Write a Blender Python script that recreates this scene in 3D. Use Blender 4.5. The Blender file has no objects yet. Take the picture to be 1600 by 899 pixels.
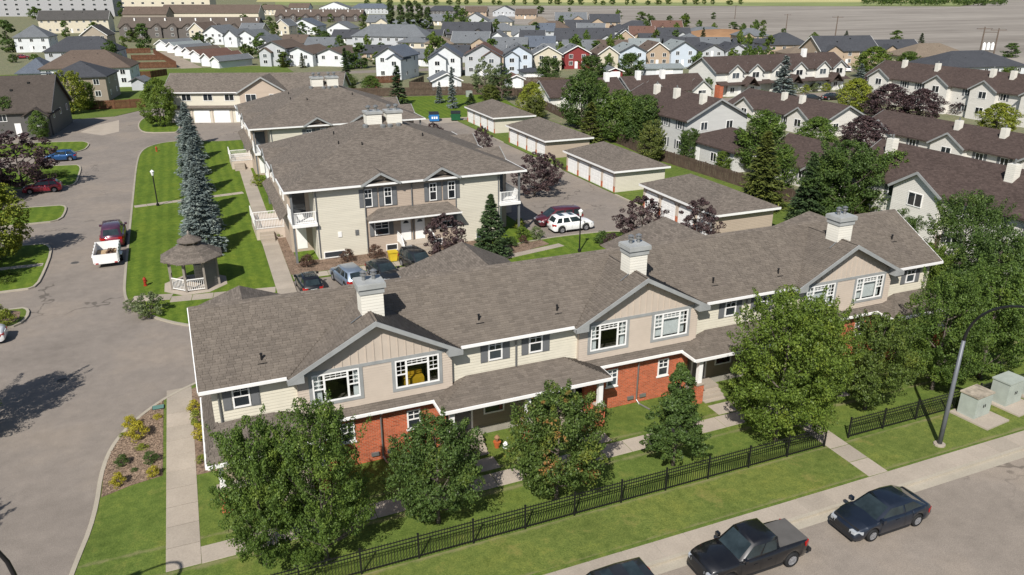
import bpy, math, random
import numpy as np
from mathutils import Vector, Matrix
random.seed(7); rng = np.random.default_rng(11)
R = math.radians
S = bpy.context.scene
C = S.collection

# ------------------------------------------------------------------ camera
CH = 23.0; FPX = 1200.0; YH = -20.0; PITCH = math.atan((449.5 - YH) / FPX); YAW = R(22.6)
cam = bpy.data.objects.new('camera', bpy.data.cameras.new('camera')); C.objects.link(cam)
cam.data.sensor_width = 36.0; cam.data.lens = FPX / 1600 * 36
cam.data.clip_start = 0.5; cam.data.clip_end = 9000
cam.location = (0, 0, CH); cam.rotation_euler = (math.pi / 2 - PITCH, 0, -YAW)
S.camera = cam
# ------------------------------------------------------------------ world, sun, exposure
SUN_EL, SUN_AZ = R(44), R(38.5 + 180)          # azimuth of the sun itself, clockwise from +Y
W = bpy.data.worlds.new('World'); S.world = W; W.use_nodes = True
nt = W.node_tree; bg = nt.nodes['Background']; sky = nt.nodes.new('ShaderNodeTexSky')
sky.sky_type = 'NISHITA'; sky.sun_disc = False; sky.sun_elevation = SUN_EL; sky.sun_rotation = SUN_AZ
sky.air_density = 1.0; sky.dust_density = 0.8
nt.links.new(sky.outputs[0], bg.inputs[0]); bg.inputs[1].default_value = 0.074
sl = bpy.data.lights.new('sun', 'SUN'); sl.energy = 4.75; sl.angle = R(0.53); sl.color = (1.0, 0.955, 0.89)
so = bpy.data.objects.new('sun', sl); C.objects.link(so)
sd = Vector((math.sin(SUN_AZ) * math.cos(SUN_EL), math.cos(SUN_AZ) * math.cos(SUN_EL), math.sin(SUN_EL)))
so.rotation_euler = sd.to_track_quat('Z', 'Y').to_euler(); so.location = (-40, -40, 80)
S.view_settings.view_transform = 'Standard'; S.view_settings.look = 'None'
S.view_settings.exposure = 0.35; S.view_settings.gamma = 1.0
S.cycles.max_bounces = 6; S.cycles.diffuse_bounces = 3; S.cycles.transparent_max_bounces = 8

# ------------------------------------------------------------------ survey helpers: sight line of the photo -> ground point
def ray(x, y):
    u = (x - 800) / FPX; v = (y - 449.5) / FPX
    fw = math.cos(PITCH) - v * math.sin(PITCH); dn = math.sin(PITCH) + v * math.cos(PITCH)
    return (u * math.cos(YAW) + fw * math.sin(YAW), -u * math.sin(YAW) + fw * math.cos(YAW), -dn)
def G(x, y, z=0.0):
    a = ray(x, y); t = (z - CH) / a[2]; return (a[0] * t, a[1] * t)
def hz(x, y, gx, gy):                             # height of sight line (x,y) at the distance of ground point (gx,gy)
    a = ray(x, y); return CH + a[2] / math.hypot(a[0], a[1]) * math.hypot(gx, gy)
def ppm(gx, gy):                                  # photo pixels per metre there
    g = gx * math.sin(YAW) + gy * math.cos(YAW); return FPX / (g * math.cos(PITCH) + CH * math.sin(PITCH))

# ------------------------------------------------------------------ object helpers
def thing(name, label, cat, loc=(0, 0, 0), rz=0.0, group=None):
    o = bpy.data.objects.new(name, None); C.objects.link(o); o.empty_display_size = 0.2
    o.location = loc; o.rotation_euler = (0, 0, rz); return tag(o, label, cat, group)
def tag(o, label, cat, group=None):
    o['label'] = label; o['category'] = cat
    if group: o['group'] = group
    return o
def link(name, me, parent=None, loc=(0, 0, 0), rot=(0, 0, 0), scale=(1, 1, 1)):
    o = bpy.data.objects.new(name, me); C.objects.link(o); o.parent = parent
    o.location = loc; o.rotation_euler = rot; o.scale = scale; return o
def setmat(o, m):
    o.material_slots[0].link = 'OBJECT'; o.material_slots[0].material = m; return o
def kids(o): return [c for c in o.children]
def copy_tree(o, parent=None):
    c = o.copy(); C.objects.link(c); c.parent = parent
    for k in kids(o): copy_tree(k, c)
    return c
class MB:
    def __init__(s): s.v = []; s.f = []; s.mi = []; s.cur = 0
    def poly(s, pts):
        b = len(s.v); s.v += [tuple(p) for p in pts]; s.f.append(list(range(b, b + len(pts)))); s.mi.append(s.cur); return s
    def faces(s, pts, fs):
        b = len(s.v); s.v += [tuple(p) for p in pts]
        for q in fs: s.f.append([b + i for i in q]); s.mi.append(s.cur)
        return s
    def box(s, x0, y0, z0, x1, y1, z1):
        p = [(x0, y0, z0), (x1, y0, z0), (x1, y1, z0), (x0, y1, z0), (x0, y0, z1), (x1, y0, z1), (x1, y1, z1), (x0, y1, z1)]
        return s.faces(p, [(0, 3, 2, 1), (4, 5, 6, 7), (0, 1, 5, 4), (1, 2, 6, 5), (2, 3, 7, 6), (3, 0, 4, 7)])
    def bar(s, a, b, w, h=None, up=(0, 0, 1)):
        a = Vector(a); b = Vector(b); h = h or w; d = (b - a).normalized(); up = Vector(up)
        if abs(d.dot(up)) > .95: up = Vector((0, 1, 0))
        r = d.cross(up).normalized() * w / 2; u = r.cross(d).normalized() * h / 2
        p = [a - r - u, a + r - u, a + r + u, a - r + u, b - r - u, b + r - u, b + r + u, b - r + u]
        return s.faces(p, [(0, 1, 2, 3), (7, 6, 5, 4), (0, 4, 5, 1), (1, 5, 6, 2), (2, 6, 7, 3), (3, 7, 4, 0)])
    def extrude(s, prof, vec):                    # closed planar outline pushed along vec
        n = len(prof); v = Vector(vec); a = [Vector(p) for p in prof]
        return s.faces(a + [p + v for p in a], [list(range(n))[::-1], list(range(n, 2 * n))] + [(i, (i + 1) % n, n + (i + 1) % n, n + i) for i in range(n)])
    def tube(s, pts, rad, n=8, cap=True):
        pts = [Vector(p) for p in pts]; base = len(s.v); k = len(pts)
        for i, p in enumerate(pts):
            d = (pts[min(i + 1, k - 1)] - pts[max(i - 1, 0)]).normalized()
            ref = Vector((0, 0, 1)) if abs(d.z) < .9 else Vector((1, 0, 0))
            a = d.cross(ref).normalized(); b = d.cross(a)
            r = rad[i] if isinstance(rad, (list, tuple)) else rad
            for j in range(n):
                t = 2 * math.pi * j / n; s.v.append(tuple(p + a * (r * math.cos(t)) + b * (r * math.sin(t))))
        for i in range(k - 1):
            for j in range(n):
                s.f.append([base + i * n + j, base + i * n + (j + 1) % n, base + (i + 1) * n + (j + 1) % n, base + (i + 1) * n + j]); s.mi.append(s.cur)
        if cap:
            s.f.append([base + j for j in range(n)][::-1]); s.f.append([base + (k - 1) * n + j for j in range(n)]); s.mi += [s.cur] * 2
        return s
    def lathe(s, prof, n=16, c=(0, 0, 0), cap=True):        # prof: (radius, z)
        base = len(s.v); k = len(prof)
        for r, z in prof:
            for j in range(n):
                t = 2 * math.pi * j / n; s.v.append((c[0] + r * math.cos(t), c[1] + r * math.sin(t), c[2] + z))
        for i in range(k - 1):
            for j in range(n):
                s.f.append([base + i * n + j, base + i * n + (j + 1) % n, base + (i + 1) * n + (j + 1) % n, base + (i + 1) * n + j]); s.mi.append(s.cur)
        if cap: s.f.append([base + j for j in range(n)][::-1]); s.f.append([base + (k - 1) * n + j for j in range(n)]); s.mi += [s.cur] * 2
        return s
    def slab(s, poly, z0, z1):                    # plan outline lifted to a block (top, sides)
        n = len(poly)
        ar = sum(poly[i][0] * poly[(i + 1) % n][1] - poly[(i + 1) % n][0] * poly[i][1] for i in range(n))
        if ar < 0: poly = poly[::-1]
        return s.faces([(x, y, z0) for x, y in poly] + [(x, y, z1) for x, y in poly],
                       [list(range(n, 2 * n))] + [(i, (i + 1) % n, n + (i + 1) % n, n + i) for i in range(n)])
    def mesh(s, name, mats, smooth=False, off=None):
        me = bpy.data.meshes.new(name)
        v = s.v if off is None else [(a - off[0], b - off[1], c - off[2]) for a, b, c in s.v]
        me.from_pydata(v, [], s.f); me.validate(clean_customdata=False)
        mats = mats if isinstance(mats, (list, tuple)) else [mats]
        for m in mats: me.materials.append(m)
        if len(mats) > 1 and len(me.polygons) == len(s.mi): me.polygons.foreach_set('material_index', s.mi)
        if smooth: me.polygons.foreach_set('use_smooth', [True] * len(me.polygons))
        uv = me.uv_layers.new(name='UVMap').data
        for p in me.polygons:                     # UVs in metres: u level along the face, v up its slope
            n = p.normal; u = Vector((-n.y, n.x, 0))
            if u.length < 1e-3: u = Vector((1, 0, 0))
            u.normalize(); w = n.cross(u)
            for li in p.loop_indices:
                c = me.vertices[me.loops[li].vertex_index].co; uv[li].uv = (c.dot(u), c.dot(w))
        me.update(); return me
    def build(s, name, mats, parent=None, smooth=False, off=None, **k):
        return link(name, s.mesh(name, mats, smooth, off), parent, **k)
def structure(name, mb, mat):
    o = mb.build(name, mat); o['kind'] = 'structure'; return o

# ------------------------------------------------------------------ materials
def lin(c): return tuple(((x / 255) / 12.92 if x <= 10 else ((x / 255 + .055) / 1.055) ** 2.4) for x in c)
KEXP = 1.56
def alb(r, g, b, k=None): return tuple(min(.86, x / (k or KEXP)) for x in lin((r, g, b)))
class N:
    def __init__(s, name):
        s.m = bpy.data.materials.new(name); s.m.use_nodes = True; s.t = s.m.node_tree; s.b = s.t.nodes['Principled BSDF']
    def n(s, typ, **k):
        q = s.t.nodes.new(typ)
        for a, b in k.items():
            if hasattr(q, a): setattr(q, a, b)
        return q
    def l(s, a, b): s.t.links.new(a, b)
    def coord(s, kind='Object'): return s.n('ShaderNodeTexCoord').outputs[kind]
    def pos(s): return s.n('ShaderNodeNewGeometry').outputs['Position']
    def noise(s, vec, scale, detail=3, rough=.55):
        q = s.n('ShaderNodeTexNoise'); q.inputs['Scale'].default_value = scale; q.inputs['Detail'].default_value = detail
        q.inputs['Roughness'].default_value = rough; s.l(vec, q.inputs['Vector']); return q.outputs['Fac']
    def ramp(s, fac, stops):
        q = s.n('ShaderNodeValToRGB'); e = q.color_ramp.elements
        e[0].position, e[0].color = stops[0][0], (*stops[0][1], 1); e[1].position, e[1].color = stops[-1][0], (*stops[-1][1], 1)
        for p, c in stops[1:-1]: z = e.new(p); z.color = (*c, 1)
        s.l(fac, q.inputs[0]); return q.outputs[0]
    def mix(s, fac, a, b, mode='MIX'):
        q = s.n('ShaderNodeMix', data_type='RGBA', blend_type=mode)
        for i, x in ((0, fac), (6, a), (7, b)):
            if isinstance(x, (int, float)): q.inputs[i].default_value = x
            elif isinstance(x, tuple): q.inputs[i].default_value = (*x, 1)
            else: s.l(x, q.inputs[i])
        return q.outputs[2]
    def math(s, op, a, b=0.0):
        q = s.n('ShaderNodeMath', operation=op)
        for i, x in ((0, a), (1, b)):
            if isinstance(x, (int, float)): q.inputs[i].default_value = x
            else: s.l(x, q.inputs[i])
        return q.outputs[0]
    def scale(s, vec, v):
        q = s.n('ShaderNodeMapping'); q.inputs['Scale'].default_value = v; s.l(vec, q.inputs['Vector']); return q.outputs[0]
    def bump(s, h, dist=.02, strength=.6):
        q = s.n('ShaderNodeBump'); q.inputs['Distance'].default_value = dist; q.inputs['Strength'].default_value = strength
        s.l(h, q.inputs['Height']); s.l(q.outputs[0], s.b.inputs['Normal'])
    def done(s, col, rough=.8, spec=.3, metal=0.0):
        if isinstance(col, tuple): s.b.inputs['Base Color'].default_value = (*col, 1)
        else: s.l(col, s.b.inputs['Base Color'])
        s.b.inputs['Roughness'].default_value = rough; s.b.inputs['Specular IOR Level'].default_value = spec; s.b.inputs['Metallic'].default_value = metal
        return s.m
def sc(c, k): return tuple(min(.9, x * k) for x in c)
_mc = {}
def plain(name, c, rough=.6, spec=.3, metal=0.0, var=.12, scale=1.5):
    if name in _mc: return _mc[name]
    n = N(name); f = n.noise(n.coord(), scale, 4, .6)
    _mc[name] = n.done(n.ramp(f, [(.3, sc(c, 1 - var)), (.7, sc(c, 1 + var))]), rough, spec, metal); return _mc[name]
def siding(name, c, course=.16, rough=.55):
    if name in _mc: return _mc[name]
    n = N(name); uv = n.coord('UV'); sep = n.n('ShaderNodeSeparateXYZ'); n.l(uv, sep.inputs[0])
    fr = n.math('FRACT', n.math('DIVIDE', sep.outputs[1], course))
    line = n.math('LESS_THAN', fr, .1)
    st = n.noise(n.scale(uv, (.25, 2.0, 1)), 1.2, 4)
    col = n.ramp(st, [(.3, sc(c, .93)), (.7, sc(c, 1.04))])
    n.bump(n.math('SUBTRACT', 1.0, fr), .012, .8)
    _mc[name] = n.done(n.mix(n.math('MULTIPLY', line, .3), col, sc(c, .5)), rough, .3); return _mc[name]
def shingle_mat(name, c, wid=.32, row=.145, contrast=.22):
    if name in _mc: return _mc[name]
    n = N(name); uv = n.coord('UV'); b = n.n('ShaderNodeTexBrick'); n.l(uv, b.inputs['Vector'])
    b.inputs['Scale'].default_value = 1; b.inputs['Brick Width'].default_value = wid; b.inputs['Row Height'].default_value = row
    b.inputs['Mortar Size'].default_value = .008; b.inputs['Bias'].default_value = 0; b.offset = .5
    b.inputs['Color1'].default_value = (*sc(c, 1 - contrast), 1); b.inputs['Color2'].default_value = (*sc(c, 1 + contrast), 1); b.inputs['Mortar'].default_value = (*sc(c, .62), 1)
    big = n.noise(n.pos(), .35, 4, .6); fine = n.noise(n.pos(), 9, 2)
    col = n.mix(1.0, b.outputs['Color'], n.ramp(big, [(.3, (.92, .92, .92)), (.7, (1.06, 1.055, 1.05))]), 'MULTIPLY')
    col = n.mix(1.0, col, n.ramp(fine, [(.3, (.86,) * 3), (.7, (1.14,) * 3)]), 'MULTIPLY')
    n.bump(b.outputs['Fac'], .01, -.5)
    _mc[name] = n.done(col, .92, .12); return _mc[name]
def tab_mat(name, c):                             # for real shingle tabs: each island its own tone
    n = N(name); g = n.n('ShaderNodeNewGeometry'); p = g.outputs['Position']
    col = n.ramp(g.outputs['Random Per Island'], [(0, sc(c, .84)), (.25, sc(c, .95)), (.7, sc(c, 1.04)), (1, sc(c, 1.13))])
    big = n.noise(p, .3, 5, .6); fine = n.noise(p, 25, 2)
    col = n.mix(1.0, col, n.ramp(big, [(.3, (.94, .94, .945)), (.7, (1.05, 1.045, 1.03))]), 'MULTIPLY')
    st = n.noise(n.scale(p, (1.4, .12, .12)), 1.0, 4, .65)
    col = n.mix(1.0, col, n.ramp(st, [(.35, (.93, .93, .93)), (.65, (1.05, 1.05, 1.045))]), 'MULTIPLY')
    col = n.mix(1.0, col, n.ramp(fine, [(.3, (.85,) * 3), (.7, (1.15,) * 3)]), 'MULTIPLY')
    n.bump(fine, .004, .6); return n.done(col, .93, .1)
def grass_mat(name, c, dry=.25, stripe=None, edges=()):
    n = N(name); p = n.pos(); a = n.noise(p, .22, 5, .62); b = n.noise(p, 2.2, 5, .7); d = n.noise(n.scale(p, (1, 1, .2)), 16, 3, .7)
    col = n.ramp(a, [(.28, sc(c, .82)), (.5, c), (.72, (c[0] * 1.18, c[1] * 1.06, c[2] * 1.0))])
    col = n.mix(1.0, col, n.ramp(b, [(.25, (.64, .7, .6)), (.5, (1, 1, 1)), (.75, (1.35, 1.24, 1.15))]), 'MULTIPLY')
    col = n.mix(1.0, col, n.ramp(d, [(.25, (.55, .6, .5)), (.5, (1, 1, 1)), (.78, (1.5, 1.4, 1.35))]), 'MULTIPLY')
    dryf = n.ramp(n.noise(p, .55, 6, .7), [(.56, (0, 0, 0)), (.74, (dry,) * 3)])
    col = n.mix(dryf, col, (c[0] * 2.1, c[1] * 1.25, c[2] * 1.9))
    if edges:                                      # trodden, dried-out strips along pavement and fence
        se = n.n('ShaderNodeSeparateXYZ'); n.l(p, se.inputs[0]); wb = n.noise(p, .7, 5, .75)
        for ax, v0 in edges:
            dd = n.math('ABSOLUTE', n.math('SUBTRACT', se.outputs[ax], v0)); ff = n.math('SUBTRACT', n.math('MULTIPLY', wb, 1.15), n.math('MULTIPLY', dd, 1.5))
            col = n.mix(n.ramp(ff, [(.3, (0, 0, 0)), (.62, (.6,) * 3)]), col, (.23, .2, .11))
    wd = n.n('ShaderNodeTexVoronoi'); wd.inputs['Scale'].default_value = 2.3; n.l(p, wd.inputs['Vector'])
    col = n.mix(n.ramp(wd.outputs['Distance'], [(.05, (.5,) * 3), (.13, (0, 0, 0))]), col, (c[0] * 1.5, c[1] * 1.5, c[2] * 1.2))
    if stripe:
        sep = n.n('ShaderNodeSeparateXYZ'); n.l(p, sep.inputs[0])
        wob = n.math('MULTIPLY', n.noise(p, .5, 3), 1.2)
        s_ = n.math('SINE', n.math('MULTIPLY', n.math('ADD', sep.outputs[0], wob), 2 * math.pi / stripe))
        col = n.mix(1.0, col, n.ramp(n.math('ADD', n.math('MULTIPLY', s_, .5), .5), [(.2, (.9, .93, .9)), (.8, (1.12, 1.09, 1.05))]), 'MULTIPLY')
    n.bump(d, .04, .6); return n.done(col, .9, .1)
def asphalt_mat(name, c, warm=0):
    n = N(name); p = n.pos(); a = n.noise(p, .13, 5, .62); b = n.noise(p, 1.3, 5, .65); d = n.noise(p, 22, 3, .75)
    col = n.ramp(a, [(.3, sc(c, .84)), (.5, c), (.7, (c[0] * 1.16, c[1] * 1.13, c[2] * 1.08))])
    col = n.mix(1.0, col, n.ramp(b, [(.3, (.9,) * 3), (.7, (1.1,) * 3)]), 'MULTIPLY')
    col = n.mix(1.0, col, n.ramp(d, [(.25, (.7,) * 3), (.5, (1,) * 3), (.75, (1.3,) * 3)]), 'MULTIPLY')
    v = n.n('ShaderNodeTexVoronoi', feature='DISTANCE_TO_EDGE'); v.inputs['Scale'].default_value = .09
    wv = n.n('ShaderNodeVectorMath', operation='ADD'); n.l(p, wv.inputs[0])
    wn = n.n('ShaderNodeTexNoise'); wn.inputs['Scale'].default_value = .5; n.l(p, wn.inputs['Vector'])
    ws = n.n('ShaderNodeVectorMath', operation='SCALE'); n.l(wn.outputs['Color'], ws.inputs[0]); ws.inputs['Scale'].default_value = 4
    n.l(ws.outputs[0], wv.inputs[1]); n.l(wv.outputs[0], v.inputs['Vector'])
    crack = n.ramp(v.outputs['Distance'], [(0.0, (.55,) * 3), (.004, (.62,) * 3), (.008, (1,) * 3)])
    gate = n.ramp(n.noise(p, .06, 2), [(.5, (0, 0, 0)), (.56, (1, 1, 1))])
    col = n.mix(gate, col, n.mix(1.0, col, crack, 'MULTIPLY'))
    oil = n.ramp(n.noise(p, .35, 6, .75), [(.62, (1, 1, 1)), (.8, (.72, .72, .73))])
    col = n.mix(1.0, col, oil, 'MULTIPLY')
    n.bump(d, .008, .6); return n.done(col, .88, .2)
def concrete_mat(name, c):
    n = N(name); p = n.pos(); a = n.noise(p, .5, 5, .65); d = n.noise(p, 14, 4, .7)
    rnd = n.n('ShaderNodeObjectInfo').outputs['Random']
    col = n.mix(1.0, n.ramp(a, [(.3, sc(c, .88)), (.7, sc(c, 1.08))]), n.ramp(rnd, [(0, (.9, .9, .89)), (1, (1.07, 1.06, 1.05))]), 'MULTIPLY')
    col = n.mix(1.0, col, n.ramp(d, [(.3, (.87,) * 3), (.7, (1.1,) * 3)]), 'MULTIPLY')
    n.bump(d, .004, .5); return n.done(col, .85, .2)
def leaf_mat(name, c, c2=None, trans=.28, patch=None, rough=.5):
    n = N(name); g = n.n('ShaderNodeNewGeometry'); c2 = c2 or (c[0] * 1.5, c[1] * 1.28, c[2] * 1.05)
    oi = n.n('ShaderNodeObjectInfo').outputs['Random']
    f = n.noise(n.coord(), .55, 3, .6)
    col = n.ramp(f, [(.32, sc(c, .8)), (.52, c), (.72, c2)])
    col = n.mix(1.0, col, n.ramp(g.outputs['Random Per Island'], [(0, (.58, .62, .6)), (.5, (1, 1, 1)), (1, (1.45, 1.36, 1.2))]), 'MULTIPLY')
    if patch:
        pf = n.ramp(n.noise(n.coord(), .8, 2), [(.62, (0, 0, 0)), (.68, (.85,) * 3)])
        col = n.mix(pf, col, patch)
    tr = n.n('ShaderNodeBsdfTranslucent'); n.l(col, tr.inputs[0]); mx = n.n('ShaderNodeMixShader'); mx.inputs[0].default_value = trans
    out = n.t.nodes['Material Output']; n.l(n.b.outputs[0], mx.inputs[1]); n.l(tr.outputs[0], mx.inputs[2]); n.l(mx.outputs[0], out.inputs[0])
    return n.done(col, rough, .25)
def paint_mat(name, c, metal=.3):
    n = N(name); n.b.inputs['Coat Weight'].default_value = .8; n.b.inputs['Coat Roughness'].default_value = .06
    d = n.noise(n.coord(), 3, 5, .7)
    return n.done(n.ramp(d, [(.3, sc(c, .92)), (.7, (c[0] * 1.05 + .004, c[1] * 1.05 + .004, c[2] * 1.05 + .003))]), .38, .5, metal)
def glass_mat(name, c=(.02, .024, .028), rough=.04):
    n = N(name); oi = n.n('ShaderNodeObjectInfo').outputs['Random']
    return n.done(n.ramp(oi, [(0, sc(c, .6)), (.7, sc(c, 1.4)), (1, sc(c, 4))]), rough, .6)
def clear_glass():
    n = N('clear glass'); t = n.n('ShaderNodeBsdfTransparent'); t.inputs[0].default_value = (.72, .76, .76, 1); gl = n.n('ShaderNodeBsdfGlossy'); gl.inputs['Roughness'].default_value = .02
    f = n.n('ShaderNodeLayerWeight'); mx = n.n('ShaderNodeMixShader')
    n.l(n.math('ADD', n.math('MULTIPLY', n.math('POWER', f.outputs['Facing'], 4.0), .7), .06), mx.inputs[0]); n.l(t.outputs[0], mx.inputs[1]); n.l(gl.outputs[0], mx.inputs[2]); n.l(mx.outputs[0], n.t.nodes['Material Output'].inputs[0]); return n.m
def brick_mat():
    n = N('red brick'); uv = n.coord('UV'); b = n.n('ShaderNodeTexBrick'); n.l(uv, b.inputs['Vector']); c = alb(196, 98, 62, 1.3)
    b.inputs['Scale'].default_value = 1; b.inputs['Brick Width'].default_value = .25; b.inputs['Row Height'].default_value = .085; b.inputs['Mortar Size'].default_value = .009
    b.inputs['Color1'].default_value = (*sc(c, .72), 1); b.inputs['Color2'].default_value = (*sc(c, 1.22), 1); b.inputs['Mortar'].default_value = (*alb(190, 150, 126, 1.3), 1)
    f = n.noise(n.pos(), .8, 4); n.bump(b.outputs['Fac'], .008, -.8)
    return n.done(n.mix(1.0, b.outputs['Color'], n.ramp(f, [(.3, (.88,) * 3), (.7, (1.08,) * 3)]), 'MULTIPLY'), .85, .2)
def mulch_mat(name, c):
    n = N(name); p = n.pos(); v = n.n('ShaderNodeTexVoronoi'); v.inputs['Scale'].default_value = 9; n.l(p, v.inputs['Vector'])
    col = n.ramp(v.outputs['Distance'], [(0, sc(c, 1.4)), (.5, c), (.9, sc(c, .45))])
    col = n.mix(1.0, col, n.ramp(n.noise(p, 1.2, 4), [(.3, (.75,) * 3), (.7, (1.2,) * 3)]), 'MULTIPLY')
    n.bump(v.outputs['Distance'], .03, -.8); return n.done(col, .95, .1)
M = {}
M['grass'] = grass_mat('lawn', (.098, .140, .030), .35, edges=((1, 29.15), (1, 31.05)))
M['grass2'] = grass_mat('mown lawn', (.092, .142, .020), .2, stripe=1.15)
M['verge'] = grass_mat('verge lawn', (.116, .15, .036), .6, edges=((1, 23.2), (1, 26.0)))
M['ground'] = grass_mat('rough ground', (.16, .166, .1), .9)
M['asphalt'] = asphalt_mat('worn asphalt', alb(157, 147, 137))
M['street'] = asphalt_mat('street asphalt', alb(165, 154, 142))
M['concrete'] = concrete_mat('concrete', alb(196, 184, 169))
M['kerb'] = concrete_mat('kerb concrete', alb(196, 187, 170))
M['mulch'] = mulch_mat('bark mulch', alb(150, 128, 110))
M['chips'] = plain('wood chips', alb(168, 146, 126), .95, .1, var=.4, scale=9)
M['soil'] = plain('bare soil', alb(176, 138, 104), .95, .1, scale=.2)
M['gravel'] = plain('gravel', alb(178, 165, 148), .95, .1, var=.18, scale=.9)
ROOF = alb(129, 120, 111)
M['tabs'] = tab_mat('grey brown shingle tabs', ROOF)
M['roof'] = shingle_mat('grey brown shingles', ROOF)
M['brown'] = shingle_mat('dark brown shingles', alb(95, 82, 77))
M['deck'] = plain('roof deck', sc(ROOF, .45), .95, .1)
M['cream'] = siding('cream siding', alb(218, 212, 195, 1.22)); M['tan'] = siding('tan siding', alb(194, 177, 160, 1.3))
M['cream2'] = plain('cream vinyl', alb(220, 214, 196, 1.22), .5, .3, var=.05); M['tan2'] = plain('tan vinyl', alb(204, 190, 175, 1.24), .5, .3, var=.05)
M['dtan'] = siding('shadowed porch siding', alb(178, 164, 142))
M['trim'] = plain('blue grey trim', alb(166, 168, 167, 1.35), .5); M['chim'] = siding('chimney siding', alb(232, 228, 216, 1.2)); M['cap'] = plain('pale cap metal', alb(188, 190, 188), .5, .4); M['white'] = plain('white paint', alb(240, 239, 236, 1.15), .45, .3, var=.04)
M['shut'] = plain('grey shutter', alb(128, 130, 132), .5); M['gutter'] = plain('white gutter', alb(242, 241, 238, 1.15), .4, .4, var=.04)
M['brick'] = brick_mat(); M['glass'] = glass_mat('window glass'); M['clear'] = clear_glass()
M['metal'] = plain('galvanised metal', alb(176, 178, 178), .35, .5, .6); M['black'] = plain('black metal', (.012, .012, .013), .4, .4)
M['rubber'] = plain('tyre rubber', (.018, .018, .019), .8, .2); M['rim'] = plain('alloy rim', (.26, .26, .27), .35, .5, .3)
M['darkp'] = plain('dark plastic', (.02, .02, .021), .55, .3); M['fence'] = None
M['found'] = plain('foundation concrete', alb(180, 174, 162), .9, .1)
M['room'] = plain('room wall', (.12, .1, .085), .9); M['yellow'] = plain('yellow cloth', alb(236, 186, 40), .8); M['curtain'] = plain('curtain', (.82, .82, .8), .9)
# ================================================================== the ground
Zr, Zl = .004, .10                                # road sheet, raised lawns
def rect(x0, y0, x1, y1): return [(x0, y0), (x1, y0), (x1, y1), (x0, y1)]
def sheet(name, poly, z, mat): return structure(name, MB().poly([(x, y, z) for x, y in (poly if area(poly) > 0 else poly[::-1])]), mat)
def area(p): return sum(p[i][0] * p[(i + 1) % len(p)][1] - p[(i + 1) % len(p)][0] * p[i][1] for i in range(len(p)))
def smooth_line(pts, it=2):
    for _ in range(it):
        q = [pts[0]]
        for a, b in zip(pts, pts[1:]):
            q += [(a[0] * .75 + b[0] * .25, a[1] * .75 + b[1] * .25), (a[0] * .25 + b[0] * .75, a[1] * .25 + b[1] * .75)]
        pts = q + [pts[-1]]
    return pts
def kerb(pts, w=.2, h=.13, name='kerb'):
    mb = MB(); n = len(pts); L = []
    for i, p in enumerate(pts):
        a = Vector(pts[max(i - 1, 0)]); b = Vector(pts[min(i + 1, n - 1)]); d = (b - a).normalized(); L.append(Vector((-d.y, d.x)) * w / 2)
    for i in range(n - 1):
        p, q = Vector(pts[i]), Vector(pts[i + 1]); a, b = L[i], L[i + 1]
        v = [(*(p - a), 0), (*(q - b), 0), (*(q - b), h), (*(p - a), h), (*(p + a), 0), (*(q + b), 0), (*(q + b), h), (*(p + a), h)]
        mb.faces(v, [(0, 1, 2, 3), (3, 2, 6, 7), (7, 6, 5, 4)])
        if i == 0: mb.faces(v, [(0, 3, 7, 4)])
        if i == n - 2: mb.faces(v, [(1, 5, 6, 2)])
    return structure(name, mb, M['kerb'])
_slab = {}
def walk(name, a, b, w, step=1.5, z=.118, mat='concrete'):
    a = Vector(a); b = Vector(b); d = b - a; L = d.length; n = max(1, round(L / step)); s = L / n; d.normalize(); ang = math.atan2(d.y, d.x)
    o = MB().box(0, -w / 2 + .02, .01, L, w / 2 - .02, z - .018).build(name, M['found'], loc=(a.x, a.y, 0), rot=(0, 0, ang)); o['kind'] = 'structure'
    k = (round(s, 3), round(w, 3))
    if k not in _slab:
        e = .012; q = MB(); x1 = s - .02
        q.faces([(.0, -w / 2, 0), (x1, -w / 2, 0), (x1, w / 2, 0), (0, w / 2, 0), (e, -w / 2 + e, .03), (x1 - e, -w / 2 + e, .03), (x1 - e, w / 2 - e, .03), (e, w / 2 - e, .03)],
                [(4, 5, 6, 7), (0, 1, 5, 4), (1, 2, 6, 5), (2, 3, 7, 6), (3, 0, 4, 7)]); _slab[k] = q.mesh('slab', M[mat])
    for i in range(n): link('slab', _slab[k], o, loc=(i * s, 0, z - .03 + random.uniform(-.003, .003)))
    return o
sheet('ground', rect(-2500, -200, 4500, 5000), -.012, M['ground'])
FIELD = N('stubble field'); _p = FIELD.pos(); _a = FIELD.noise(FIELD.scale(_p, (.004, .03, 1)), 1, 5, .6); _b = FIELD.noise(_p, .06, 5, .7)
_c = FIELD.mix(1.0, FIELD.ramp(_a, [(.36, alb(152, 144, 134)), (.5, alb(168, 160, 150)), (.64, alb(182, 174, 163))]), FIELD.ramp(_b, [(.3, (.88,) * 3), (.7, (1.08,) * 3)]), 'MULTIPLY')
M['field'] = FIELD.done(_c, .95, .1)
M['canola'] = plain('distant crop', alb(206, 198, 140), .95, .1, scale=.01); M['verge2'] = plain('far grass', alb(150, 160, 105), .95, .1, scale=.02, var=.25)
sheet('field', [G(560, 9), G(760, 36), G(905, 44), G(1120, 44), G(1290, 74), G(1420, 84), G(1610, 108), (620, 120), (2400, 300), (1500, 1100), G(1500, 10.5), G(1000, 9.5)], -.006, M['field'])
sheet('far_grass', [G(430, 8), G(1000, 9), G(1500, 10), (1500, 1110), (2600, 310), (3600, 900), G(1500, -7), G(1000, -8), G(430, -8)], -.008, M['verge2'])
sheet('crop_field', [G(400, 3.2), G(1000, 4.2), G(1500, 3.5), (4400, 2500), (3000, 4900), (500, 4900)], -.004, M['canola'])

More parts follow.
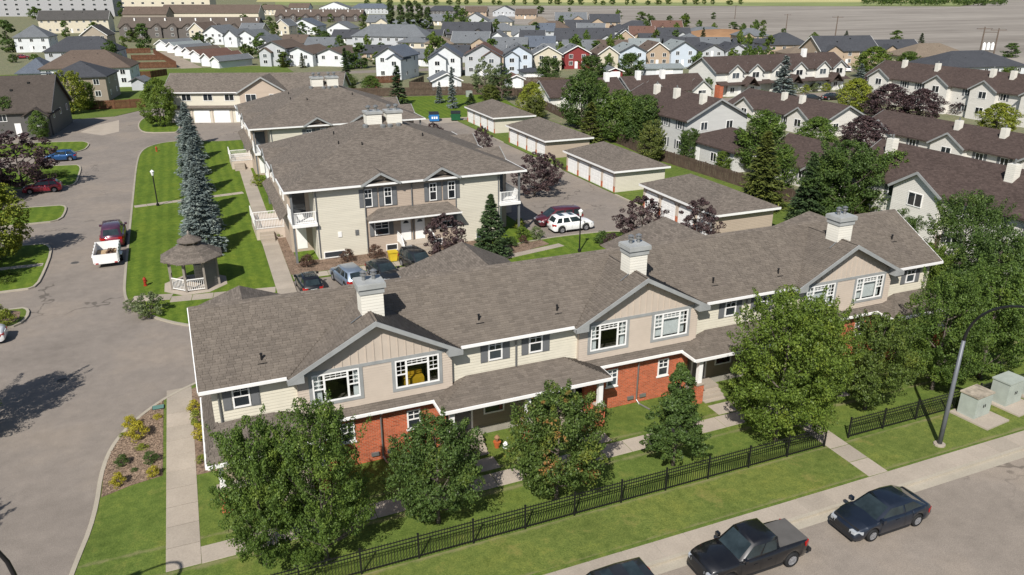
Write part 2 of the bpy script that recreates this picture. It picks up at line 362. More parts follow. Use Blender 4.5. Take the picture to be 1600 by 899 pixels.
drive = sheet('private_road', [(-4.0, -40), (-4.0, 43.5), (61, 43.5), (61, 140), (34, 141), (30, 150), (14, 152), (-1, 176), (-40, 200), (-40, 60), (-40, -40)], Zr, M['asphalt'])
street = sheet('street', [(-60, -30), (200, -30), (200, 21.9), (-60, 21.9)], Zr + .003, M['street'])
structure('gutter_pan', MB().poly([(0, 21.32, .012), (160, 21.32, .012), (160, 21.92, .014), (0, 21.92, .014)]), M['kerb'])
# the front island: verge, lawns, beds
K1 = smooth_line([(-3.0, 21.9), (-6.8, 23.6), (-7.6, 27), (-7.2, 30.8), (-6.6, 34.4), (-6.6, 39), (-5.9, 42.0), (-4.2, 44.7), (-2.6, 46.1), (-1.0, 47.1)])
isl = [(62, 21.9), (62, 47.1)] + [(x, y) for x, y in K1[::-1]]
structure('lawn', MB().slab(isl, 0, Zl), M['grass'])
kerb(K1); kerb([(-3, 21.9), (26, 21.9), (160, 21.9)], .18, .13)
structure('verge', MB().poly([(-1.5, 23.35, Zl + .006), (62, 23.05, Zl + .006), (62, 26.0, Zl + .006), (-1.0, 26.0, Zl + .006)]), M['verge'])
structure('mulch_bed', MB().poly([(x, y, Zl + .008) for x, y in [(-3.72, 36.8), (-3.72, 45.2), (-4.4, 44.3), (-5.85, 41.9), (-6.48, 39.3), (-6.45, 36.0), (-5.2, 36.5), (-3.72, 36.8)]]), M['mulch'])
structure('mulch_bed', MB().poly([(x, y, Zl + .008) for x, y in [(-2.2, 36.2), (-.9, 36.2), (-.9, 46.6), (-2.2, 45.8)]]), M['mulch'])
def chips(poly, n, parent_name):
    xs = [p[0] for p in poly]; ys = [p[1] for p in poly]; mb = MB(); k = 0
    while k < n:
        x, y = random.uniform(min(xs), max(xs)), random.uniform(min(ys), max(ys)); c = False; j = len(poly) - 1
        for i in range(len(poly)):
            if (poly[i][1] > y) != (poly[j][1] > y) and x < (poly[j][0] - poly[i][0]) * (y - poly[i][1]) / (poly[j][1] - poly[i][1]) + poly[i][0]: c = not c
            j = i
        if not c: continue
        a = random.uniform(0, 6.3); l, w = random.uniform(.04, .1), random.uniform(.015, .03); dx, dy = math.cos(a), math.sin(a); z = Zl + .012; t = random.uniform(-.02, .03)
        mb.poly([(x - dx * l + dy * w, y - dy * l - dx * w, z), (x + dx * l + dy * w, y + dy * l - dx * w, z + .02 + t), (x + dx * l - dy * w, y + dy * l + dx * w, z + .02), (x - dx * l - dy * w, y - dy * l + dx * w, z + .015)]); k += 1
    o = mb.build(parent_name, M['chips']); o['kind'] = 'stuff'; o['label'] = 'loose tan bark chips on the shrub bed beside the road'; o['category'] = 'bark chips'
chips([(-3.75, 36.9), (-3.75, 45.1), (-4.4, 44.2), (-5.8, 41.9), (-6.4, 39.3), (-6.4, 36.1), (-5.2, 36.6)], 2400, 'bark_chips')
walk('sidewalk', (-2.85, 29.3), (-2.85, 46.2), 1.42, 1.5)
walk('sidewalk', (-2.14, 29.85), (34.5, 30.35), 1.15, 1.5, .117)
walk('sidewalk', (2, 22.52), (120, 22.4), 1.1, 1.6, .122)
walk('garden_path', (29.75, 29.7), (29.65, 23.05), 1.25, 1.3, .113)
for x in (11.4, 17.9, 26.6, 33.0): walk('entry_path', (x, 32.0), (x, 30.9), 1.7, 1.2, .115)
# the lawn with the row of spruces and the block behind the car park
K2 = smooth_line([(12, 55.6), (4, 55.2), (-.5, 55.0), (-3.4, 57.2), (-5.6, 60.6), (-6.7, 63.4), (-6.9, 70), (-7.1, 84), (-7.3, 98), (-7.6, 118), (-7.3, 128), (-5.4, 132.6), (-2.2, 134.2), (3.0, 131.5)])
structure('lawn', MB().slab(K2 + [(5, 131), (30.2, 131), (30.2, 62.6), (5.7, 62.6), (5.7, 56.2), (12, 56.2)], 0, Zl), M['grass2'])
kerb(K2)
walk('sidewalk', (5.35, 58.0), (6.2, 118), 1.5, 1.5, .117)
walk('sidewalk', (-6.1, 63.2), (-3.2, 62.6), 1.3, 1.4, .112); walk('sidewalk', (-3.3, 62.0), (4.6, 61.0), 1.25, 1.5, .113)
structure('gazebo_pad', MB().slab([(-1.35 + 2.6 * math.cos(R(a)), 64.9 + 2.6 * math.sin(R(a))) for a in range(22, 382, 45)], .02, .111), M['concrete'])
walk('garden_path', (-7.0, 93.2), (4.8, 95.2), 1.0, 1.4, .112)
walk('sidewalk', (6.3, 63.3), (19.5, 63.3), 1.15, 1.5, .116)
structure('mulch_bed', MB().poly([(x, y, Zl + .008) for x, y in [(6.2, 64.0), (24.5, 64.0), (24.5, 67.2), (7.2, 67.2), (7.4, 80), (6.4, 80)]]), M['mulch'])
# right of the middle building
K3 = smooth_line([(22, 61), (23, 63.0), (25.5, 64.2), (30.5, 65.0), (34, 65.0), (38.5, 64.6), (41.5, 61.5), (42.4, 56), (42.4, 50)])
structure('lawn', MB().slab(K3 + [(26, 50)], 0, Zl - .007), M['grass2']); kerb(K3)
structure('mulch_bed', MB().poly([(x, y, Zl + .008) for x, y in [(23.8, 61.4), (26, 61.8), (30.2, 63.2), (30, 64.7), (25.6, 64.0), (23.4, 63.0)]]), M['mulch'])
walk('sidewalk', (23.5, 61.0), (31.2, 62.6), .9, 1.4, .113)
structure('lawn', MB().slab(rect(45.6, 48, 61.6, 136), 0, Zl), M['grass']); structure('lawn', MB().slab([(31, 141), (36, 140), (46, 139), (61, 138), (66, 168), (34, 174), (31, 165)], 0, Zl), M['grass2'])
kerb([(45.5, 71.6), (45.5, 77.4)], .2, .13); kerb([(45.5, 92), (45.5, 98)], .2, .13); kerb([(45.5, 113), (45.5, 119.5)], .2, .13); kerb([(31, 141), (36, 140), (46, 139), (61, 138)], .25, .13)
sheet('bin_pad', rect(39.5, 134.6, 47.5, 139.2), .012, M['concrete'])
# left-hand lawns and parking islands
def island(pts, mat='grass', k=None, it=1):
    P = smooth_line(pts, it); structure('lawn', MB().slab(P, 0, Zl), M[mat]); kerb(P if k is None else smooth_line(k, it))
island([(-36, 60.4), (-14.7, 60.7), (-13.6, 61.0), (-13.2, 62.3), (-13.3, 63.9), (-13.9, 64.7), (-36, 65.2)], 'grass')
structure('mulch_bed', MB().poly([(x, y, Zl + .008) for x, y in [(-19, 61.2), (-14.4, 61.2), (-13.7, 62.2), (-13.8, 63.7), (-14.4, 64.2), (-19, 64.4)]]), M['mulch'])
island([(-36, 68.9), (-14.2, 68.9), (-13.5, 69.5), (-13.4, 73), (-13.5, 78.5), (-13.9, 81), (-14.8, 82.2), (-36, 83.3)], 'grass2')
walk('garden_path', (-24, 75.4), (-13.7, 75.2), .8, 1.3, .112)
island([(-36, 90.2), (-15.2, 90.0), (-14.0, 90.8), (-13.9, 94), (-14.1, 96.4), (-14.9, 97.3), (-36, 98.8)], 'grass2')
island([(-36, 107), (-15, 107.0), (-14.2, 108), (-14.3, 113), (-14.5, 118.4), (-15.4, 120.8), (-36, 122.5)], 'grass2')
island([(-36, 129.0), (-17, 129.6), (-15.3, 131.6), (-15.0, 134), (-15.0, 137.5), (-16.5, 140), (-36, 143)], 'grass2')
island([(-2.4, 142.8), (-6.8, 144), (-8.0, 147), (-8.5, 153), (-8.2, 159), (-7.2, 163), (-5, 163.5), (-2.6, 159), (-1.6, 152), (-1.8, 145), (-2.4, 142.8)], 'grass2')
structure('lawn', MB().slab([(-36, 164), (-13, 166), (-9, 172), (-2, 178), (30, 176), (30, 260), (-60, 260)], 0, .06), M['grass'])
sheet('driveway', [G(125, 207), G(150, 196), G(186, 188), G(186, 206), G(160, 212)], .012, M['concrete'])
sheet('alley', [G(236, 84), G(262, 80), G(316, 106), G(286, 109)], .02, M['gravel'])
sheet('side_street', [(104, 48), (118, 48), (112, 138), (150, 135), (160, 90), (165, 141.5), (104, 143)], .004, M['asphalt'])
for a_, b_ in (((20, 232), (190, 222)), ((60, 300), (330, 262)), ((150, 190), (270, 150))):
    d_ = Vector((b_[0] - a_[0], b_[1] - a_[1])).normalized(); n_ = Vector((-d_.y, d_.x)) * 4; sheet('side_street', [(a_[0] - n_.x, a_[1] - n_.y), (b_[0] - n_.x, b_[1] - n_.y), (b_[0] + n_.x, b_[1] + n_.y), (a_[0] + n_.x, a_[1] + n_.y)], -.001, M['asphalt'])
structure('dirt_mound', MB().lathe([(24, -.5), (20, 1.6), (12, 3.0), (4, 3.6), (.5, 3.8)], 18, (*G(1130, 58), 0)), M['soil'])

# ================================================================== plants
def leaves(cen, nrm, size, aspect=.62, jitter=.9):
    n = len(cen); d = nrm + rng.normal(0, jitter, (n, 3)); d /= np.linalg.norm(d, axis=1)[:, None] + 1e-9
    a = np.cross(d, rng.normal(0, 1, (n, 3))); a /= np.linalg.norm(a, axis=1)[:, None] + 1e-9; b = np.cross(d, a)
    s = (size * rng.uniform(.65, 1.3, n))[:, None]; v = np.empty((n, 4, 3))
    v[:, 0] = cen - a * s; v[:, 1] = cen - b * s * aspect + d * s * .18; v[:, 2] = cen + a * s; v[:, 3] = cen + b * s * aspect + d * s * .18
    return v.reshape(-1, 3)
def quadmesh(name, v, mat):
    n = len(v) // 4; me = bpy.data.meshes.new(name); me.vertices.add(4 * n); me.vertices.foreach_set('co', v.astype(np.float32).ravel())
    me.loops.add(4 * n); me.loops.foreach_set('vertex_index', np.arange(4 * n, dtype=np.int32))
    me.polygons.add(n); me.polygons.foreach_set('loop_start', np.arange(0, 4 * n, 4, dtype=np.int32)); me.polygons.foreach_set('loop_total', np.full(n, 4, dtype=np.int32))
    me.materials.append(mat); me.update(calc_edges=True); return me
def unit(n):
    d = rng.normal(0, 1, (n, 3)); return d / np.linalg.norm(d, axis=1)[:, None]
def crown_mesh(name, h, r, zb, n, leaf, clumps, mat, shape='round', cr=.62, gap=0.0, shoots=0):
    """foliage: leaf-sized faces gathered in clumps on and inside an uneven crown"""
    cs = []; 
    while len(cs) < clumps:
        t = rng.uniform(0, 1); th = rng.uniform(0, 2 * math.pi); q = rng.uniform(.35, 1) ** .5
        if shape == 'round': w = math.sin(math.pi * min(1, (t * .88 + .12))) ** .62
        elif shape == 'cone': w = (1 - t) ** .75 * min(1, .55 + t * 5)
        elif shape == 'oval': w = math.sin(math.pi * (t * .86 + .1)) ** .5 * (1.12 - .35 * t)
        elif shape == 'column': w = min(1, t * 6 + .4) * (1 - t) ** .35
        else: w = (1 - (t * .98) ** 2) ** .5
        lob = 1 + .16 * math.sin(3 * th + 5 * t) + .10 * math.sin(5 * th - 7 * t)
        if rng.uniform() < gap * (1 - w): continue
        rr = r * w * q * lob; cs.append((rr * math.cos(th), rr * math.sin(th), zb + t * (h - zb), w))
    cs = np.array(cs); k = rng.integers(0, clumps, n); sz = rng.uniform(.6, 1.25, clumps) * cr * (.55 + .45 * cs[:, 3])
    d = unit(n); d[:, 2] = d[:, 2] * .8 + .15; rad = rng.uniform(.5, 1.0, n) ** .5
    p = cs[k, :3] + d * (sz[k] * rad)[:, None] * np.array([1, 1, .78])
    if shoots:                                     # ragged upward shoots that break the outline
        m = int(n * .55); si = rng.integers(0, shoots, m); th = rng.uniform(0, 6.2832, shoots); tz = rng.uniform(0, .86, shoots); el = .25 + 1.15 * tz + rng.normal(0, .12, shoots)
        if shape == 'cone': el = .15 + .9 * tz
        ww = np.array([(math.sin(math.pi * (q * .86 + .1)) ** .5 * (1.1 - .3 * q)) if shape != 'cone' else (1 - q) ** .75 for q in tz]); z0 = zb + (h - zb) * tz * .8
        dv = np.stack([np.cos(th) * np.cos(el), np.sin(th) * np.cos(el), np.sin(el)], 1); st = np.stack([np.cos(th) * r * ww * .3, np.sin(th) * r * ww * .3, z0], 1)
        ln = np.minimum(r * ww * .95 / np.maximum(np.cos(el), .25), (h - z0) * 1.05 / np.maximum(np.sin(el), .2)) * rng.uniform(.7, 1.12, shoots)
        t_ = rng.uniform(.12, 1, m) ** .8; wdt = cr * (1.02 - .78 * t_) * rng.uniform(.75, 1.15, shoots)[si]; e3 = unit(m)
        p[:m] = st[si] + dv[si] * (ln[si] * t_ * .85)[:, None] + e3 * (wdt * rng.uniform(.35, 1, m) ** .5)[:, None]; d[:m] = e3
    out = p - np.array([0, 0, zb + (h - zb) * .4]); out /= np.linalg.norm(out, axis=1)[:, None] + 1e-9
    return quadmesh(name, leaves(p, d * .8 + out * .5 + np.array([0, 0, .35]), leaf), mat), cs
def trunk_mesh(name, h, zb, cs, tr, mat, limbs=9, top=.8):
    mb = MB(); zt = zb + (h - zb) * top
    pts = [(0, 0, 0), (.03, .02, zb * .5), (-.03, .04, zb), (.05, -.04, (zb + zt) / 2), (0, 0, zt)]
    mb.tube([(p[0], p[1], p[2]) for p in pts], [tr * 1.35, tr, tr * .85, tr * .5, tr * .14], 8)
    for i in range(min(limbs, len(cs))):
        c = cs[i * len(cs) // max(1, limbs)][:3]; z0 = max(zb * .75, min(zt * .85, c[2] - math.hypot(c[0], c[1]) * .9))
        mid = (c[0] * .55, c[1] * .55, z0 + (c[2] - z0) * .42)
        mb.tube([(0, 0, z0), mid, (c[0] * .95, c[1] * .95, c[2])], [tr * .42, tr * .26, tr * .07], 5, False)
    return mb.mesh(name, mat, True)
def spruce_mesh(name, h, r, n_b, per, mat, droop=.25, leaf=.1, zb=.25):
    P = []; D = []; S_ = []
    for i in range(n_b):
        t = (i + rng.uniform(0, 1)) / n_b; z = zb + (h - zb) * t ** 1.12; L = r * ((1 - t) ** .82 + .03) * rng.uniform(.8, 1.1); th = rng.uniform(0, 6.2832)
        s = rng.uniform(.12, 1, per) ** .7; dirv = np.array([math.cos(th), math.sin(th), 0]); side = np.array([-dirv[1], dirv[0], 0])
        fan = rng.normal(0, .17, per) * L * (1.15 - s * .8)
        p = dirv[None] * (L * s)[:, None] + side[None] * fan[:, None]; p[:, 2] = z - droop * L * s + .28 * L * s * s * droop * 2 + rng.normal(0, .035 * L + .01, per)
        P.append(p); d = dirv[None] * .9 + side[None] * (np.sign(fan) * .6)[:, None] + np.array([0, 0, -.1]); D.append(d + rng.normal(0, .25, (per, 3)))
    P = np.concatenate(P); D = np.concatenate(D); D /= np.linalg.norm(D, axis=1)[:, None]; n = len(P)
    up = np.array([0, 0, 1.0]) + rng.normal(0, .5, (n, 3)); b = np.cross(D, up); b /= np.linalg.norm(b, axis=1)[:, None]
    s = (leaf * rng.uniform(.7, 1.4, n))[:, None]; v = np.empty((n, 4, 3)); v[:, 0] = P - D * s; v[:, 1] = P - b * s * .42; v[:, 2] = P + D * s * 1.3; v[:, 3] = P + b * s * .42
    return quadmesh(name, v.reshape(-1, 3), mat)
M['bark'] = plain('bark', (.12, .1, .085), .95, .1, var=.35, scale=7); M['bark2'] = plain('pale bark', (.24, .22, .2), .95, .1, var=.3, scale=6)
LF = {'green': leaf_mat('green leaves', (0.1, 0.162, 0.034), trans=.36), 'bright': leaf_mat('bright green leaves', (0.126, 0.188, 0.032), trans=.36),
      'yellow': leaf_mat('yellow green leaves', (0.207, 0.244, 0.034)), 'dark': leaf_mat('dark green leaves', (0.08, 0.132, 0.034), trans=.34),
      'mixed': leaf_mat('turning leaves', (0.081, 0.127, 0.029), (0.183, 0.207, 0.037), patch=(0.329, 0.146, 0.049)), 'autumn': leaf_mat('autumn tinted leaves', (0.091, 0.134, 0.029), (0.159, 0.195, 0.037)),
      'purple': leaf_mat('purple leaves', (0.076, 0.049, 0.052), (0.107, 0.071, 0.071), .2), 'redbush': leaf_mat('reddish leaves', (0.104, 0.061, 0.044), (0.146, 0.073, 0.049), .2),
      'blue': leaf_mat('blue spruce needles', (0.185, 0.228, 0.222), (0.25, 0.29, 0.28), .12, rough=.6), 'needle': leaf_mat('green needles', (0.055, 0.091, 0.037), (0.085, 0.122, 0.043), .12, rough=.6),
      'gneedle': leaf_mat('golden green needles', (0.104, 0.128, 0.030), (0.159, 0.171, 0.037), .12, rough=.6), 'gold': leaf_mat('golden leaves', (0.36, 0.32, 0.03), (0.45, 0.38, 0.04), .2),
      'poplar': leaf_mat('poplar leaves', (0.073, 0.110, 0.039)), 'pale': leaf_mat('silvery leaves', (0.146, 0.183, 0.085), (0.207, 0.244, 0.122))}
TM = {}
def variant(key, h, r, zb, n, leaf, clumps, shape='round', cr=.62, tr=.11, gap=0., limbs=9, bark='bark', shoots=0):
    cm, cs = crown_mesh('crown_' + key, h, r, zb, n, leaf, clumps, LF['green'], shape, cr, gap, shoots); TM[key] = (cm, trunk_mesh('trunk_' + key, h, zb, cs, tr, M[bark], limbs), h + .45 * cr, r * 1.06 + .62 * cr)
def svariant(key, h, r, nb, per, leaf, droop):
    cm = spruce_mesh('crown_' + key, h, r, nb, per, LF['blue'], droop, leaf); t = MB().tube([(0, 0, 0), (0, 0, h * .5), (0, 0, h * .97)], [.12, .07, .015], 6).mesh('trunk_' + key, M['bark'], True); TM[key] = (cm, t, h, r)
variant('near_a', 7.4, 2.7, 1.0, 36000, .066, 110, 'oval', .6, .12, limbs=14, shoots=70)
variant('near_b', 6.0, 2.6, 1.0, 32000, .064, 95, 'round', .56, .11, limbs=14, shoots=60)
variant('near_c', 6.0, 1.9, .9, 26000, .064, 80, 'cone', .46, .1, limbs=10, shoots=60)
variant('near_d', 8.8, 3.4, 1.0, 46000, .068, 130, 'oval', .66, .15, limbs=16, shoots=85)
variant('mid_a', 7, 2.6, .5, 17000, .105, 210, 'round', .62, .12); variant('mid_b', 7, 2.4, .5, 15000, .105, 190, 'oval', .6, .12, shoots=50); variant('mid_c', 8, 2.6, .5, 15000, .11, 150, 'oval', .62, .12, gap=.3, shoots=45)
variant('loose', 4.6, 2.3, .5, 9000, .08, 120, 'round', .36, .09, gap=.6, limbs=24); variant('far_a', 6, 2.2, .3, 3200, .19, 50, 'round', .8, .12, limbs=4); variant('far_b', 7, 2.0, .3, 3200, .19, 50, 'oval', .75, .12, limbs=4)
variant('poplar', 15, 2.0, .5, 6000, .26, 110, 'column', .8, .2, limbs=4); variant('cottonwood', 9, 3.0, 1.0, 7000, .14, 80, 'round', .7, .16, gap=.4, limbs=14)
svariant('spruce_a', 6.6, 1.75, 330, 30, .115, .22); svariant('spruce_b', 6.6, 1.6, 300, 30, .12, .3); svariant('spruce_far', 7, 1.6, 130, 16, .22, .25); svariant('thin_spruce', 7, .85, 170, 18, .14, .35)
SM = {}
def sv(key, h, r, n, leaf, clumps, cr, shape='dome'):
    cm, cs = crown_mesh('foliage_' + key, h, r, h * .12, n, leaf, clumps, LF['green'], shape, cr); mb = MB()
    for c in cs[:9]: mb.tube([(0, 0, -.05), (c[0] * .5, c[1] * .5, c[2] * .45), (c[0] * .9, c[1] * .9, c[2])], [.02, .015, .006], 4, False)
    SM[key] = (cm, mb.mesh('stem_' + key, M['bark'], True))
sv('a', .95, .52, 2200, .036, 46, .2); sv('b', .9, .6, 1600, .04, 36, .22); sv('loose', 1.5, 1.1, 2600, .055, 60, .22); sv('tall', 1.3, .4, 1500, .04, 30, .2, 'oval')
def tree(kind, leafm, loc, h, r, label, name='tree', cat='tree', group=None, rz=None):
    cm, tm, h0, r0 = TM[kind]; t = thing(name, label, cat, (loc[0], loc[1], loc[2] if len(loc) > 2 else .02), random.uniform(0, 6.28) if rz is None else rz, group)
    s = (r / r0, r / r0, h / h0); link('trunk', tm, t, scale=s); setmat(link('crown', cm, t, scale=s), LF[leafm]); return t
def shrub(kind, leafm, loc, s, label, name='shrub', group=None, hs=1.0):
    cm, st = SM[kind]; t = thing(name, label, 'shrub', (loc[0], loc[1], Zl), random.uniform(0, 6.28), group)
    setmat(link('foliage', cm, t, scale=(s, s, s * hs)), LF[leafm]); link('stem', st, t, scale=(s, s, s * hs)); return t
def tree_px(kind, leafm, bx, by, ty, wpx, label, **k):     # ground point, crown top and crown width surveyed from the photo
    g = G(bx, by); h = max(2.2, hz(bx, ty, *g)); return tree(kind, leafm, g, h, max(.5, min(h * .66, wpx / 2 / ppm(*g))), label, **k)
# ================================================================== building kit
_w = {}
def win_mesh(w, h, kind):
    k = (round(w, 2), round(h, 2), kind)
    if k in _w: return _w[k]
    f = MB(); a, b = -w / 2, w / 2; t = .075; d = -.06
    f.box(a, d, 0, b, .01, t); f.box(a, d, h - t, b, .01, h); f.box(a, d, t, a + t, .01, h - t); f.box(b - t, d, t, b, .01, h - t)
    iw, ih = w - 2 * t, h - 2 * t
    if kind in ('hung', 'grid'): f.box(a + t, d + .008, h * .5 - .03, b - t, .0, h * .5 + .03)
    if kind == 'far' and w > 1.1: f.box(-.03, d + .006, t, .03, .0, h - t)
    if kind == 'grid':
        f.box(-.02, d + .012, h * .5 + .03, .02, 0, h - t); f.box(a + t, d + .014, h * .74, b - t, 0, h * .74 + .03)
    if kind == 'picture':                       # two tall side lights and a wide middle, small panes along the top
        sx = w * .25; zt = h * .68; zc = h * .76
        for x in (a + sx, b - sx): f.box(x - .05, d + .004, t, x + .05, 0, h - t)
        f.box(a + sx + .05, d + .008, zc, b - sx - .05, 0, zc + .06)
        for x0, x1 in ((a + t, a + sx - .05), (b - sx + .05, b - t)):
            f.box(x0, d + .008, h * .46, x1, 0, h * .46 + .06); f.box((x0 + x1) / 2 - .01, d + .02, h * .46 + .06, (x0 + x1) / 2 + .01, 0, h - t)
            for z in (h * .62, h * .77): f.box(x0, d + .024, z, x1, 0, z + .018)
        m0, m1 = a + sx + .05, b - sx - .05
        for i in (1, 2, 3): x = m0 + (m1 - m0) * i / 4; f.box(x - .01, d + .02, zc + .06, x + .01, 0, h - t)
        f.box(m0, d + .024, (zc + .06 + h - t) / 2 - .012, m1, 0, (zc + .06 + h - t) / 2 + .012)
    p = MB().poly([(a + t - .01, d + .045, t - .01), (b - t + .01, d + .045, t - .01), (b - t + .01, d + .045, h - t + .01), (a + t - .01, d + .045, h - t + .01)])
    _w[k] = (f.mesh('window', M['white']), p.mesh('pane', M['glass'])); return _w[k]
def window(par, x, y, z, w, h, rz=0., kind='hung', glass=None):
    fm, pm = win_mesh(w, h, kind); o = link('window', fm, par, (x, y, z), (0, 0, rz)); p = link('pane', pm, o)
    if glass: setmat(p, glass)
    return o
_sh = {}
def shutter(par, x, y, z, w, h, rz=0.):
    k = (w, h)
    if k not in _sh:
        m = MB().box(-w / 2, -.03, 0, w / 2, 0, h)
        for z0, z1 in ((.06, h * .48), (h * .52, h - .06)): m.box(-w / 2 + .05, -.042, z0, w / 2 - .05, -.029, z1)
        _sh[k] = m.mesh('shutter', M['shut'])
    return link('shutter', _sh[k], par, (x, y, z), (0, 0, rz))
def lap(mb, x0, x1, z0, z1, y, holes=(), c=.16):   # lapped boards on a wall facing -Y, with openings left out
    z = z0
    while z < z1 - .01:
        zt = min(z + c, z1); cuts = [(x0, x1)]
        for hx0, hx1, hz0, hz1 in holes:
            if zt > hz0 + .02 and z < hz1 - .02:
                nc = []
                for a, b in cuts:
                    if hx0 > a: nc.append((a, min(b, hx0)))
                    if hx1 < b: nc.append((max(a, hx1), b))
                    if hx1 <= a or hx0 >= b: pass
                cuts = [q for q in nc if q[1] - q[0] > .01]
        for a, b in cuts:
            mb.faces([(a, y - .022, z), (b, y - .022, z), (b, y - .004, zt), (a, y - .004, zt), (a, y, z), (b, y, z)], [(0, 1, 2, 3), (4, 5, 1, 0)])
        z = zt
def shingle(polys, name, parent, off, mat='tabs', wid=.33, row=.15):
    V = []
    for poly in polys:
        P = [Vector(p) for p in poly]; n = (P[1] - P[0]).cross(P[2] - P[0]).normalized()
        if n.z < 0: n = -n
        u = Vector((-n.y, n.x, 0)).normalized(); v = n.cross(u)
        if v.z < 0: v = -v; u = -u
        o = P[0]; Q = [((p - o).dot(u), (p - o).dot(v)) for p in P]
        v0, v1 = min(q[1] for q in Q), max(q[1] for q in Q); r = 0; vv = v0
        while vv < v1 - .02:
            vm = min(vv + row * .5, v1 - .005); xs = []
            for i in range(len(Q)):
                a, b = Q[i], Q[(i + 1) % len(Q)]
                if (a[1] > vm) != (b[1] > vm): xs.append(a[0] + (vm - a[1]) * (b[0] - a[0]) / (b[1] - a[1]))
            xs.sort()
            for a, b in zip(xs[::2], xs[1::2]):
                x = a - random.uniform(0, wid)
                while x < b:
                    w_ = wid * random.choice((.75, 1, 1, 1.2)); x0, x1 = max(a, x), min(b, x + w_ - .012)
                    if x1 - x0 > .03:
                        l0 = random.uniform(.026, .044); ve = vv + row + .03
                        c = [o + u * x0 + v * vv + n * l0, o + u * x1 + v * vv + n * l0, o + u * x1 + v * ve + n * .006, o + u * x0 + v * ve + n * .006]
                        e = [o + u * x0 + v * vv, o + u * x1 + v * vv]
                        V += [(*c[0], *c[1], *c[2], *c[3], *e[0], *e[1])]
                    x += w_
            vv += row; r += 1
    A = np.array(V, dtype=np.float32).reshape(-1, 6, 3) - np.array(off, dtype=np.float32); n = len(A)
    me = bpy.data.meshes.new(name); me.vertices.add(6 * n); me.vertices.foreach_set('co', A.ravel())
    idx = (np.arange(n)[:, None] * 6 + np.array([[0, 1, 2, 3, 4, 5, 1, 0]])).astype(np.int32).ravel()
    me.loops.add(8 * n); me.loops.foreach_set('vertex_index', idx); me.polygons.add(2 * n)
    me.polygons.foreach_set('loop_start', np.arange(0, 8 * n, 4, dtype=np.int32)); me.polygons.foreach_set('loop_total', np.full(2 * n, 4, dtype=np.int32))
    me.materials.append(M[mat]); me.update(calc_edges=True); o = link(name, me, parent); o['kind'] = 'stuff'; return o
def solid(mb, poly, t):                            # a roof plane with thickness t below it
    n = len(poly); P = [Vector(p) for p in poly]; nn = (P[1] - P[0]).cross(P[2] - P[0]).normalized()
    if nn.z < 0: P = P[::-1]
    return mb.faces(P + [p - Vector((0, 0, t)) for p in P], [list(range(n)), list(range(n, 2 * n))[::-1]] + [(i, n + i, n + (i + 1) % n, (i + 1) % n) for i in range(n)])

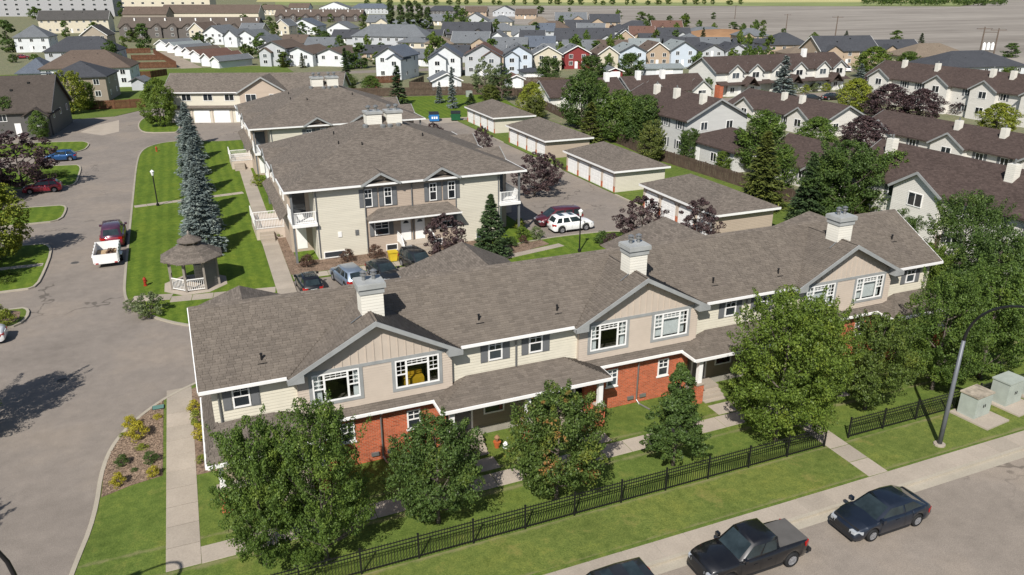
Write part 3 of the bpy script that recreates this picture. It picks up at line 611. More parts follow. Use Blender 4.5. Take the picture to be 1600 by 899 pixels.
# ================================================================== the front row of townhouses
OF = (22.0, 34.3, 0.0)
def front_row():
    T = thing('townhouse_row', 'long two-storey tan and brick townhouse row with grey-brown shingle roof, nearest building', 'townhouse', OF)
    B = lambda mb, name, mat, par=T, **k: mb.build(name, mat, par, off=OF, **k)
    def wloc(x, y, z): return (x - OF[0], y - OF[1], z)
    XL, XR = -.85, 44.9; YW, YB = 34.3, 42.2; EZ, EY = 5.87, 33.85; RY, RZ = 38.3, 8.28; PIT = (RZ - EZ) / (RY - EY)
    GX = (6.9, 22.08, 37.26); GHW, GZ0, GZ1, GY = 4.3, 5.75, 8.05, 33.55
    # walls
    m = MB().box(XL, 37.06, 0, XR, YB, 5.78)
    for a, b in ((XL, GX[0] - 3.9), (GX[0] + 3.9, GX[1] - 3.9), (GX[1] + 3.9, GX[2] - 3.9), (GX[2] + 3.9, XR)): m.box(a, YW, 0, b, 37.06, 5.78)
    for x, s in ((XL, -1), (XR, 1)):
        m.poly([(x, YW, 5.78), (x, YB, 5.78), (x, RY, RZ - .15)] if s > 0 else [(x, YB, 5.78), (x, YW, 5.78), (x, RY, RZ - .15)])
    B(m, 'wall', M['cream'])
    m = MB(); segs = [(XL, GX[0] - 3.9), (GX[0] + 3.9, GX[1] - 3.9), (GX[1] + 3.9, GX[2] - 3.9), (GX[2] + 3.9, XR)]
    for a, b in segs:
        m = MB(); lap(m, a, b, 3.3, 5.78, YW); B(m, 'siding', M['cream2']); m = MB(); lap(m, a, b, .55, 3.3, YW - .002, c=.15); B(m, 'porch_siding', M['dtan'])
    B(MB().box(XL - .03, YW - .05, 0, XR + .03, YB + .03, .55), 'foundation', M['found'])
    # roof
    def rz(y): return EZ + PIT * (y - EY)
    RL, RR = -1.35, 45.4
    out = [(RL, EY, EZ)]; VY = EY + (GZ1 - EZ) / PIT
    for g in GX: out += [(g - GHW + .1, EY, EZ), (g, VY, GZ1), (g + GHW - .1, EY, EZ)]
    out += [(RR, EY, EZ), (RR, RY, RZ), (RL, RY, RZ)]
    planes = [out]; dk = MB(); solid(dk, out, .16); solid(dk, [(RL, RY, RZ), (RR, RY, RZ), (RR, 42.75, EZ), (RL, 42.75, EZ)], .16)
    B(dk, 'roof', M['roof'])
    rg = MB()
    for y0, y1, s in ((RY - .17, RY, 1),):
        rg.faces([(RL, RY - .2, RZ - .075), (RR, RY - .2, RZ - .075), (RR, RY, RZ + .035), (RL, RY, RZ + .035), (RR, RY + .2, RZ - .075), (RL, RY + .2, RZ - .075)], [(0, 1, 2, 3), (3, 2, 4, 5)])
    B(rg, 'ridge_cap', M['roof'])
    # back wings: hipped peaks beyond the ridge
    for i, (px, py, hw) in enumerate(((1.3, 43.4, 2.4), (15.6, 46.2, 4.0), (31.4, 46.1, 4.1), (42.3, 43.2, 2.6))):
        w = MB(); f = 7.25; yb = py + hw * .55
        wz = f - hw * .58; w.faces([(px - hw, RY, wz), (px - hw, yb, wz), (px + hw, yb, wz), (px + hw, RY, wz), (px, RY, f), (px, py, f)], [(1, 0, 4, 5), (2, 1, 5), (3, 2, 5, 4)])
        o = B(w, 'rear_roof', M['roof']); w = MB().box(px - hw + .4, YB - .1, 0, px + hw - .4, yb - .4, wz + .05); B(w, 'rear_wing', M['cream'])
    # gables
    for gi, g in enumerate(GX):
        dk = MB(); V0 = EY + (GZ0 - EZ) / PIT
        pl = [(g - GHW, GY, GZ0), (g, GY, GZ1), (g, VY, GZ1), (g - GHW, EY + .02, GZ0)]; pr = [(g + GHW, GY, GZ0), (g, GY, GZ1), (g, VY, GZ1), (g + GHW, EY + .02, GZ0)]
        planes += [pl, pr]; solid(dk, pl, .14); solid(dk, pr, .14); B(dk, 'gable_roof', M['roof'])
        rg = MB().faces([(g - .2, GY, GZ1 - .08), (g, GY, GZ1 + .035), (g, VY, GZ1 + .035), (g - .2, VY, GZ1 - .08), (g + .2, GY, GZ1 - .08), (g + .2, VY, GZ1 - .08)], [(0, 1, 2, 3), (1, 4, 5, 2)]); B(rg, 'ridge_cap', M['roof'])
        # rake boards with boxed returns
        fa = MB(); k = (GZ1 - GZ0) / GHW
        for s in (-1, 1):
            q = [(g + s * (GHW + .06), GY - .05, GZ0 - .2), (g + s * (GHW + .06), GY - .05, GZ0 + .03), (g, GY - .05, GZ1 + .06), (g, GY - .05, GZ1 - .20)]
            fa.extrude(q if s < 0 else q[::-1], (0, .05, 0))
            q = [(g + s * (GHW + .06), GY - .046, GZ0 - .22), (g + s * (GHW + .06), GY - .046, GZ0), (g + s * (GHW - .72), GY - .046, GZ0 + .3), (g + s * (GHW - .72), GY - .046, GZ0 - .22)]
            fa.extrude(q if s < 0 else q[::-1], (0, .52 if s < 0 else .52, 0))
        B(fa, 'rake_board', M['trim'])
        YBW = 34.05; bl, br = g - 3.9, g + 3.9; wl = [(g - 3.2, g - .9), (g + .9, g + 3.2)]; z0, z1 = 4.02, 5.58
        m = MB(); lap(m, bl, br, 3.3, 5.62, YBW, [(a + .02, b - .02, z0 + .02, z1 - .02) for a, b in wl], .14)
        m.faces([(bl, YBW, 3.2), (bl, YW, 3.2), (bl, YW, 5.7), (bl, YBW, 5.7)], [(0, 3, 2, 1)]); m.faces([(br, YBW, 3.2), (br, YW, 3.2), (br, YW, 5.7), (br, YBW, 5.7)], [(0, 1, 2, 3)])
        B(m, 'bay_siding', M['tan2'])
        m = MB(); yy = YBW - .005
        m.poly([(bl, yy, 5.62), (br, yy, 5.62), (br, yy, 5.9), (g, yy, GZ1 - .12), (bl, yy, 5.9)]); B(m, 'gable_panel', M['tan2'])
        x = bl + .2
        while x < br - .1:
            zt = GZ1 - .2 - k * abs(x - g)
            if zt > 5.85: B(MB().box(x - .025, yy - .028, 5.76, x + .025, yy - .002, zt), 'batten', M['tan2'])
            x += .4
        m = MB().box(bl, yy - .04, 5.6, br, yy - .003, 5.77)
        for a, b in wl:
            m.box(a - .17, yy - .036, z0 - .17, a - .005, yy + .02, 5.6); m.box(b + .005, yy - .036, z0 - .17, b + .17, yy + .02, 5.6); m.box(a - .005, yy - .036, z0 - .17, b + .005, yy + .02, z0 - .005)
        B(m, 'belt_trim', M['trim'])
        for wi, (a, b) in enumerate(wl):
            window(T, *wloc((a + b) / 2, YBW, z0), b - a, z1 - z0, 0, 'picture', M['clear'])
            rm = MB(); x0, x1, y0, y1, q0, q1 = a - .3, b + .3, YBW + .03, 37.0, 3.45, 5.65
            rm.faces([(x0, y0, q0), (x1, y0, q0), (x1, y1, q0), (x0, y1, q0), (x0, y0, q1), (x1, y0, q1), (x1, y1, q1), (x0, y1, q1)], [(0, 1, 2, 3), (4, 7, 6, 5), (1, 5, 6, 2), (2, 6, 7, 3), (3, 7, 4, 0)])
            r = B(rm, 'room', M['room'])
            if (gi, wi) == (0, 1):
                so_ = MB().box(a + .55, y0 + .35, 3.5, b - .7, y0 + .95, 4.22); so_.box(a + .55, y0 + .8, 4.2, b - .7, y0 + 1.0, 4.42); B(so_, 'yellow_sofa', M['yellow'], r)
            elif (gi, wi) in ((1, 1), (2, 1), (2, 0)):
                cu = MB()
                for j in range(22): cu.box(a + .1 + j * (b - a - .2) / 22, y0 + .12, 4.1, a + .1 + (j + .8) * (b - a - .2) / 22, y0 + .16 + .03 * (j % 2), 5.5)
                B(cu, 'curtain', M['curtain'], r)
            else:
                B(MB().box(a + .05, y0 + .1, 4.0, a + .45, y0 + .16, 5.5), 'curtain', M['curtain'], r); B(MB().box(b - .3, y0 + .1, 4.0, b - .05, y0 + .16, 5.5), 'curtain', M['curtain'], r)
        # brick ground floor of the bay
        B(MB().box(bl + .45, 34.0, .06, br - .45, YW + .02, 3.2), 'brick_wall', M['brick'])
        for s in (-1, 1):
            window(T, *wloc(g + s * 1.72, 34.0, 1.55), .72, 1.1, 0, 'grid'); B(MB().box(g + s * 1.72 - .42, 33.93, 1.47, g + s * 1.72 + .42, 34.0, 1.55), 'sill', M['white'])
            B(MB().box(g + s * .42 - .2, 33.9, .42, g + s * .42 + .2, 33.998, .62), 'meter_box', M['metal'])
        B(MB().tube([(g - .02, 33.55, 3.05), (g - .02, 33.9, 2.75), (g - .02, 33.92, .35), (g + .05, 33.6, .18), (g + .3, 32.9, .14)], .045, 6), 'downspout', M['metal'])
        # skirt roof over the brick
        s0, s1 = g - 2.74, g + 2.74; q = [(s0 - .9, 33.62, 3.2), (s1 + .9, 33.62, 3.2), (s1 + .9, 34.05, 3.46), (s0 - .9, 34.05, 3.46)]
        planes.append(q); dk = MB(); solid(dk, q, .08); B(dk, 'skirt_roof', M['roof'])
        B(MB().box(s0, 33.52, 3.06, s1, 33.62, 3.2), 'gutter', M['gutter'])
        # chimney
        c = MB().box(g - .36, 34.95, 7.1, g + .76, 35.95, 9.05); ch = B(c, 'chimney', M['chim']); t = MB().box(g - .42, 34.89, 8.98, g + .82, 36.01, 9.26); t.box(g - .5, 34.81, 9.26, g + .9, 36.09, 9.5); t.box(g - .46, 34.85, 9.5, g + .86, 36.05, 9.54)
        B(t, 'cap', M['cap'], ch); ch.location = (0, 0, 0)
        for dx in (-.05, .45):
            B(MB().lathe([(.09, 9.54), (.09, 9.78), (.17, 9.8), (.17, 9.86), (.1, 9.88), (.1, 9.96), (.18, 9.98), (.05, 10.06)], 12, (g + dx, 35.5, 0)), 'flue', M['metal'], ch)
        B(MB().bar((g - .95, 34.9, 7.62), (g - .38, 34.98, 7.93), .06, .02), 'flashing', M['metal'], ch)
    # porches: hipped roofs between the bays
    por = [(-1.4, 4.16, 1), (9.64, 19.34, 0), (24.82, 34.52, 0), (40.0, 45.5, 2)]
    for x0, x1, end in por:
        EYP, EZP, TZ, ru = 32.3, 3.17, 3.86, 2.02
        if end == 1: polys = [[(x0, 31.85, EZP - .02), (x1, EYP, EZP), (x1 - ru, YW, TZ), (x0 + .55, YW, TZ - .1)], [(x1, EYP, EZP), (x1, YW, EZP), (x1 - ru, YW, TZ)], [(x0, 31.85, EZP - .02), (x0 + .55, YW - .1, TZ), (x0 + .55, 38.6, TZ), (x0, 38.6, EZP - .02)]]
        elif end == 2: polys = [[(x0, EYP, EZP), (x1, EYP, EZP), (x1 - .6, YW, TZ), (x0 + ru, YW, TZ)], [(x0, EYP, EZP), (x0 + ru, YW, TZ), (x0, YW, EZP)], [(x1, EYP, EZP), (x1, YW, EZP), (x1 - .6, YW, TZ)]]
        else: polys = [[(x0, EYP, EZP), (x1, EYP, EZP), (x1 - ru, YW, TZ), (x0 + ru, YW, TZ)], [(x0, EYP, EZP), (x0 + ru, YW, TZ), (x0, YW, EZP)], [(x1, EYP, EZP), (x1, YW, EZP), (x1 - ru, YW, TZ)]]
        planes += polys; dk = MB()
        for q in polys: solid(dk, q, .1)
        B(dk, 'porch_roof', M['roof'])
        gu = MB().box(x0 - .02, EYP - .1, EZP - .16, x1 + .02, EYP, EZP) if end != 1 else MB().bar((x0, 31.8, EZP - .09), (x1, EYP - .05, EZP - .08), .1, .16)
        for xx, s in ((x0, -1), (x1, 1)):
            if end == 1 and s < 0: gu.box(x0 - .1, 31.85, EZP - .18, x0, 38.6, EZP - .02)
            else: gu.box(min(xx, xx + s * .09), EYP + .001, EZP - .15, max(xx, xx + s * .09), 33.55, EZP - .002)
        B(gu, 'gutter', M['gutter'])
        B(MB().poly([(x0 + .1, EYP + .1, EZP - .14), (x0 + .1, YW - .03, EZP - .14), (x1 - .1, YW - .03, EZP - .14), (x1 - .1, EYP + .1, EZP - .14)]), 'soffit', M['white'])
        pst = [x0 + .6, (x0 + x1) / 2, x1 - .5] if end == 0 else ([x0 + .5, x1 - .5] if end == 1 else [x0 + .6, x1 - .5])
        for xx in pst:
            B(MB().box(xx - .24, 32.4, .05, xx + .24, 32.88, 1.35), 'pier', M['brick']); q = B(MB().box(xx - .13, 32.51, 1.43, xx + .13, 32.77, 3.04), 'post', M['white']); B(MB().box(xx - .29, 32.35, 1.35, xx + .29, 32.93, 1.43), 'pier_cap', M['concrete'])
        drs = [x0 + 1.75, x1 - 1.75] if end == 0 else ([x1 - 1.75] if end == 1 else [x0 + 1.75])
        for xx in drs:
            d = B(MB().box(xx - .46, YW - .06, .62, xx + .46, YW - .03, 2.66), 'door', M['shut']); f = MB().box(xx - .56, YW - .08, .6, xx - .46, YW - .02, 2.76); f.box(xx + .46, YW - .08, .6, xx + .56, YW - .02, 2.76); f.box(xx - .46, YW - .08, 2.66, xx + .46, YW - .02, 2.76); B(f, 'door_frame', M['white'], d)
            B(MB().lathe([(.0, 0), (.03, 0), (.03, .06), (0, .06)], 8, (xx + .36, YW - .1, 1.55)), 'handle', M['metal'], d)
            B(MB().box(xx - .8, 33.2, .05, xx + .8, YW - .03, .58), 'landing', M['concrete'])
            for i in range(3): B(MB().box(xx - .75, 33.2 - .3 * (i + 1), .05, xx + .75, 33.2 - .3 * i, .58 - .145 * (i + 1)), 'step', M['concrete'])
        if end == 0:
            xx = (x0 + x1) / 2
            for s in (-1, 1): window(T, *wloc(xx + s * 1.3, YW - .01, 1.3), 1.2, 1.1, 0, 'hung')
    shingle(planes, 'shingles', T, OF)
    # gutters, fascias, downspouts, upper windows, vents
    ed = [RL] + sum([[g - GHW - .05, g + GHW + .05] for g in GX], []) + [RR]
    for a, b in zip(ed[::2], ed[1::2]):
        B(MB().box(a, EY - .11, EZ - .15, b, EY - .0, EZ - .01), 'gutter', M['gutter']); B(MB().poly([(a, EY, EZ - .17), (a, YW, EZ - .12), (b, YW, EZ - .12), (b, EY, EZ - .17)]), 'soffit', M['trim'])
    for x, s in ((RL, -1), (RR, 1)):
        f = MB()
        for a, b in (((x, EY, EZ), (x, RY, RZ)), ((x, RY, RZ), (x, 42.75, EZ))): f.bar((a[0] + s * .02, a[1], a[2] - .09), (b[0] + s * .02, b[1], b[2] - .09), .04, .2)
        B(f, 'rake_board', M['white'])
    for i, x in enumerate((.45, 13.3, 15.65, 28.5, 30.85, 43.2)):
        window(T, *wloc(x, YW - .02, 4.5), .8, 1.15, 0, 'grid')
        for s in (-1, 1): shutter(T, *wloc(x + s * .63, YW - .02, 4.45), .4, 1.22)
    for x in (14.48, 29.66, -.55, 44.5): B(MB().tube([(x, EY - .02, EZ - .15), (x, YW - .08, EZ - .45), (x, YW - .08, 3.9)], .05, 6), 'downspout', M['metal'])
    for x, y in ((1.6, 34.9), (12.7, 35.1), (17.2, 34.9), (27.6, 35.0), (32.4, 34.9), (42.9, 36.0), (24.3, 35.2), (36.1, 35.6)):
        z = rz(y); v = B(MB().lathe([(.05, -.05), (.05, .3), (.07, .3), (.07, .36), (0, .36)], 8, (x, y, z)), 'roof_vent', M['black']); B(MB().box(x - .22, y - .24, z - .1, x + .22, y - .2, z - .06), 'flashing', M['black'], v)
    window(T, *wloc(XL - .02, 37.5, 4.3), 1.0, 1.1, -math.pi / 2, 'hung'); window(T, *wloc(XL - .02, 40.2, 1.4), 1.2, 1.1, -math.pi / 2, 'hung')
    return T
front_row()
# ================================================================== hipped fourplex blocks behind the car park
def rail(mb, a, b, h=1.0, step=.13, z=0):
    a = Vector((*a, z)); b = Vector((*b, z)); d = b - a; n = max(2, int(d.length / step)); up = Vector((0, 0, h))
    mb.bar(a + up, b + up, .07, .06); mb.bar(a + Vector((0, 0, .08)), b + Vector((0, 0, .08)), .05, .05)
    for i in range(n + 1): p = a + d * (i / n); mb.bar(p + Vector((0, 0, .08)), p + up, .035)
    for p in (a, b): mb.bar(p, p + up * 1.06, .1)
def fourplex(label, loc):
    T = thing('fourplex', label, 'townhouse', loc, 0, None); W2, D, EZ, PZ = 11.25, 22.5, 6.7, 10.9; yw = .5
    B = lambda mb, name, mat, par=T, **k: mb.build(name, mat, par, **k)
    # hip roof with small eyebrow gables along the eaves
    rf = MB().faces([(-W2, 0, EZ), (W2, 0, EZ), (W2, D, EZ), (-W2, D, EZ), (0, D / 2, PZ), (-W2, 0, EZ - .2), (W2, 0, EZ - .2), (W2, D, EZ - .2), (-W2, D, EZ - .2)], [(0, 1, 4), (1, 2, 4), (2, 3, 4), (3, 0, 4), (5, 8, 7, 6)])
    B(rf, 'roof', M['roof'])
    [B(MB().box(*q), 'gutter', M['gutter']) for q in ((-W2, -.1, EZ - .18, W2, 0, EZ - .01), (-W2, D, EZ - .18, W2, D + .1, EZ - .01), (-W2 - .1, -.1, EZ - .19, -W2, D + .1, EZ - .012), (W2, -.1, EZ - .19, W2 + .1, D + .1, EZ - .012))]
    def eyebrow(cx, side):
        hw, gz = 1.75, EZ + .95; k = (PZ - EZ) / W2; dy = .95 / k + .3; g = MB(); f = MB()
        g.faces([(-hw, -.12, EZ - .02), (0, -.12, gz), (0, dy, gz), (hw, -.12, EZ - .02), (-hw, .35, EZ + .02), (hw, .35, EZ + .02)], [(0, 1, 2, 4), (1, 3, 5, 2)])
        for s in (-1, 1): f.bar((s * (hw + .05), -.16, EZ - .13), (0, -.16, gz - .07), .06, .2)
        w = MB().poly([(-hw + .3, .46, EZ - .25), (hw - .3, .46, EZ - .25), (0, .46, gz - .3)])
        loc_, r_ = ((cx, 0, 0), 0) if side == 'f' else (((-W2, cx, 0), -math.pi / 2) if side == 'l' else ((W2, cx, 0), math.pi / 2))
        o = B(g, 'eyebrow_gable', M['roof'], loc=loc_, rot=(0, 0, r_)); B(f, 'rake_board', M['trim'], o); B(w, 'gable_panel', M['tan'], o)
    for cx in (-2.85, 2.85): eyebrow(cx, 'f')
    for cx in (7.2, D - 7.2): eyebrow(cx, 'l'); eyebrow(cx, 'r')
    xs = 8.75
    B(MB().box(-xs, yw, 0, -4.3, D - yw, EZ - .12), 'wall', M['cream']); B(MB().box(4.3, yw, 0, xs, D - yw, EZ - .12), 'wall', M['cream'])
    B(MB().box(-4.3, yw + .06, 0, 4.3, D - yw - .06, EZ - .12), 'wall', M['tan'])
    for s in (-1, 1):
        x0, x1 = (-W2 + .55, -xs) if s < 0 else (xs, W2 - .55)
        B(MB().box(x0, 3.6, 0, x1, D - 3.6, EZ - .12), 'wall', M['tan'])
        B(MB().box(min(s * xs, s * (xs + .02)), yw, 0, max(s * xs, s * (xs + .02)), yw + .05, EZ - .12), 'corner_board', M['shut'])
        for y0, y1 in ((.35, 3.6), (D - 3.6, D - .35)):                   # corner balconies
            q = MB().box(x0 - .1, y0 - .25, 3.35, x1 + .1, y1 + .02, 3.62); bo = B(q, 'balcony', M['white']); r = MB(); xo = x0 if s < 0 else x1; xi = x1 if s < 0 else x0; yo = y0 if y0 < D / 2 else y1
            rail(r, (xi, yo), (xo, yo), 1.0, .14, 3.62); rail(r, (xo, y0), (xo, y1), 1.0, .14, 3.62); B(r, 'railing', M['white'], bo)
            B(MB().box(xo - .09, yo - .09, 0, xo + .09, yo + .09, EZ - .15), 'post', M['shut'])
            d = MB().box(xi - (.03 if s > 0 else -.0), y0 + 1, .3, xi + (.03 if s < 0 else 0), y0 + 1.9, 2.35)
            yd = 3.57 if y0 < D / 2 else D - 3.57; sg = 1 if y0 < D / 2 else -1
            dr = B(MB().box((x0 + x1) / 2 - .45, min(yd, yd + sg * .06), .35, (x0 + x1) / 2 + .45, max(yd, yd + sg * .06), 2.4), 'door', M['white']); B(MB().box((x0 + x1) / 2 - .6, min(yd, yd + sg * .05), 3.62, (x0 + x1) / 2 + .6, max(yd, yd + sg * .05), 5.7), 'patio_door', M['glass'])
        lr = MB(); xa = s * (W2 - .55); xb = s * (W2 + .25)                # strip of lower roof along the side
        lr.faces([(xa, 3.7, 3.9), (xa, D - 3.7, 3.9), (xb, D - 3.3, 3.3), (xb, 3.3, 3.3), (xb, 3.3, 3.15), (xb, D - 3.3, 3.15)], [(0, 1, 2, 3), (3, 2, 5, 4)]); B(lr, 'side_roof', M['roof'])
        for y in (6.2, 8.4, D - 8.4, D - 6.2):
            window(T, s * (W2 - .53), y, 4.45, .8, 1.4, s * math.pi / 2, 'grid')
        for y in (8.6, D - 11):                                           # raised terraces with white rails
            x2, x3 = s * (W2 - .55), s * (W2 + 2.1); a, b = min(x2, x3), max(x2, x3); te = B(MB().box(a, y, 0, b, y + 2.6, 1.15), 'terrace', M['tan2']); r = MB(); rail(r, (x3, y), (x3, y + 2.6), .95, .14, 1.15); rail(r, (x2, y), (x3, y), .95, .14, 1.15); B(r, 'railing', M['white'], te)
            for i in range(4): B(MB().box(a + .3, y - .3 * (i + 1), 0, a + 1.6, y - .3 * i, 1.15 - .25 * (i + 1)), 'step', M['concrete'], te)
    # front of the block
    for x in (-4.05, -2.25, 2.0, 3.8):
        window(T, x + .1, yw, 4.5, .72, 1.65, 0, 'grid')
        for s in (-1, 1): shutter(T, x + .1 + s * .62, yw + .02, 4.45, .42, 1.72)
    pr = [(-4.3, -.75, 3.5), (4.45, -.75, 3.5), (3.5, yw + .05, 4.25), (-3.1, yw + .05, 4.25)]
    q = MB(); solid(q, pr, .1); solid(q, [(-4.3, -.75, 3.5), (-3.1, yw + .05, 4.25), (-4.3, yw + .05, 3.5)], .1); solid(q, [(4.45, -.75, 3.5), (4.45, yw + .05, 3.5), (3.5, yw + .05, 4.25)], .1); B(q, 'porch_roof', M['roof']); B(MB().box(-4.32, -.85, 3.36, 4.47, -.75, 3.49), 'gutter', M['gutter'])
    for x in (-2.9, 3.2):
        window(T, x, yw, 1.75, 1.35, 1.25, 0, 'grid')
        for s in (-1, 1): shutter(T, x + s * .92, yw + .02, 1.7, .38, 1.35)
    for x in (-.62, .72):
        d = B(MB().box(x - .46, yw - .02, .95, x + .46, yw + .06, 3.05), 'door', M['white']); B(MB().extrude([(x + .26 * math.cos(R(a)), yw - .03, 2.6 + .26 * math.sin(R(a))) for a in range(0, 181, 30)], (0, .015, 0)), 'fanlight', M['glass'], d); B(MB().lathe([(.03, 0), (.03, .05)], 6, (x + .36, yw - .04, 1.9)), 'handle', M['metal'], d)
    st = B(MB().box(-1.5, -.9, 0, 1.6, yw + .05, .93), 'landing', M['concrete'])
    for i in range(4): B(MB().box(-1.3, -.9 - .3 * (i + 1), 0, 1.4, -.9 - .3 * i, .93 - .19 * (i + 1)), 'step', M['concrete'])
    r = MB()
    for x in (-1.45, 1.55): rail(r, (x, -.85), (x, yw), .95, .14, .93); r.bar((x, -.9, 1.85), (x, -2.0, .95), .07, .06); r.bar((x, -2.0, 0), (x, -2.0, 1.0), .09); [r.bar((x, -.9 - .18 * i, .75 - .13 * i), (x, -.9 - .18 * i, 1.85 - .147 * i), .035) for i in range(1, 6)]
    B(r, 'railing', M['white'])
    for x, w in ((-7.35, 1.9), (-2.05, 1.1), (2.3, 1.1), (7.2, 1.9)): window(T, x, yw + .0, .15, w, .62, 0, 'plain')
    for x in (-6.9, -5.35):
        B(MB().box(x, yw - .05, 2.0, x + .32, yw, 2.5), 'meter_box', M['white' if x < -6 else 'metal'])
    for x in (-8.6, -4.3, 0.05, 4.3, 8.6): B(MB().tube([(x, -.05, EZ - .15), (x, yw - .06, EZ - .5), (x, yw - .06, .3)], .05, 6), 'downspout', M['shut'])
    for i, x in enumerate((-.9, 1.15)):
        c = B(MB().box(x - .75, D / 2 - 1.6, PZ - .9, x + .75, D / 2 - .1, PZ + .4), 'chimney', M['chim']); B(MB().box(x - .85, D / 2 - 1.7, PZ + .4, x + .85, D / 2, PZ + .62), 'cap', M['cap'], c)
        for dx in (-.4, .35): B(MB().lathe([(.12, PZ + .62), (.12, PZ + .92), (.26, PZ + .97), (.26, PZ + 1.07), (.06, PZ + 1.2)], 10, (x + dx, D / 2 - .85, 0)), 'flue', M['metal'], c)
    for x, y in ((-1.9, D / 2 - 1.9), (-.2, D / 2 - 2.1), (.5, D / 2 - 2.1), (1.4, D / 2 - 2.0)):
        z = EZ + (PZ - EZ) * min(1, (min(y, W2 - abs(x))) / W2); B(MB().lathe([(.3, -.1), (.3, .14), (.2, .22), (.02, .24)], 10, (x, y, z)), 'roof_vent', M['metal'])
    for x, y in ((-5, 7.4), (-3, 6.2), (3.2, 7.0), (-4.6, 12)):
        z = EZ + (PZ - EZ) * min(y, W2 - abs(x)) / W2; B(MB().lathe([(.06, -.1), (.06, .3), (.0, .32)], 6, (x, y, z)), 'vent_pipe', M['black'])
    return T
F1 = fourplex('cream and tan fourplex with big hipped roof, twin white front doors, behind the parked cars', (17.85, 66.5, .02))
F2 = copy_tree(F1); F2.location = (17.85, 100.2, .02); F2['label'] = 'second hipped-roof fourplex, behind the one with twin white front doors'

# ================================================================== detached garages beside the wooden fence
def garage_row(label, x, y0, y1, right='cream'):
    T = thing('garage_row', label, 'garage', ((x + .45), y0 + .35, .02), 0, 'four-door garages by the wooden fence'); L = y1 - y0 - .7; w = 6.9; EZ, RZ = 2.75, 4.35; o = .45
    B = lambda mb, name, mat, par=T, **k: mb.build(name, mat, par, **k)
    B(MB().box(0, 0, 0, w, L, EZ), 'wall', M['cream' if right == 'cream' else 'tan'])
    hw = w / 2 + o; rf = MB().faces([(-o, -o, EZ), (w + o, -o, EZ), (w + o, L + o, EZ), (-o, L + o, EZ), (w / 2, hw - o, RZ), (w / 2, L - hw + o, RZ), (-o, -o, EZ - .22), (w + o, -o, EZ - .22), (w + o, L + o, EZ - .22), (-o, L + o, EZ - .22)], [(0, 1, 4), (1, 2, 5, 4), (2, 3, 5), (3, 0, 4, 5), (6, 9, 8, 7)])
    B(rf, 'roof', M['roof']); f = MB().box(-o - .03, -o - .03, EZ - .24, w + o + .03, -o, EZ - .01).box(-o - .03, L + o, EZ - .24, w + o + .03, L + o + .03, EZ - .01).box(-o - .03, -o, EZ - .24, -o, L + o, EZ - .01).box(w + o, -o, EZ - .24, w + o + .03, L + o, EZ - .01); B(f, 'fascia', M['white'])
    n = 4; s = L / n
    for i in range(n):
        yc = (i + .5) * s; a = s / 2 - .3; d = MB()
        d.extrude([(-.05, yc - a + .02, .02), (-.05, yc + a - .02, .02), (-.05, yc + a - .02, 1.75), (-.05, yc + a - .35, 2.12), (-.05, yc - a + .35, 2.12), (-.05, yc - a + .02, 1.75)], (.05, 0, 0))
        dr = B(d, 'garage_door', M['white'])
        for k in range(4):
            for j in range(3): B(MB().box(-.062, yc - a + .2 + j * (2 * a - .4) / 3, .12 + .5 * k, -.049, yc - a + .2 + (j + .88) * (2 * a - .4) / 3, .12 + .5 * k + .38 - (.08 if k == 3 else 0)), 'panel', M['white'], dr)
    for i in range(n + 1):
        y = min(max(i * s, .15), L - .15); B(MB().box(-.1, y - .15, .0, .0, y + .15, .8), 'pier', M['brick']); B(MB().box(-.08, y - .2, .8, .0, y + .2, 2.2), 'pilaster', M['tan2'])
    B(MB().box(-.1, 0, 2.2, .0, L, 2.45), 'lintel', M['tan2']); return T
garage_row('grey-brown roofed garage row with tan end wall, nearest of the four garages', 45.0, 57.8, 71.4, 'tan')
garage_row('garage row with cream end wall and four white doors, second nearest garage', 45.4, 77.8, 91.3)
garage_row('garage row third from the townhouse row, partly behind a purple tree', 46.0, 98.5, 113, 'tan')
garage_row('farthest of the four garage rows, beside the green dumpster', 46.7, 120.4, 134.6)

# ================================================================== general house
def roof_geo(mb, x0, x1, y0, y1, ez, rz, kind, o=.45, t=.2):
    a, b, c, d = x0 - o, x1 + o, y0 - o, y1 + o
    if kind == 'front':                                   # ridge runs front to back
        m = (x0 + x1) / 2; k = (rz - ez) / ((x1 - x0) / 2); e = ez - o * k
        for q in ([(a, c, e), (m, c, rz), (m, d, rz), (a, d, e)], [(b, c, e), (b, d, e), (m, d, rz), (m, c, rz)]): solid(mb, q, t)
    elif kind == 'side':
        m = (y0 + y1) / 2; k = (rz - ez) / ((y1 - y0) / 2); e = ez - o * k
        for q in ([(a, c, e), (b, c, e), (b, m, rz), (a, m, rz)], [(a, d, e), (a, m, rz), (b, m, rz), (b, d, e)]): solid(mb, q, t)
    else:
        w, l = b - a, d - c; mx, my = (a + b) / 2, (c + d) / 2
        if w >= l: p, q = (a + l / 2, my, rz), (b - l / 2 + .001, my, rz); fs = [(0, 1, 5, 4), (1, 2, 5), (2, 3, 4, 5), (3, 0, 4)]
        else: p, q = (mx, c + w / 2, rz), (mx, d - w / 2 + .001, rz); fs = [(0, 1, 4), (1, 2, 5, 4), (2, 3, 5), (3, 0, 4, 5)]
        mb.faces([(a, c, ez), (b, c, ez), (b, d, ez), (a, d, ez), p, q, (a, c, ez - t), (b, c, ez - t), (b, d, ez - t), (a, d, ez - t)], fs + [(6, 9, 8, 7), (0, 6, 7, 1), (1, 7, 8, 2), (2, 8, 9, 3), (3, 9, 6, 0)])
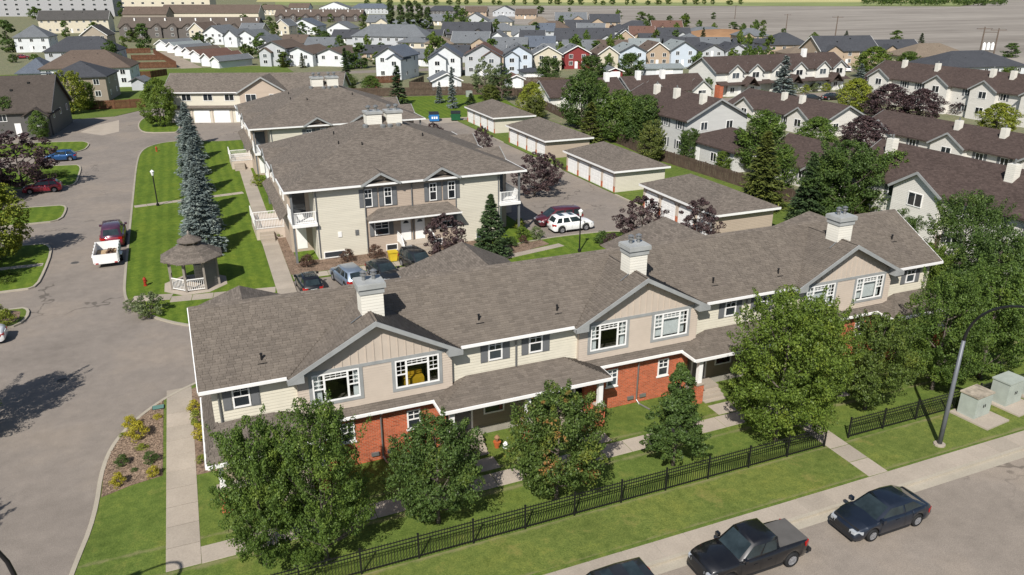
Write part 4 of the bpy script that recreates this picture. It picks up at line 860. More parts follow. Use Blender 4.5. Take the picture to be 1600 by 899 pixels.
def wall_geo(mb, x0, x1, y0, y1, ez, rz, kind, drop=.22):
    mb.box(x0, y0, 0, x1, y1, ez - .02)
    if kind == 'front':
        m = (x0 + x1) / 2
        for y, s in ((y0, 1), (y1, -1)): q = [(x0, y, ez - .02), (x1, y, ez - .02), (m, y, rz - drop)]; mb.poly(q if s > 0 else q[::-1])
    elif kind == 'side':
        m = (y0 + y1) / 2
        for x, s in ((x0, -1), (x1, 1)): q = [(x, y0, ez - .02), (x, y1, ez - .02), (x, m, rz - drop)]; mb.poly(q if s > 0 else q[::-1])
def fascia(par, x0, x1, y0, y1, ez, rz, kind, mat, o=.45):
    f = MB()
    if kind == 'front':
        m = (x0 + x1) / 2; k = (rz - ez) / ((x1 - x0) / 2); e = ez - o * k - .1
        for y in (y0 - o - .02, y1 + o + .02):
            f = MB(); f.bar((x0 - o, y, e), (m + .02, y, rz - .1), .05, .24); f.bar((x1 + o, y, e), (m - .02, y, rz - .1), .052, .24); f.build('fascia', mat, par)
    elif kind == 'side':
        m = (y0 + y1) / 2; k = (rz - ez) / ((y1 - y0) / 2); e = ez - o * k - .1
        for x in (x0 - o - .02, x1 + o + .02):
            f = MB(); f.bar((x, y0 - o, e), (x, m + .02, rz - .1), .05, .24); f.bar((x, y1 + o, e), (x, m - .02, rz - .1), .052, .24); f.build('fascia', mat, par)
def wcol(c): return plain('wall %d %d %d' % c, alb(*c, 1.25), .6, .3, var=.06, scale=.8)
def rcol(c): return shingle_mat('roof %d %d %d' % c, alb(*c), contrast=.12)
def house(label, x0p, x1p, yb, ye, yp, depth, rot, kind, wc, rc, name='house', cat='house', group=None, garage=False, ell=None, win=True, gable2=None, trim=None, chimney=False, side2=True):
    """front corners, eave and ridge surveyed from the photo; local frame: front along x, depth along +y"""
    cx = (x0p + x1p) / 2; g = G(cx, yb); s = ppm(*g); view = math.atan2(g[0], g[1]); rz_ = R(rot); w = (x1p - x0p) / s / max(.5, math.cos(view + rz_))
    d = math.hypot(*g); ez = hz(cx, ye, *g); back = 0 if kind == 'front' else depth / 2 * math.cos(view + rz_); k = 1 + back / d
    rz = hz(cx, yp, g[0] * k, g[1] * k); rz = max(rz, ez + .8); rz = min(rz, ez + .62 * (w if kind == 'front' else depth) / 2 + .5); ez = max(2.4, ez); rz = max(rz, ez + .8)
    T = thing(name, label, cat, (g[0], g[1], 0), rz_, group); a, b = -w / 2, w / 2; WM, RM = wcol(wc), rcol(rc)
    m = MB(); wall_geo(m, a, b, 0, depth, ez, rz, kind); m.build('wall', WM, T); m = MB(); roof_geo(m, a, b, 0, depth, ez, rz, kind); ro = m.build('roof', RM, T); fascia(T, a, b, 0, depth, ez, rz, kind, wcol(trim) if trim else (M['white'] if wc[0] - wc[2] > 25 or garage else wcol((92, 92, 96))))
    two = ez > 4.3; wd = 1.2; wh = 1.2
    if gable2:                                            # a smaller gable standing in front of the main one
        f0, f1, dz = gable2; u, v = a + w * f0, a + w * f1; e2 = ez - dz; r2 = e2 + (v - u) / 2 * .62; m = MB(); wall_geo(m, u, v, -1.2, .2, e2, r2, 'front'); m.build('front_bay', WM, T)
        m = MB(); roof_geo(m, u, v, -1.2, depth * .45, e2, r2, 'front', .35); m.build('bay_roof', RM, T); window(T, (u + v) / 2, -1.2, e2 - 1.9, min(1.4, (v - u) * .55), 1.2, 0, 'far')
        if not two or True: window(T, (u + v) / 2, -1.2, .9 if e2 > 4 else .8, min(1.4, (v - u) * .5), 1.1, 0, 'far') if e2 > 4 else None
    if win:
        n = max(1, int(w / 3.2)); zs = [ez - 1.75] + ([1.1] if two else [])
        for zi, z in enumerate(zs):
            if garage and z < 2: continue
            for i in range(n):
                x = a + w * (i + .5) / n
                if gable2 and a + w * gable2[0] - .6 < x < a + w * gable2[1] + .6: continue
                window(T, x, 0, z, wd, wh, 0, 'far')
        if side2:
            for z in zs:
                for i in range(max(1, int(depth / 4.5))):
                    y = depth * (i + .5) / max(1, int(depth / 4.5)); window(T, a, y, z, .9, 1.1, -math.pi / 2, 'far'); window(T, b, y, z, .9, 1.1, math.pi / 2, 'far')
    if garage:
        gw = min(4.8, w * .7); gd = MB().box(-gw / 2, -.08, .02, gw / 2, 0, 2.15).build('garage_door', M['white'], T)
        for k_ in range(4): MB().box(-gw / 2 + .1, -.095, .08 + .52 * k_, gw / 2 - .1, -.079, .5 + .52 * k_).build('panel', M['white'], gd)
    elif win:
        MB().box(a + w * .46 - .45, -.06, .15, a + w * .46 + .45, 0, 2.2).build('door', M['white'], T)
    if chimney: MB().box(w * .2, depth * .4, ez, w * .2 + .8, depth * .4 + .8, rz + .9).build('chimney', WM, T)
    if not garage and name == 'house':
        for i in range(2):
            if kind == 'front': x, y = -w * (.12 + .16 * i), depth * (.35 + .3 * i); z = rz - abs(x) * (rz - ez) / (w / 2)
            else: x, y = a + w * (.36 + .26 * i), depth * (.28 + .1 * i); z = ez + (rz - ez) * y / (depth / 2) - (.15 if kind == 'hip' else 0)
            MB().box(x - .18, y - .18, z - .25, x + .18, y + .18, z + .22).build('roof_vent', M['black'], T)
    return T
# ================================================================== tan building across the loop road, with garage doors
def back_row():
    T = thing('garage_townhouse', 'tan two-storey townhouse with two white garage doors beyond the spruce row', 'townhouse', (5.2, 150.6, .02), R(-20)); B = lambda mb, name, mat, par=T, **k: mb.build(name, mat, par, **k)
    EZ, RZ, D = 5.7, 8.3, 10
    m = MB(); wall_geo(m, -9, 22, 0, D, EZ, RZ, 'side'); B(m, 'wall', M['cream']); m = MB(); roof_geo(m, -9, 22, 0, D, EZ, RZ, 'side'); B(m, 'roof', M['roof']); fascia(T, -9, 22, 0, D, EZ, RZ, 'side', M['trim'])
    B(MB().box(-9.45, -.55, EZ - .4, 22.45, -.45, EZ - .24), 'gutter', M['gutter'])
    m = MB(); wall_geo(m, 4.4, 12.8, -1.2, .2, EZ, RZ - .1, 'front'); B(m, 'front_bay', M['tan']); m = MB(); roof_geo(m, 4.4, 12.8, -1.2, 4.5, EZ, RZ - .1, 'front'); B(m, 'bay_roof', M['roof']); fascia(T, 4.4, 12.8, -1.2, 4.5, EZ, RZ - .1, 'front', M['trim'])
    for x in (-5.4, -1.6, 2.2): window(T, x, 0, 3.9, 1.7, 1.2, 0, 'far')
    for x in (6.4, 10.6): window(T, x, -1.2, 3.7, 1.9, 1.5, 0, 'far')
    sk = MB(); solid(sk, [(-9, -.6, 2.75), (4.4, -.6, 2.75), (4.4, .02, 3.1), (-9, .02, 3.1)], .1); B(sk, 'skirt_roof', M['roof'])
    for x in (-6.6, -3.0, .55):
        d = B(MB().box(x - 1.4, -.08, .02, x + 1.4, 0, 2.3), 'garage_door', M['white'])
        for k in range(4): B(MB().box(x - 1.25, -.1, .1 + .55 * k, x + 1.25, -.079, .52 + .55 * k), 'panel', M['white'], d)
    for x in (-8.6, -4.8, -1.2, 2.3): B(MB().box(x - .12, -.1, 0, x + .12, -.001, 2.7), 'pilaster', M['tan2'])
    B(MB().box(3.0, -.06, .15, 3.9, 0, 2.25), 'door', M['white'])
back_row()

# ================================================================== gazebo with mailboxes
def gazebo():
    T = thing('gazebo', 'grey octagonal gazebo with two-tier shingle roof and white railings on the lawn', 'gazebo', (-1.35, 64.9, .1)); B = lambda mb, name, mat, par=T, **k: mb.build(name, mat, par, **k)
    pt = lambda r, i, z: (r * math.cos(R(22.5 + 45 * i)), r * math.sin(R(22.5 + 45 * i)), z)
    r, ro = 1.95, 2.52
    for i in range(8): B(MB().bar(pt(r, i, 0), pt(r, i, 2.5), .16), 'post', M['gazp'])
    for i in range(8):
        a, b = pt(r, i, 0), pt(r, i + 1, 0)
        if i in (4, 5, 3): m = MB(); rail(m, a[:2], b[:2], .95, .14, .08); B(m, 'railing', M['white'])
        elif i in (6, 7, 0):
            w = MB()
            for z in np.arange(.05, 2.4, .2): w.faces([(a[0] * 1.0, a[1], z), (b[0], b[1], z), (b[0] * .985, b[1] * .985, z + .2), (a[0] * .985, a[1] * .985, z + .2)], [(0, 1, 2, 3)])
            B(w, 'side_wall', M['gazw'])
        B(MB().bar(pt(r, i, 2.42), pt(r, i + 1, 2.42), .1, .2), 'beam', M['gazp'])
        for t in (.15, .5, .85):
            p = Vector(pt(r - .1, i, 2.58)) * (1 - t) + Vector(pt(r - .1, i + 1, 2.58)) * t; q = Vector(pt(ro - .02, i, 2.46)) * (1 - t) + Vector(pt(ro - .02, i + 1, 2.46)) * t; B(MB().bar(p, q, .06, .14), 'rafter_tail', M['gazp'])
        q = [pt(ro, i, 2.55), pt(ro, i + 1, 2.55), pt(.75, i + 1, 3.55), pt(.75, i, 3.55)]; m = MB(); solid(m, q, .08); B(m, 'roof_panel', M['roof'])
        B(MB().bar(pt(.7, i, 3.45), pt(.7, i, 3.85), .09), 'cupola_post', M['gazp']); m = MB(); solid(m, [pt(1.0, i, 3.8), pt(1.0, i + 1, 3.8), (0, 0, 4.35)], .06); B(m, 'cupola_roof', M['roof'])
    B(MB().lathe([(.09, 4.3), (.1, 4.45), (.02, 4.6)], 8), 'finial', M['gazp'])
    mbx = thing('mailbox_unit', 'pale metal community mailbox inside the gazebo', 'mailbox', (-.9, 65.3, .1)); MB().box(-.45, -.25, .35, .45, .25, 1.55).build('cabinet', M['ubox2'], mbx); MB().box(-.3, -.15, 0, .3, .15, .35).build('pedestal', M['black'], mbx)
    for i in range(4):
        for j in range(3): MB().box(-.4 + j * .27, -.262, .45 + i * .27, -.16 + j * .27, -.249, .68 + i * .27).build('locker_door', M['metal'], mbx)
M['gazp'] = plain('weathered grey timber', alb(168, 160, 150), .85, .1); M['gazw'] = plain('grey clapboard', alb(140, 136, 132), .7, .2); M['ubox2'] = plain('pale enamel', alb(206, 206, 200), .5)
gazebo()

# ================================================================== brown-roofed townhouses on the right
def brown_row(label, x0, x1, y0, y1, ez, rz, gables=(), gside='l', chim=(), wall=(226, 222, 214), end=None, low=None, win_gap=3.6, name='brown_townhouse'):
    """ridge runs along Y; cross gables face -X"""
    T = thing(name, label, 'townhouse', ((x0 + x1) / 2, y0, 0)); B = lambda mb, n, mat, par=T, **k: mb.build(n, mat, par, **k); w = (x1 - x0) / 2; L = y1 - y0; WM = siding('townhouse siding %d' % wall[0], alb(*wall, 1.2))
    m = MB(); wall_geo(m, -w, w, 0, L, ez, rz, 'front'); B(m, 'wall', WM); m = MB(); roof_geo(m, -w, w, 0, L, ez, rz, 'front', .5); B(m, 'roof', M['brown']); fascia(T, -w, w, 0, L, ez, rz, 'front', M['trim'], .5)
    for g in gables:
        hw = 2.6; e = ez - .05; r = e + hw * .62; m = MB(); wall_geo(m, -hw, hw, -1.0, .5, e, r, 'front'); o = B(m, 'gable_bay', WM, loc=(-w, g, 0), rot=(0, 0, -math.pi / 2)); m = MB(); roof_geo(m, -hw, hw, -1.0, w * .75, e, r, 'front', .35); B(m, 'gable_roof', M['brown'], o); fascia(o, -hw, hw, -1.0, 3, e, r, 'front', M['trim'], .35)
        window(o, 0, -1.0, e - 1.7, 1.6, 1.3, 0, 'far')
        if ez > 4: window(o, 0, -1.0, 1.0, 1.6, 1.3, 0, 'far')
    y = 1.8
    while y < L - 1:
        if all(abs(y - g) > 3.4 for g in gables):
            for z in ([ez - 1.75, 1.0] if ez > 4 else [1.0]): window(T, -w, y, z, 1.2, 1.25, -math.pi / 2, 'far'); shutter(T, -w, y + .85, z - .03, .4, 1.3, -math.pi / 2); shutter(T, -w, y - .85, z - .03, .4, 1.3, -math.pi / 2)
        y += win_gap
    for x in (-w * .45, w * .4): window(T, x, 0, ez - 1.8 if ez > 4 else 1.0, 1.2, 1.2, 0, 'far')
    for c in chim:
        q = B(MB().box(-.4 - w * .3, c - .4, ez + .6, .4 - w * .3, c + .4, rz + .55), 'chimney', M['chim']); B(MB().lathe([(.1, rz + .53), (.1, rz + .95), (.0, rz + 1.0)], 8, (-w * .3, c, 0)), 'flue', M['metal'], q)
    if low:
        a, b, d, lz = low; m = MB(); m.box(a, -d, 0, b, 0.05, lz); B(m, 'front_wing', WM); m = MB(); roof_geo(m, a, b, -d, .3, lz, lz + 1.9, 'hip', .45); B(m, 'wing_roof', M['brown']); window(T, a, -d * .6, .7, 1.3, 1.3, -math.pi / 2, 'far'); window(T, a + (b - a) * .5, -d, .9, 1.3, 1.2, 0, 'far'); B(MB().box(a - .05, -d * .25 - .45, .1, a + .01, -d * .25 + .45, 2.2), 'door', M['white'])
    return T
brown_row('white two-storey townhouse with brown roof and low front wing just beyond the wooden fence', 65.3, 75.7, 92.0, 112, 5.6, 8.2, (), chim=(1.8, 8.5, 14), wall=(206, 206, 202), low=(-5.0, 3.6, 10.5, 2.9))
brown_row('brown-roofed villa with two chimneys between the white townhouse and the blue spruce', 95.5, 104.5, 97, 121.5, 2.8, 5.0, (5, 19), chim=(9, 13.5))
brown_row('brown-roofed villa with two chimneys in front of the round yellow-green tree', 97.5, 106.5, 58, 91, 2.8, 4.9, (3.5, 17, 29), chim=(12, 19))
brown_row('long white townhouse with brown roof and four white chimneys at the far right', 136.2, 146, 84, 128, 5.6, 8.3, (6, 16, 26, 40), chim=(38, 30, 18, 14))
brown_row('brown-roofed white townhouse behind the big trees at the right edge', 62.6, 70.8, 30, 59, 5.6, 8.2, (5.5, 20), chim=(27, 14))
brown_row('low brown-roofed villa half hidden by the green trees left of the white townhouse', 68.5, 76.5, 63, 79, 2.8, 5.2, (5,), wall=(222, 218, 208))
def brown_long(label, x0, x1, y0, y1, ez, rz, gx=(), chim=(), wall=(232, 230, 222), porch=False):
    """ridge runs along X; cross gables face -Y"""
    T = thing('brown_townhouse', label, 'townhouse', ((x0 + x1) / 2, y0, 0)); B = lambda mb, n, mat, par=T, **k: mb.build(n, mat, par, **k); w = (x1 - x0) / 2; D = y1 - y0; WM = siding('townhouse siding %d' % wall[0], alb(*wall, 1.2))
    m = MB(); wall_geo(m, -w, w, 0, D, ez, rz, 'side'); B(m, 'wall', WM); m = MB(); roof_geo(m, -w, w, 0, D, ez, rz, 'side', .5); B(m, 'roof', M['brown']); fascia(T, -w, w, 0, D, ez, rz, 'side', M['trim'], .5)
    for g in gx:
        hw = 1.9 if ez > 4 else 2.4; r = ez + hw * .72; o = None; m = MB(); wall_geo(m, g - hw, g + hw, -.7, .4, ez - .1, r, 'front'); o = B(m, 'gable_bay', WM); m = MB(); roof_geo(m, g - hw, g + hw, -.7, D * .4, ez - .1, r, 'front', .3); B(m, 'gable_roof', M['brown']); fascia(T, g - hw, g + hw, -.7, 2, ez - .1, r, 'front', M['trim'], .3); window(T, g, -.7, ez - 1.7, 2.0, 1.3, 0, 'far')
        if ez > 4: window(T, g - .6, -.7, .8, 1.2, 1.2, 0, 'far'); B(MB().box(g + 1.0, -.76, .1, g + 1.8, -.7, 2.2), 'door', M['white'])
    if porch:
        m = MB(); solid(m, [(-w, -1.9, 2.75), (w, -1.9, 2.75), (w, 0, 3.35), (-w, 0, 3.35)], .12); B(m, 'porch_roof', M['brown']); B(MB().box(-w - .1, -1.8, 0, -w + .9, .0, 2.7), 'brick_pier', M['brick'])
        for g in gx[1::2]: m = MB(); roof_geo(m, g - 3.4, g - .4, -2.4, 0, 2.7, 4.3, 'front', .3); B(m, 'porch_gable', M['brown'])
    for c in chim: q = B(MB().box(c - .5, D * .35, ez + .3, c + .5, D * .35 + .9, rz + 1.1), 'chimney', M['white']); B(MB().lathe([(.1, rz + 1.1), (.1, rz + 1.5), (0, rz + 1.55)], 8, (c, D * .35 + .45, 0)), 'flue', M['metal'], q)
    return T
brown_long('white two-storey townhouse row with brown roof, small front gables and porch roofs', 109.5, 147, 145, 155.5, 5.6, 8.3, (-14, -8.5, -2, 4, 11, 16), (9,), porch=True)
brown_long('low brown-roofed villa with white front gable left of the tall dark green trees', 67, 84, 141, 150, 2.9, 5.4, (-4,), (6,))
brown_long('low brown-roofed villa with small white chimneys between the trees and the white townhouse row', 85.5, 104, 140.5, 149.5, 2.9, 5.5, (-4, 7.5), (-6, 0))

# ================================================================== the far neighbourhood
GRY, CHA, BRN, LGR, TANR, RED, BLU = (128, 132, 136), (86, 88, 93), (118, 104, 94), (158, 166, 166), (146, 132, 116), (124, 96, 86), (110, 118, 130)
WHT, CRM, TAN_, BLW, GRW, DGR = (222, 225, 227), (212, 203, 183), (184, 164, 142), (203, 213, 224), (188, 191, 194), (96, 94, 92)
H = house
H('grey two-gabled house with brown roof, leftmost of the row above the fourplex roofs', 409, 447, 104, 74, 64, 12, -36, 'front', GRW, BRN, gable2=(.05, .5, 1.2))
H('white gable-fronted house with brown roof and a bay between two small conifers', 447, 489, 104, 83, 73, 14, -36, 'front', WHT, BRN)
H('white gable-fronted house with big blue-grey side wall and two small square windows', 497, 536, 104, 84, 75, 13, -38, 'front', WHT, BRN)
H('white gable-fronted house with slate side wall standing left of the dark spruce', 589, 630, 125, 87, 73, 11, -38, 'front', WHT, BLU, gable2=(.5, 1.0, .6))
H('white house with two front gables behind the white-doored garage', 671, 720, 120, 88, 71, 11, -22, 'front', WHT, BLU, gable2=(.0, .55, .5))
H('white house with reddish brown roof right of the two-gabled white house', 727, 782, 119, 85, 69, 11, -24, 'front', GRW, RED, gable2=(.5, 1.0, .4))
H('pale blue gable-fronted house with wide deck left of the cream house', 789, 831, 115, 83, 70, 11, -20, 'front', BLW, GRY, gable2=(.0, .5, .6))
H('cream gable-fronted house immediately left of the dark red house', 835, 877, 110, 84, 72, 11, -18, 'front', CRM, GRY)
H('dark red gable-fronted house with white trim', 882, 921, 108, 82, 71, 11, -16, 'front', (138, 58, 58), GRY)
H('cream gable-fronted house with brown roof, right of the dark red house', 935, 965, 110, 83, 72, 11, -16, 'front', CRM, BRN)
H('white gable-fronted house with pale green-grey roof between cream and tan houses', 968, 1008, 107, 80, 69, 11, -14, 'front', BLW, LGR)
H('tan gable-fronted house with brown roof and white trimmed windows', 1009, 1046, 105, 80, 66, 11, -14, 'front', TAN_, BRN)
H('pale blue gable-fronted house with light grey roof, right end of the near row', 1048, 1086, 105, 77, 64, 11, -12, 'front', BLW, LGR)
H('white garage with grey roof behind the brown fence', 676, 721, 141, 127, 114, 6.5, -10, 'front', WHT, GRY, 'detached_garage', 'garage', garage=True, win=False)
H('small charcoal hip-roofed garage left of the dark green tree by the cream house', 818, 850, 127, 117, 110, 6, -12, 'hip', WHT, CHA, 'detached_garage', 'garage', garage=True, win=False)
H('small dark red gabled garage beside the red house', 948, 972, 125, 117, 111, 6, -12, 'front', (138, 58, 58), GRY, 'detached_garage', 'garage', garage=True, win=False)
H('white garage with light grey roof in front of the tan house', 1010, 1066, 120, 112, 103, 6.5, -12, 'side', WHT, LGR, 'detached_garage', 'garage', garage=True, win=False)
H('small brown-roofed white garage below the pale blue decked house', 795, 818, 138, 127, 118, 6, -12, 'front', WHT, RED, 'detached_garage', 'garage', garage=True, win=False)
# second line of houses
H('white house with charcoal roof and tall left gable behind the red house', 866, 912, 74, 62, 42, 12, -30, 'side', WHT, CHA, gable2=(.55, 1.0, .3))
H('house with charcoal roof right of the tall white gable', 916, 958, 72, 60, 43, 11, -28, 'side', GRW, CHA, gable2=(.5, 1.0, .3))
H('charcoal-roofed tan house with arched front gable', 962, 990, 71, 58, 44, 11, -26, 'front', TAN_, CHA)
H('brown-roofed tan house behind the pale green-grey roof', 984, 1022, 66, 56, 40, 11, -26, 'side', TAN_, RED, gable2=(.1, .5, .2))
H('grey house with charcoal roof left of the dirt mound', 1030, 1078, 66, 56, 43, 11, -24, 'side', GRW, CHA, gable2=(.5, .95, .2))
H('reddish brown-roofed tan house at the edge of the field', 1020, 1066, 53, 45, 32, 11, -22, 'side', TAN_, RED, gable2=(.1, .5, .2))
H('white-gabled house with charcoal roof above the white garage', 1096, 1131, 90, 79, 69, 12, -16, 'front', GRW, CHA)
H('grey gable-fronted house with charcoal roof left of the white townhouse row', 1134, 1168, 90, 79, 68, 12, -16, 'front', GRW, CHA)
H('charcoal-roofed house behind the brown roof of the white townhouse row', 1172, 1204, 88, 78, 70, 12, -16, 'side', TAN_, CHA)
H('grey-roofed tan house with white gabled front beside the dirt mound', 1154, 1200, 68, 56, 44, 11, -20, 'hip', TAN_, GRY, gable2=(.1, .5, .2))
H('long low flat grey-roofed house at the field edge', 1078, 1132, 56, 50, 42, 10, -20, 'hip', GRW, GRY)
H('black-roofed tan house at the field edge', 922, 968, 44, 34, 21, 12, -24, 'side', TAN_, CHA, gable2=(.05, .45, .2))
H('grey-roofed tan house at the left end of the field edge', 868, 916, 42, 31, 19, 12, -24, 'side', TAN_, GRY, gable2=(.5, .95, .2))
H('tan house with tan roof and white bay left of the grey-roofed house', 826, 862, 48, 38, 25, 11, -24, 'hip', CRM, TANR)
H('white house with grey roof above the pale blue decked house', 800, 834, 68, 54, 40, 11, -26, 'side', WHT, GRY, gable2=(.1, .55, .2))
H('grey-roofed house with dark gables behind the pale blue decked house', 836, 866, 58, 48, 36, 11, -26, 'side', GRW, BLU)
H('white gabled house with grey roof left of the pale blue decked house', 754, 800, 82, 66, 46, 12, -26, 'front', WHT, GRY)
H('tan-fronted house with grey roof above the reddish brown roof', 706, 762, 84, 66, 49, 12, -28, 'side', TAN_, GRY, gable2=(.55, 1, .3))
H('cream house with tan roof behind the two-gabled white house', 664, 708, 84, 68, 56, 11, -28, 'hip', CRM, TANR)
H('cream house with grey roof behind the slate-sided house', 622, 668, 82, 66, 55, 11, -30, 'hip', CRM, GRY)
H('long grey hip-roofed triplex with porch roofs along its front', 552, 664, 80, 57, 38, 12, -34, 'hip', GRW, GRY)
H('big dark grey-roofed house left of the white gabled house', 690, 764, 66, 52, 32, 13, -28, 'side', DGR, CHA, gable2=(.6, .95, .2))
H('white gabled house with grey roof left of the grey triplex', 512, 548, 56, 44, 34, 11, -34, 'front', WHT, GRY)
H('white house with blue-grey roof near the brown townhouse row', 452, 496, 54, 40, 29, 11, -34, 'front', WHT, BLU)
H('cream gabled house left of the blue-grey roofed white house', 430, 452, 56, 40, 29, 10, -34, 'front', CRM, GRY)
H('cream gabled house with grey roof left of the poplars', 574, 606, 48, 34, 23, 12, -30, 'side', CRM, GRY, gable2=(.45, 1, .2))
H('grey-roofed white house at the left below the brown townhouse row', 400, 420, 84, 66, 50, 11, -36, 'front', WHT, GRY)
for i, (a, b, yb, ye, yp, wc, rc, lb) in enumerate([
    (668, 704, 40, 32, 22, CRM, GRY, 'grey-roofed cream house right of the poplars'), (668, 712, 26, 17, 8, DGR, CHA, 'dark house far behind the poplars at the top edge'),
    (722, 762, 42, 32, 20, GRW, GRY, 'grey-roofed house behind the big dark roof'), (726, 760, 26, 18, 9, TAN_, BRN, 'tan far house right of the poplars near the top edge'),
    (764, 800, 44, 34, 24, CRM, GRY, 'cream far house left of the grey-roofed white house'), (770, 806, 26, 18, 9, GRW, CHA, 'charcoal-roofed far house near the canola strip'),
    (805, 838, 30, 22, 14, TAN_, BRN, 'brown-roofed far house at the corner of the field'), (550, 606, 22, 13, 3, GRW, BLU, 'blue-grey roofed far house left of the poplars at the top edge'),
    (500, 545, 20, 12, 3, WHT, GRY, 'grey-roofed far house above the brown townhouse row'), (452, 482, 20, 12, 3, WHT, BRN, 'white far gable at the top left of the brown townhouse row'),
    (402, 446, 24, 15, 6, CRM, BRN, 'brown-roofed far house at the top edge')]):
    H(lb, a, b, yb, ye, yp, 11, -30, ('side', 'hip', 'front')[i % 3], wc, rc, side2=False)
for i, (a, b, yb, ye, yp, kd, wc, rc, lb) in enumerate([
    (770, 822, 92, 76, 58, 'side', GRW, GRY, 'grey-roofed house tucked behind the pale blue decked house'), (820, 866, 84, 72, 56, 'side', DGR, BLU, 'dark blue-grey roofed house behind the cream house'), (600, 640, 96, 82, 68, 'hip', CRM, GRY, 'cream house peeping past the slate side wall'), (640, 676, 104, 90, 76, 'side', WHT, GRY, 'white house between the slate-sided and two-gabled houses'),
    (880, 930, 90, 78, 62, 'side', GRW, GRY, 'grey-roofed house peeping over the red house'), (930, 980, 88, 76, 62, 'side', TAN_, BRN, 'brown-roofed house behind the cream house right of the red one'), (985, 1030, 86, 74, 60, 'side', GRW, LGR, 'pale-roofed house behind the white house with pale roof'), (1040, 1092, 84, 72, 58, 'side', GRW, CHA, 'charcoal-roofed house behind the right end of the near row'),
    (840, 890, 56, 45, 33, 'hip', TAN_, BRN, 'tan hip-roofed house left of the black-roofed one'), (764, 806, 60, 48, 36, 'hip', CRM, GRY, 'cream hip-roofed house among the grey roofs'), (972, 1018, 50, 42, 32, 'hip', GRW, CHA, 'charcoal hip-roofed house behind the brown-roofed tan house'), (612, 672, 52, 42, 30, 'side', CRM, GRY, 'grey-roofed cream house at the foot of the poplars'),
    (1090, 1140, 78, 68, 58, 'side', GRW, GRY, 'grey-roofed house behind the pair of charcoal gables'), (440, 476, 78, 66, 54, 'side', GRW, BRN, 'brown-roofed house behind the two-gabled grey house'), (478, 520, 82, 70, 58, 'side', WHT, GRY, 'grey-roofed white house behind the white gable-fronted pair'), (376, 408, 62, 48, 36, 'side', CRM, GRY, 'grey-roofed house behind the lane row'),
    (520, 560, 70, 58, 46, 'side', GRW, CHA, 'charcoal-roofed house left of the grey triplex porches'), (566, 606, 94, 82, 70, 'side', TAN_, CHA, 'charcoal-roofed tan house left of the slate-sided house'), (690, 730, 98, 84, 70, 'side', GRW, CHA, 'charcoal-roofed house over the two-gabled white house'), (744, 788, 100, 86, 70, 'side', TAN_, GRY, 'grey-roofed tan house over the reddish brown roof'), (846, 884, 96, 84, 68, 'side', GRW, GRY, 'grey-roofed house over the cream house left of the red one'),
    (812, 850, 72, 60, 47, 'side', TAN_, CHA, 'charcoal-roofed tan house above the cream house'), (902, 944, 62, 50, 36, 'side', TAN_, GRY, 'grey-roofed tan house below the black-roofed one'), (950, 986, 60, 49, 37, 'hip', GRW, CHA, 'dark hip-roofed house between the charcoal gables'), (1000, 1040, 76, 65, 52, 'side', WHT, CHA, 'charcoal-roofed white house left of the dirt mound'), (1058, 1100, 74, 64, 52, 'hip', TAN_, GRY, 'grey hip-roofed tan house just before the dirt mound'),
    (1150, 1196, 80, 70, 60, 'side', GRW, CHA, 'charcoal-roofed house over the grey gable-fronted one'), (636, 690, 70, 58, 46, 'side', CRM, CHA, 'charcoal-roofed cream house right of the triplex'), (720, 770, 62, 50, 38, 'side', GRW, GRY, 'light grey-roofed house right of the big dark roof'), (884, 920, 54, 43, 31, 'side', GRW, CHA, 'charcoal-roofed house under the field edge')]):
    H(lb, a, b, yb, ye, yp, 11, -26, kd, wc, rc, side2=False)
# right-hand far houses by the field
H('dark-roofed tan house at the field edge left of the utility pole', 1202, 1262, 86, 70, 51, 13, -16, 'hip', TAN_, CHA)
H('large dark-roofed tan house right of the utility pole', 1284, 1366, 104, 78, 56, 13, -14, 'side', TAN_, CHA, gable2=(.03, .35, .4))
H('dark-roofed tan house with dark front gable left of the brown hip roof', 1370, 1436, 96, 80, 62, 12, -12, 'side', TAN_, CHA, gable2=(.05, .5, .3))
H('tan bungalow with brown hip roof below the transformer poles', 1430, 1508, 106, 88, 68, 13, -10, 'hip', CRM, TANR)
H('house with broad charcoal roof and white side at the right below the transformer poles', 1486, 1590, 124, 104, 80, 15, -8, 'hip', WHT, CHA)
H('tan-roofed house tucked behind the white townhouse row', 1234, 1288, 96, 84, 72, 10, -14, 'hip', TAN_, TANR)
# white houses and garages on the lane at the left
H('cream gabled house at the left end of the white houses on the lane', 298, 319, 64, 46, 35, 12, -40, 'front', CRM, BRN)
H('white gabled house with blue side wall on the lane', 320, 349, 70, 51, 40, 12, -40, 'front', WHT, GRY)
H('white gabled house in the middle of the lane row', 352, 371, 74, 56, 46, 12, -40, 'front', WHT, GRY)
H('white gabled house with grey roof at the right end of the lane row', 373, 398, 74, 56, 47, 12, -40, 'front', WHT, GRY)
for i, (a, b, yb, ye, yp, rc, lb) in enumerate([(245, 262, 80, 69, 62, GRY, 'white garage with grey roof, farthest of the lane garages'), (262, 274, 83, 72, 66, LGR, 'white garage second from the far end of the lane'),
    (274, 287, 88, 76, 70, GRY, 'white garage third from the far end of the lane'), (287, 299, 92, 80, 74, BRN, 'white garage with brown roof in the middle of the lane'),
    (299, 313, 98, 84, 78, RED, 'white garage with reddish roof on the lane'), (316, 329, 104, 90, 83, RED, 'white garage with brown side roof, second nearest on the lane'), (331, 343, 107, 95, 88, GRY, 'white garage with dark grey roof, nearest on the lane')]):
    H(lb, a, b, yb, ye, yp, 13, -52, 'front', WHT, rc, 'detached_garage', 'garage', garage=True, win=False)
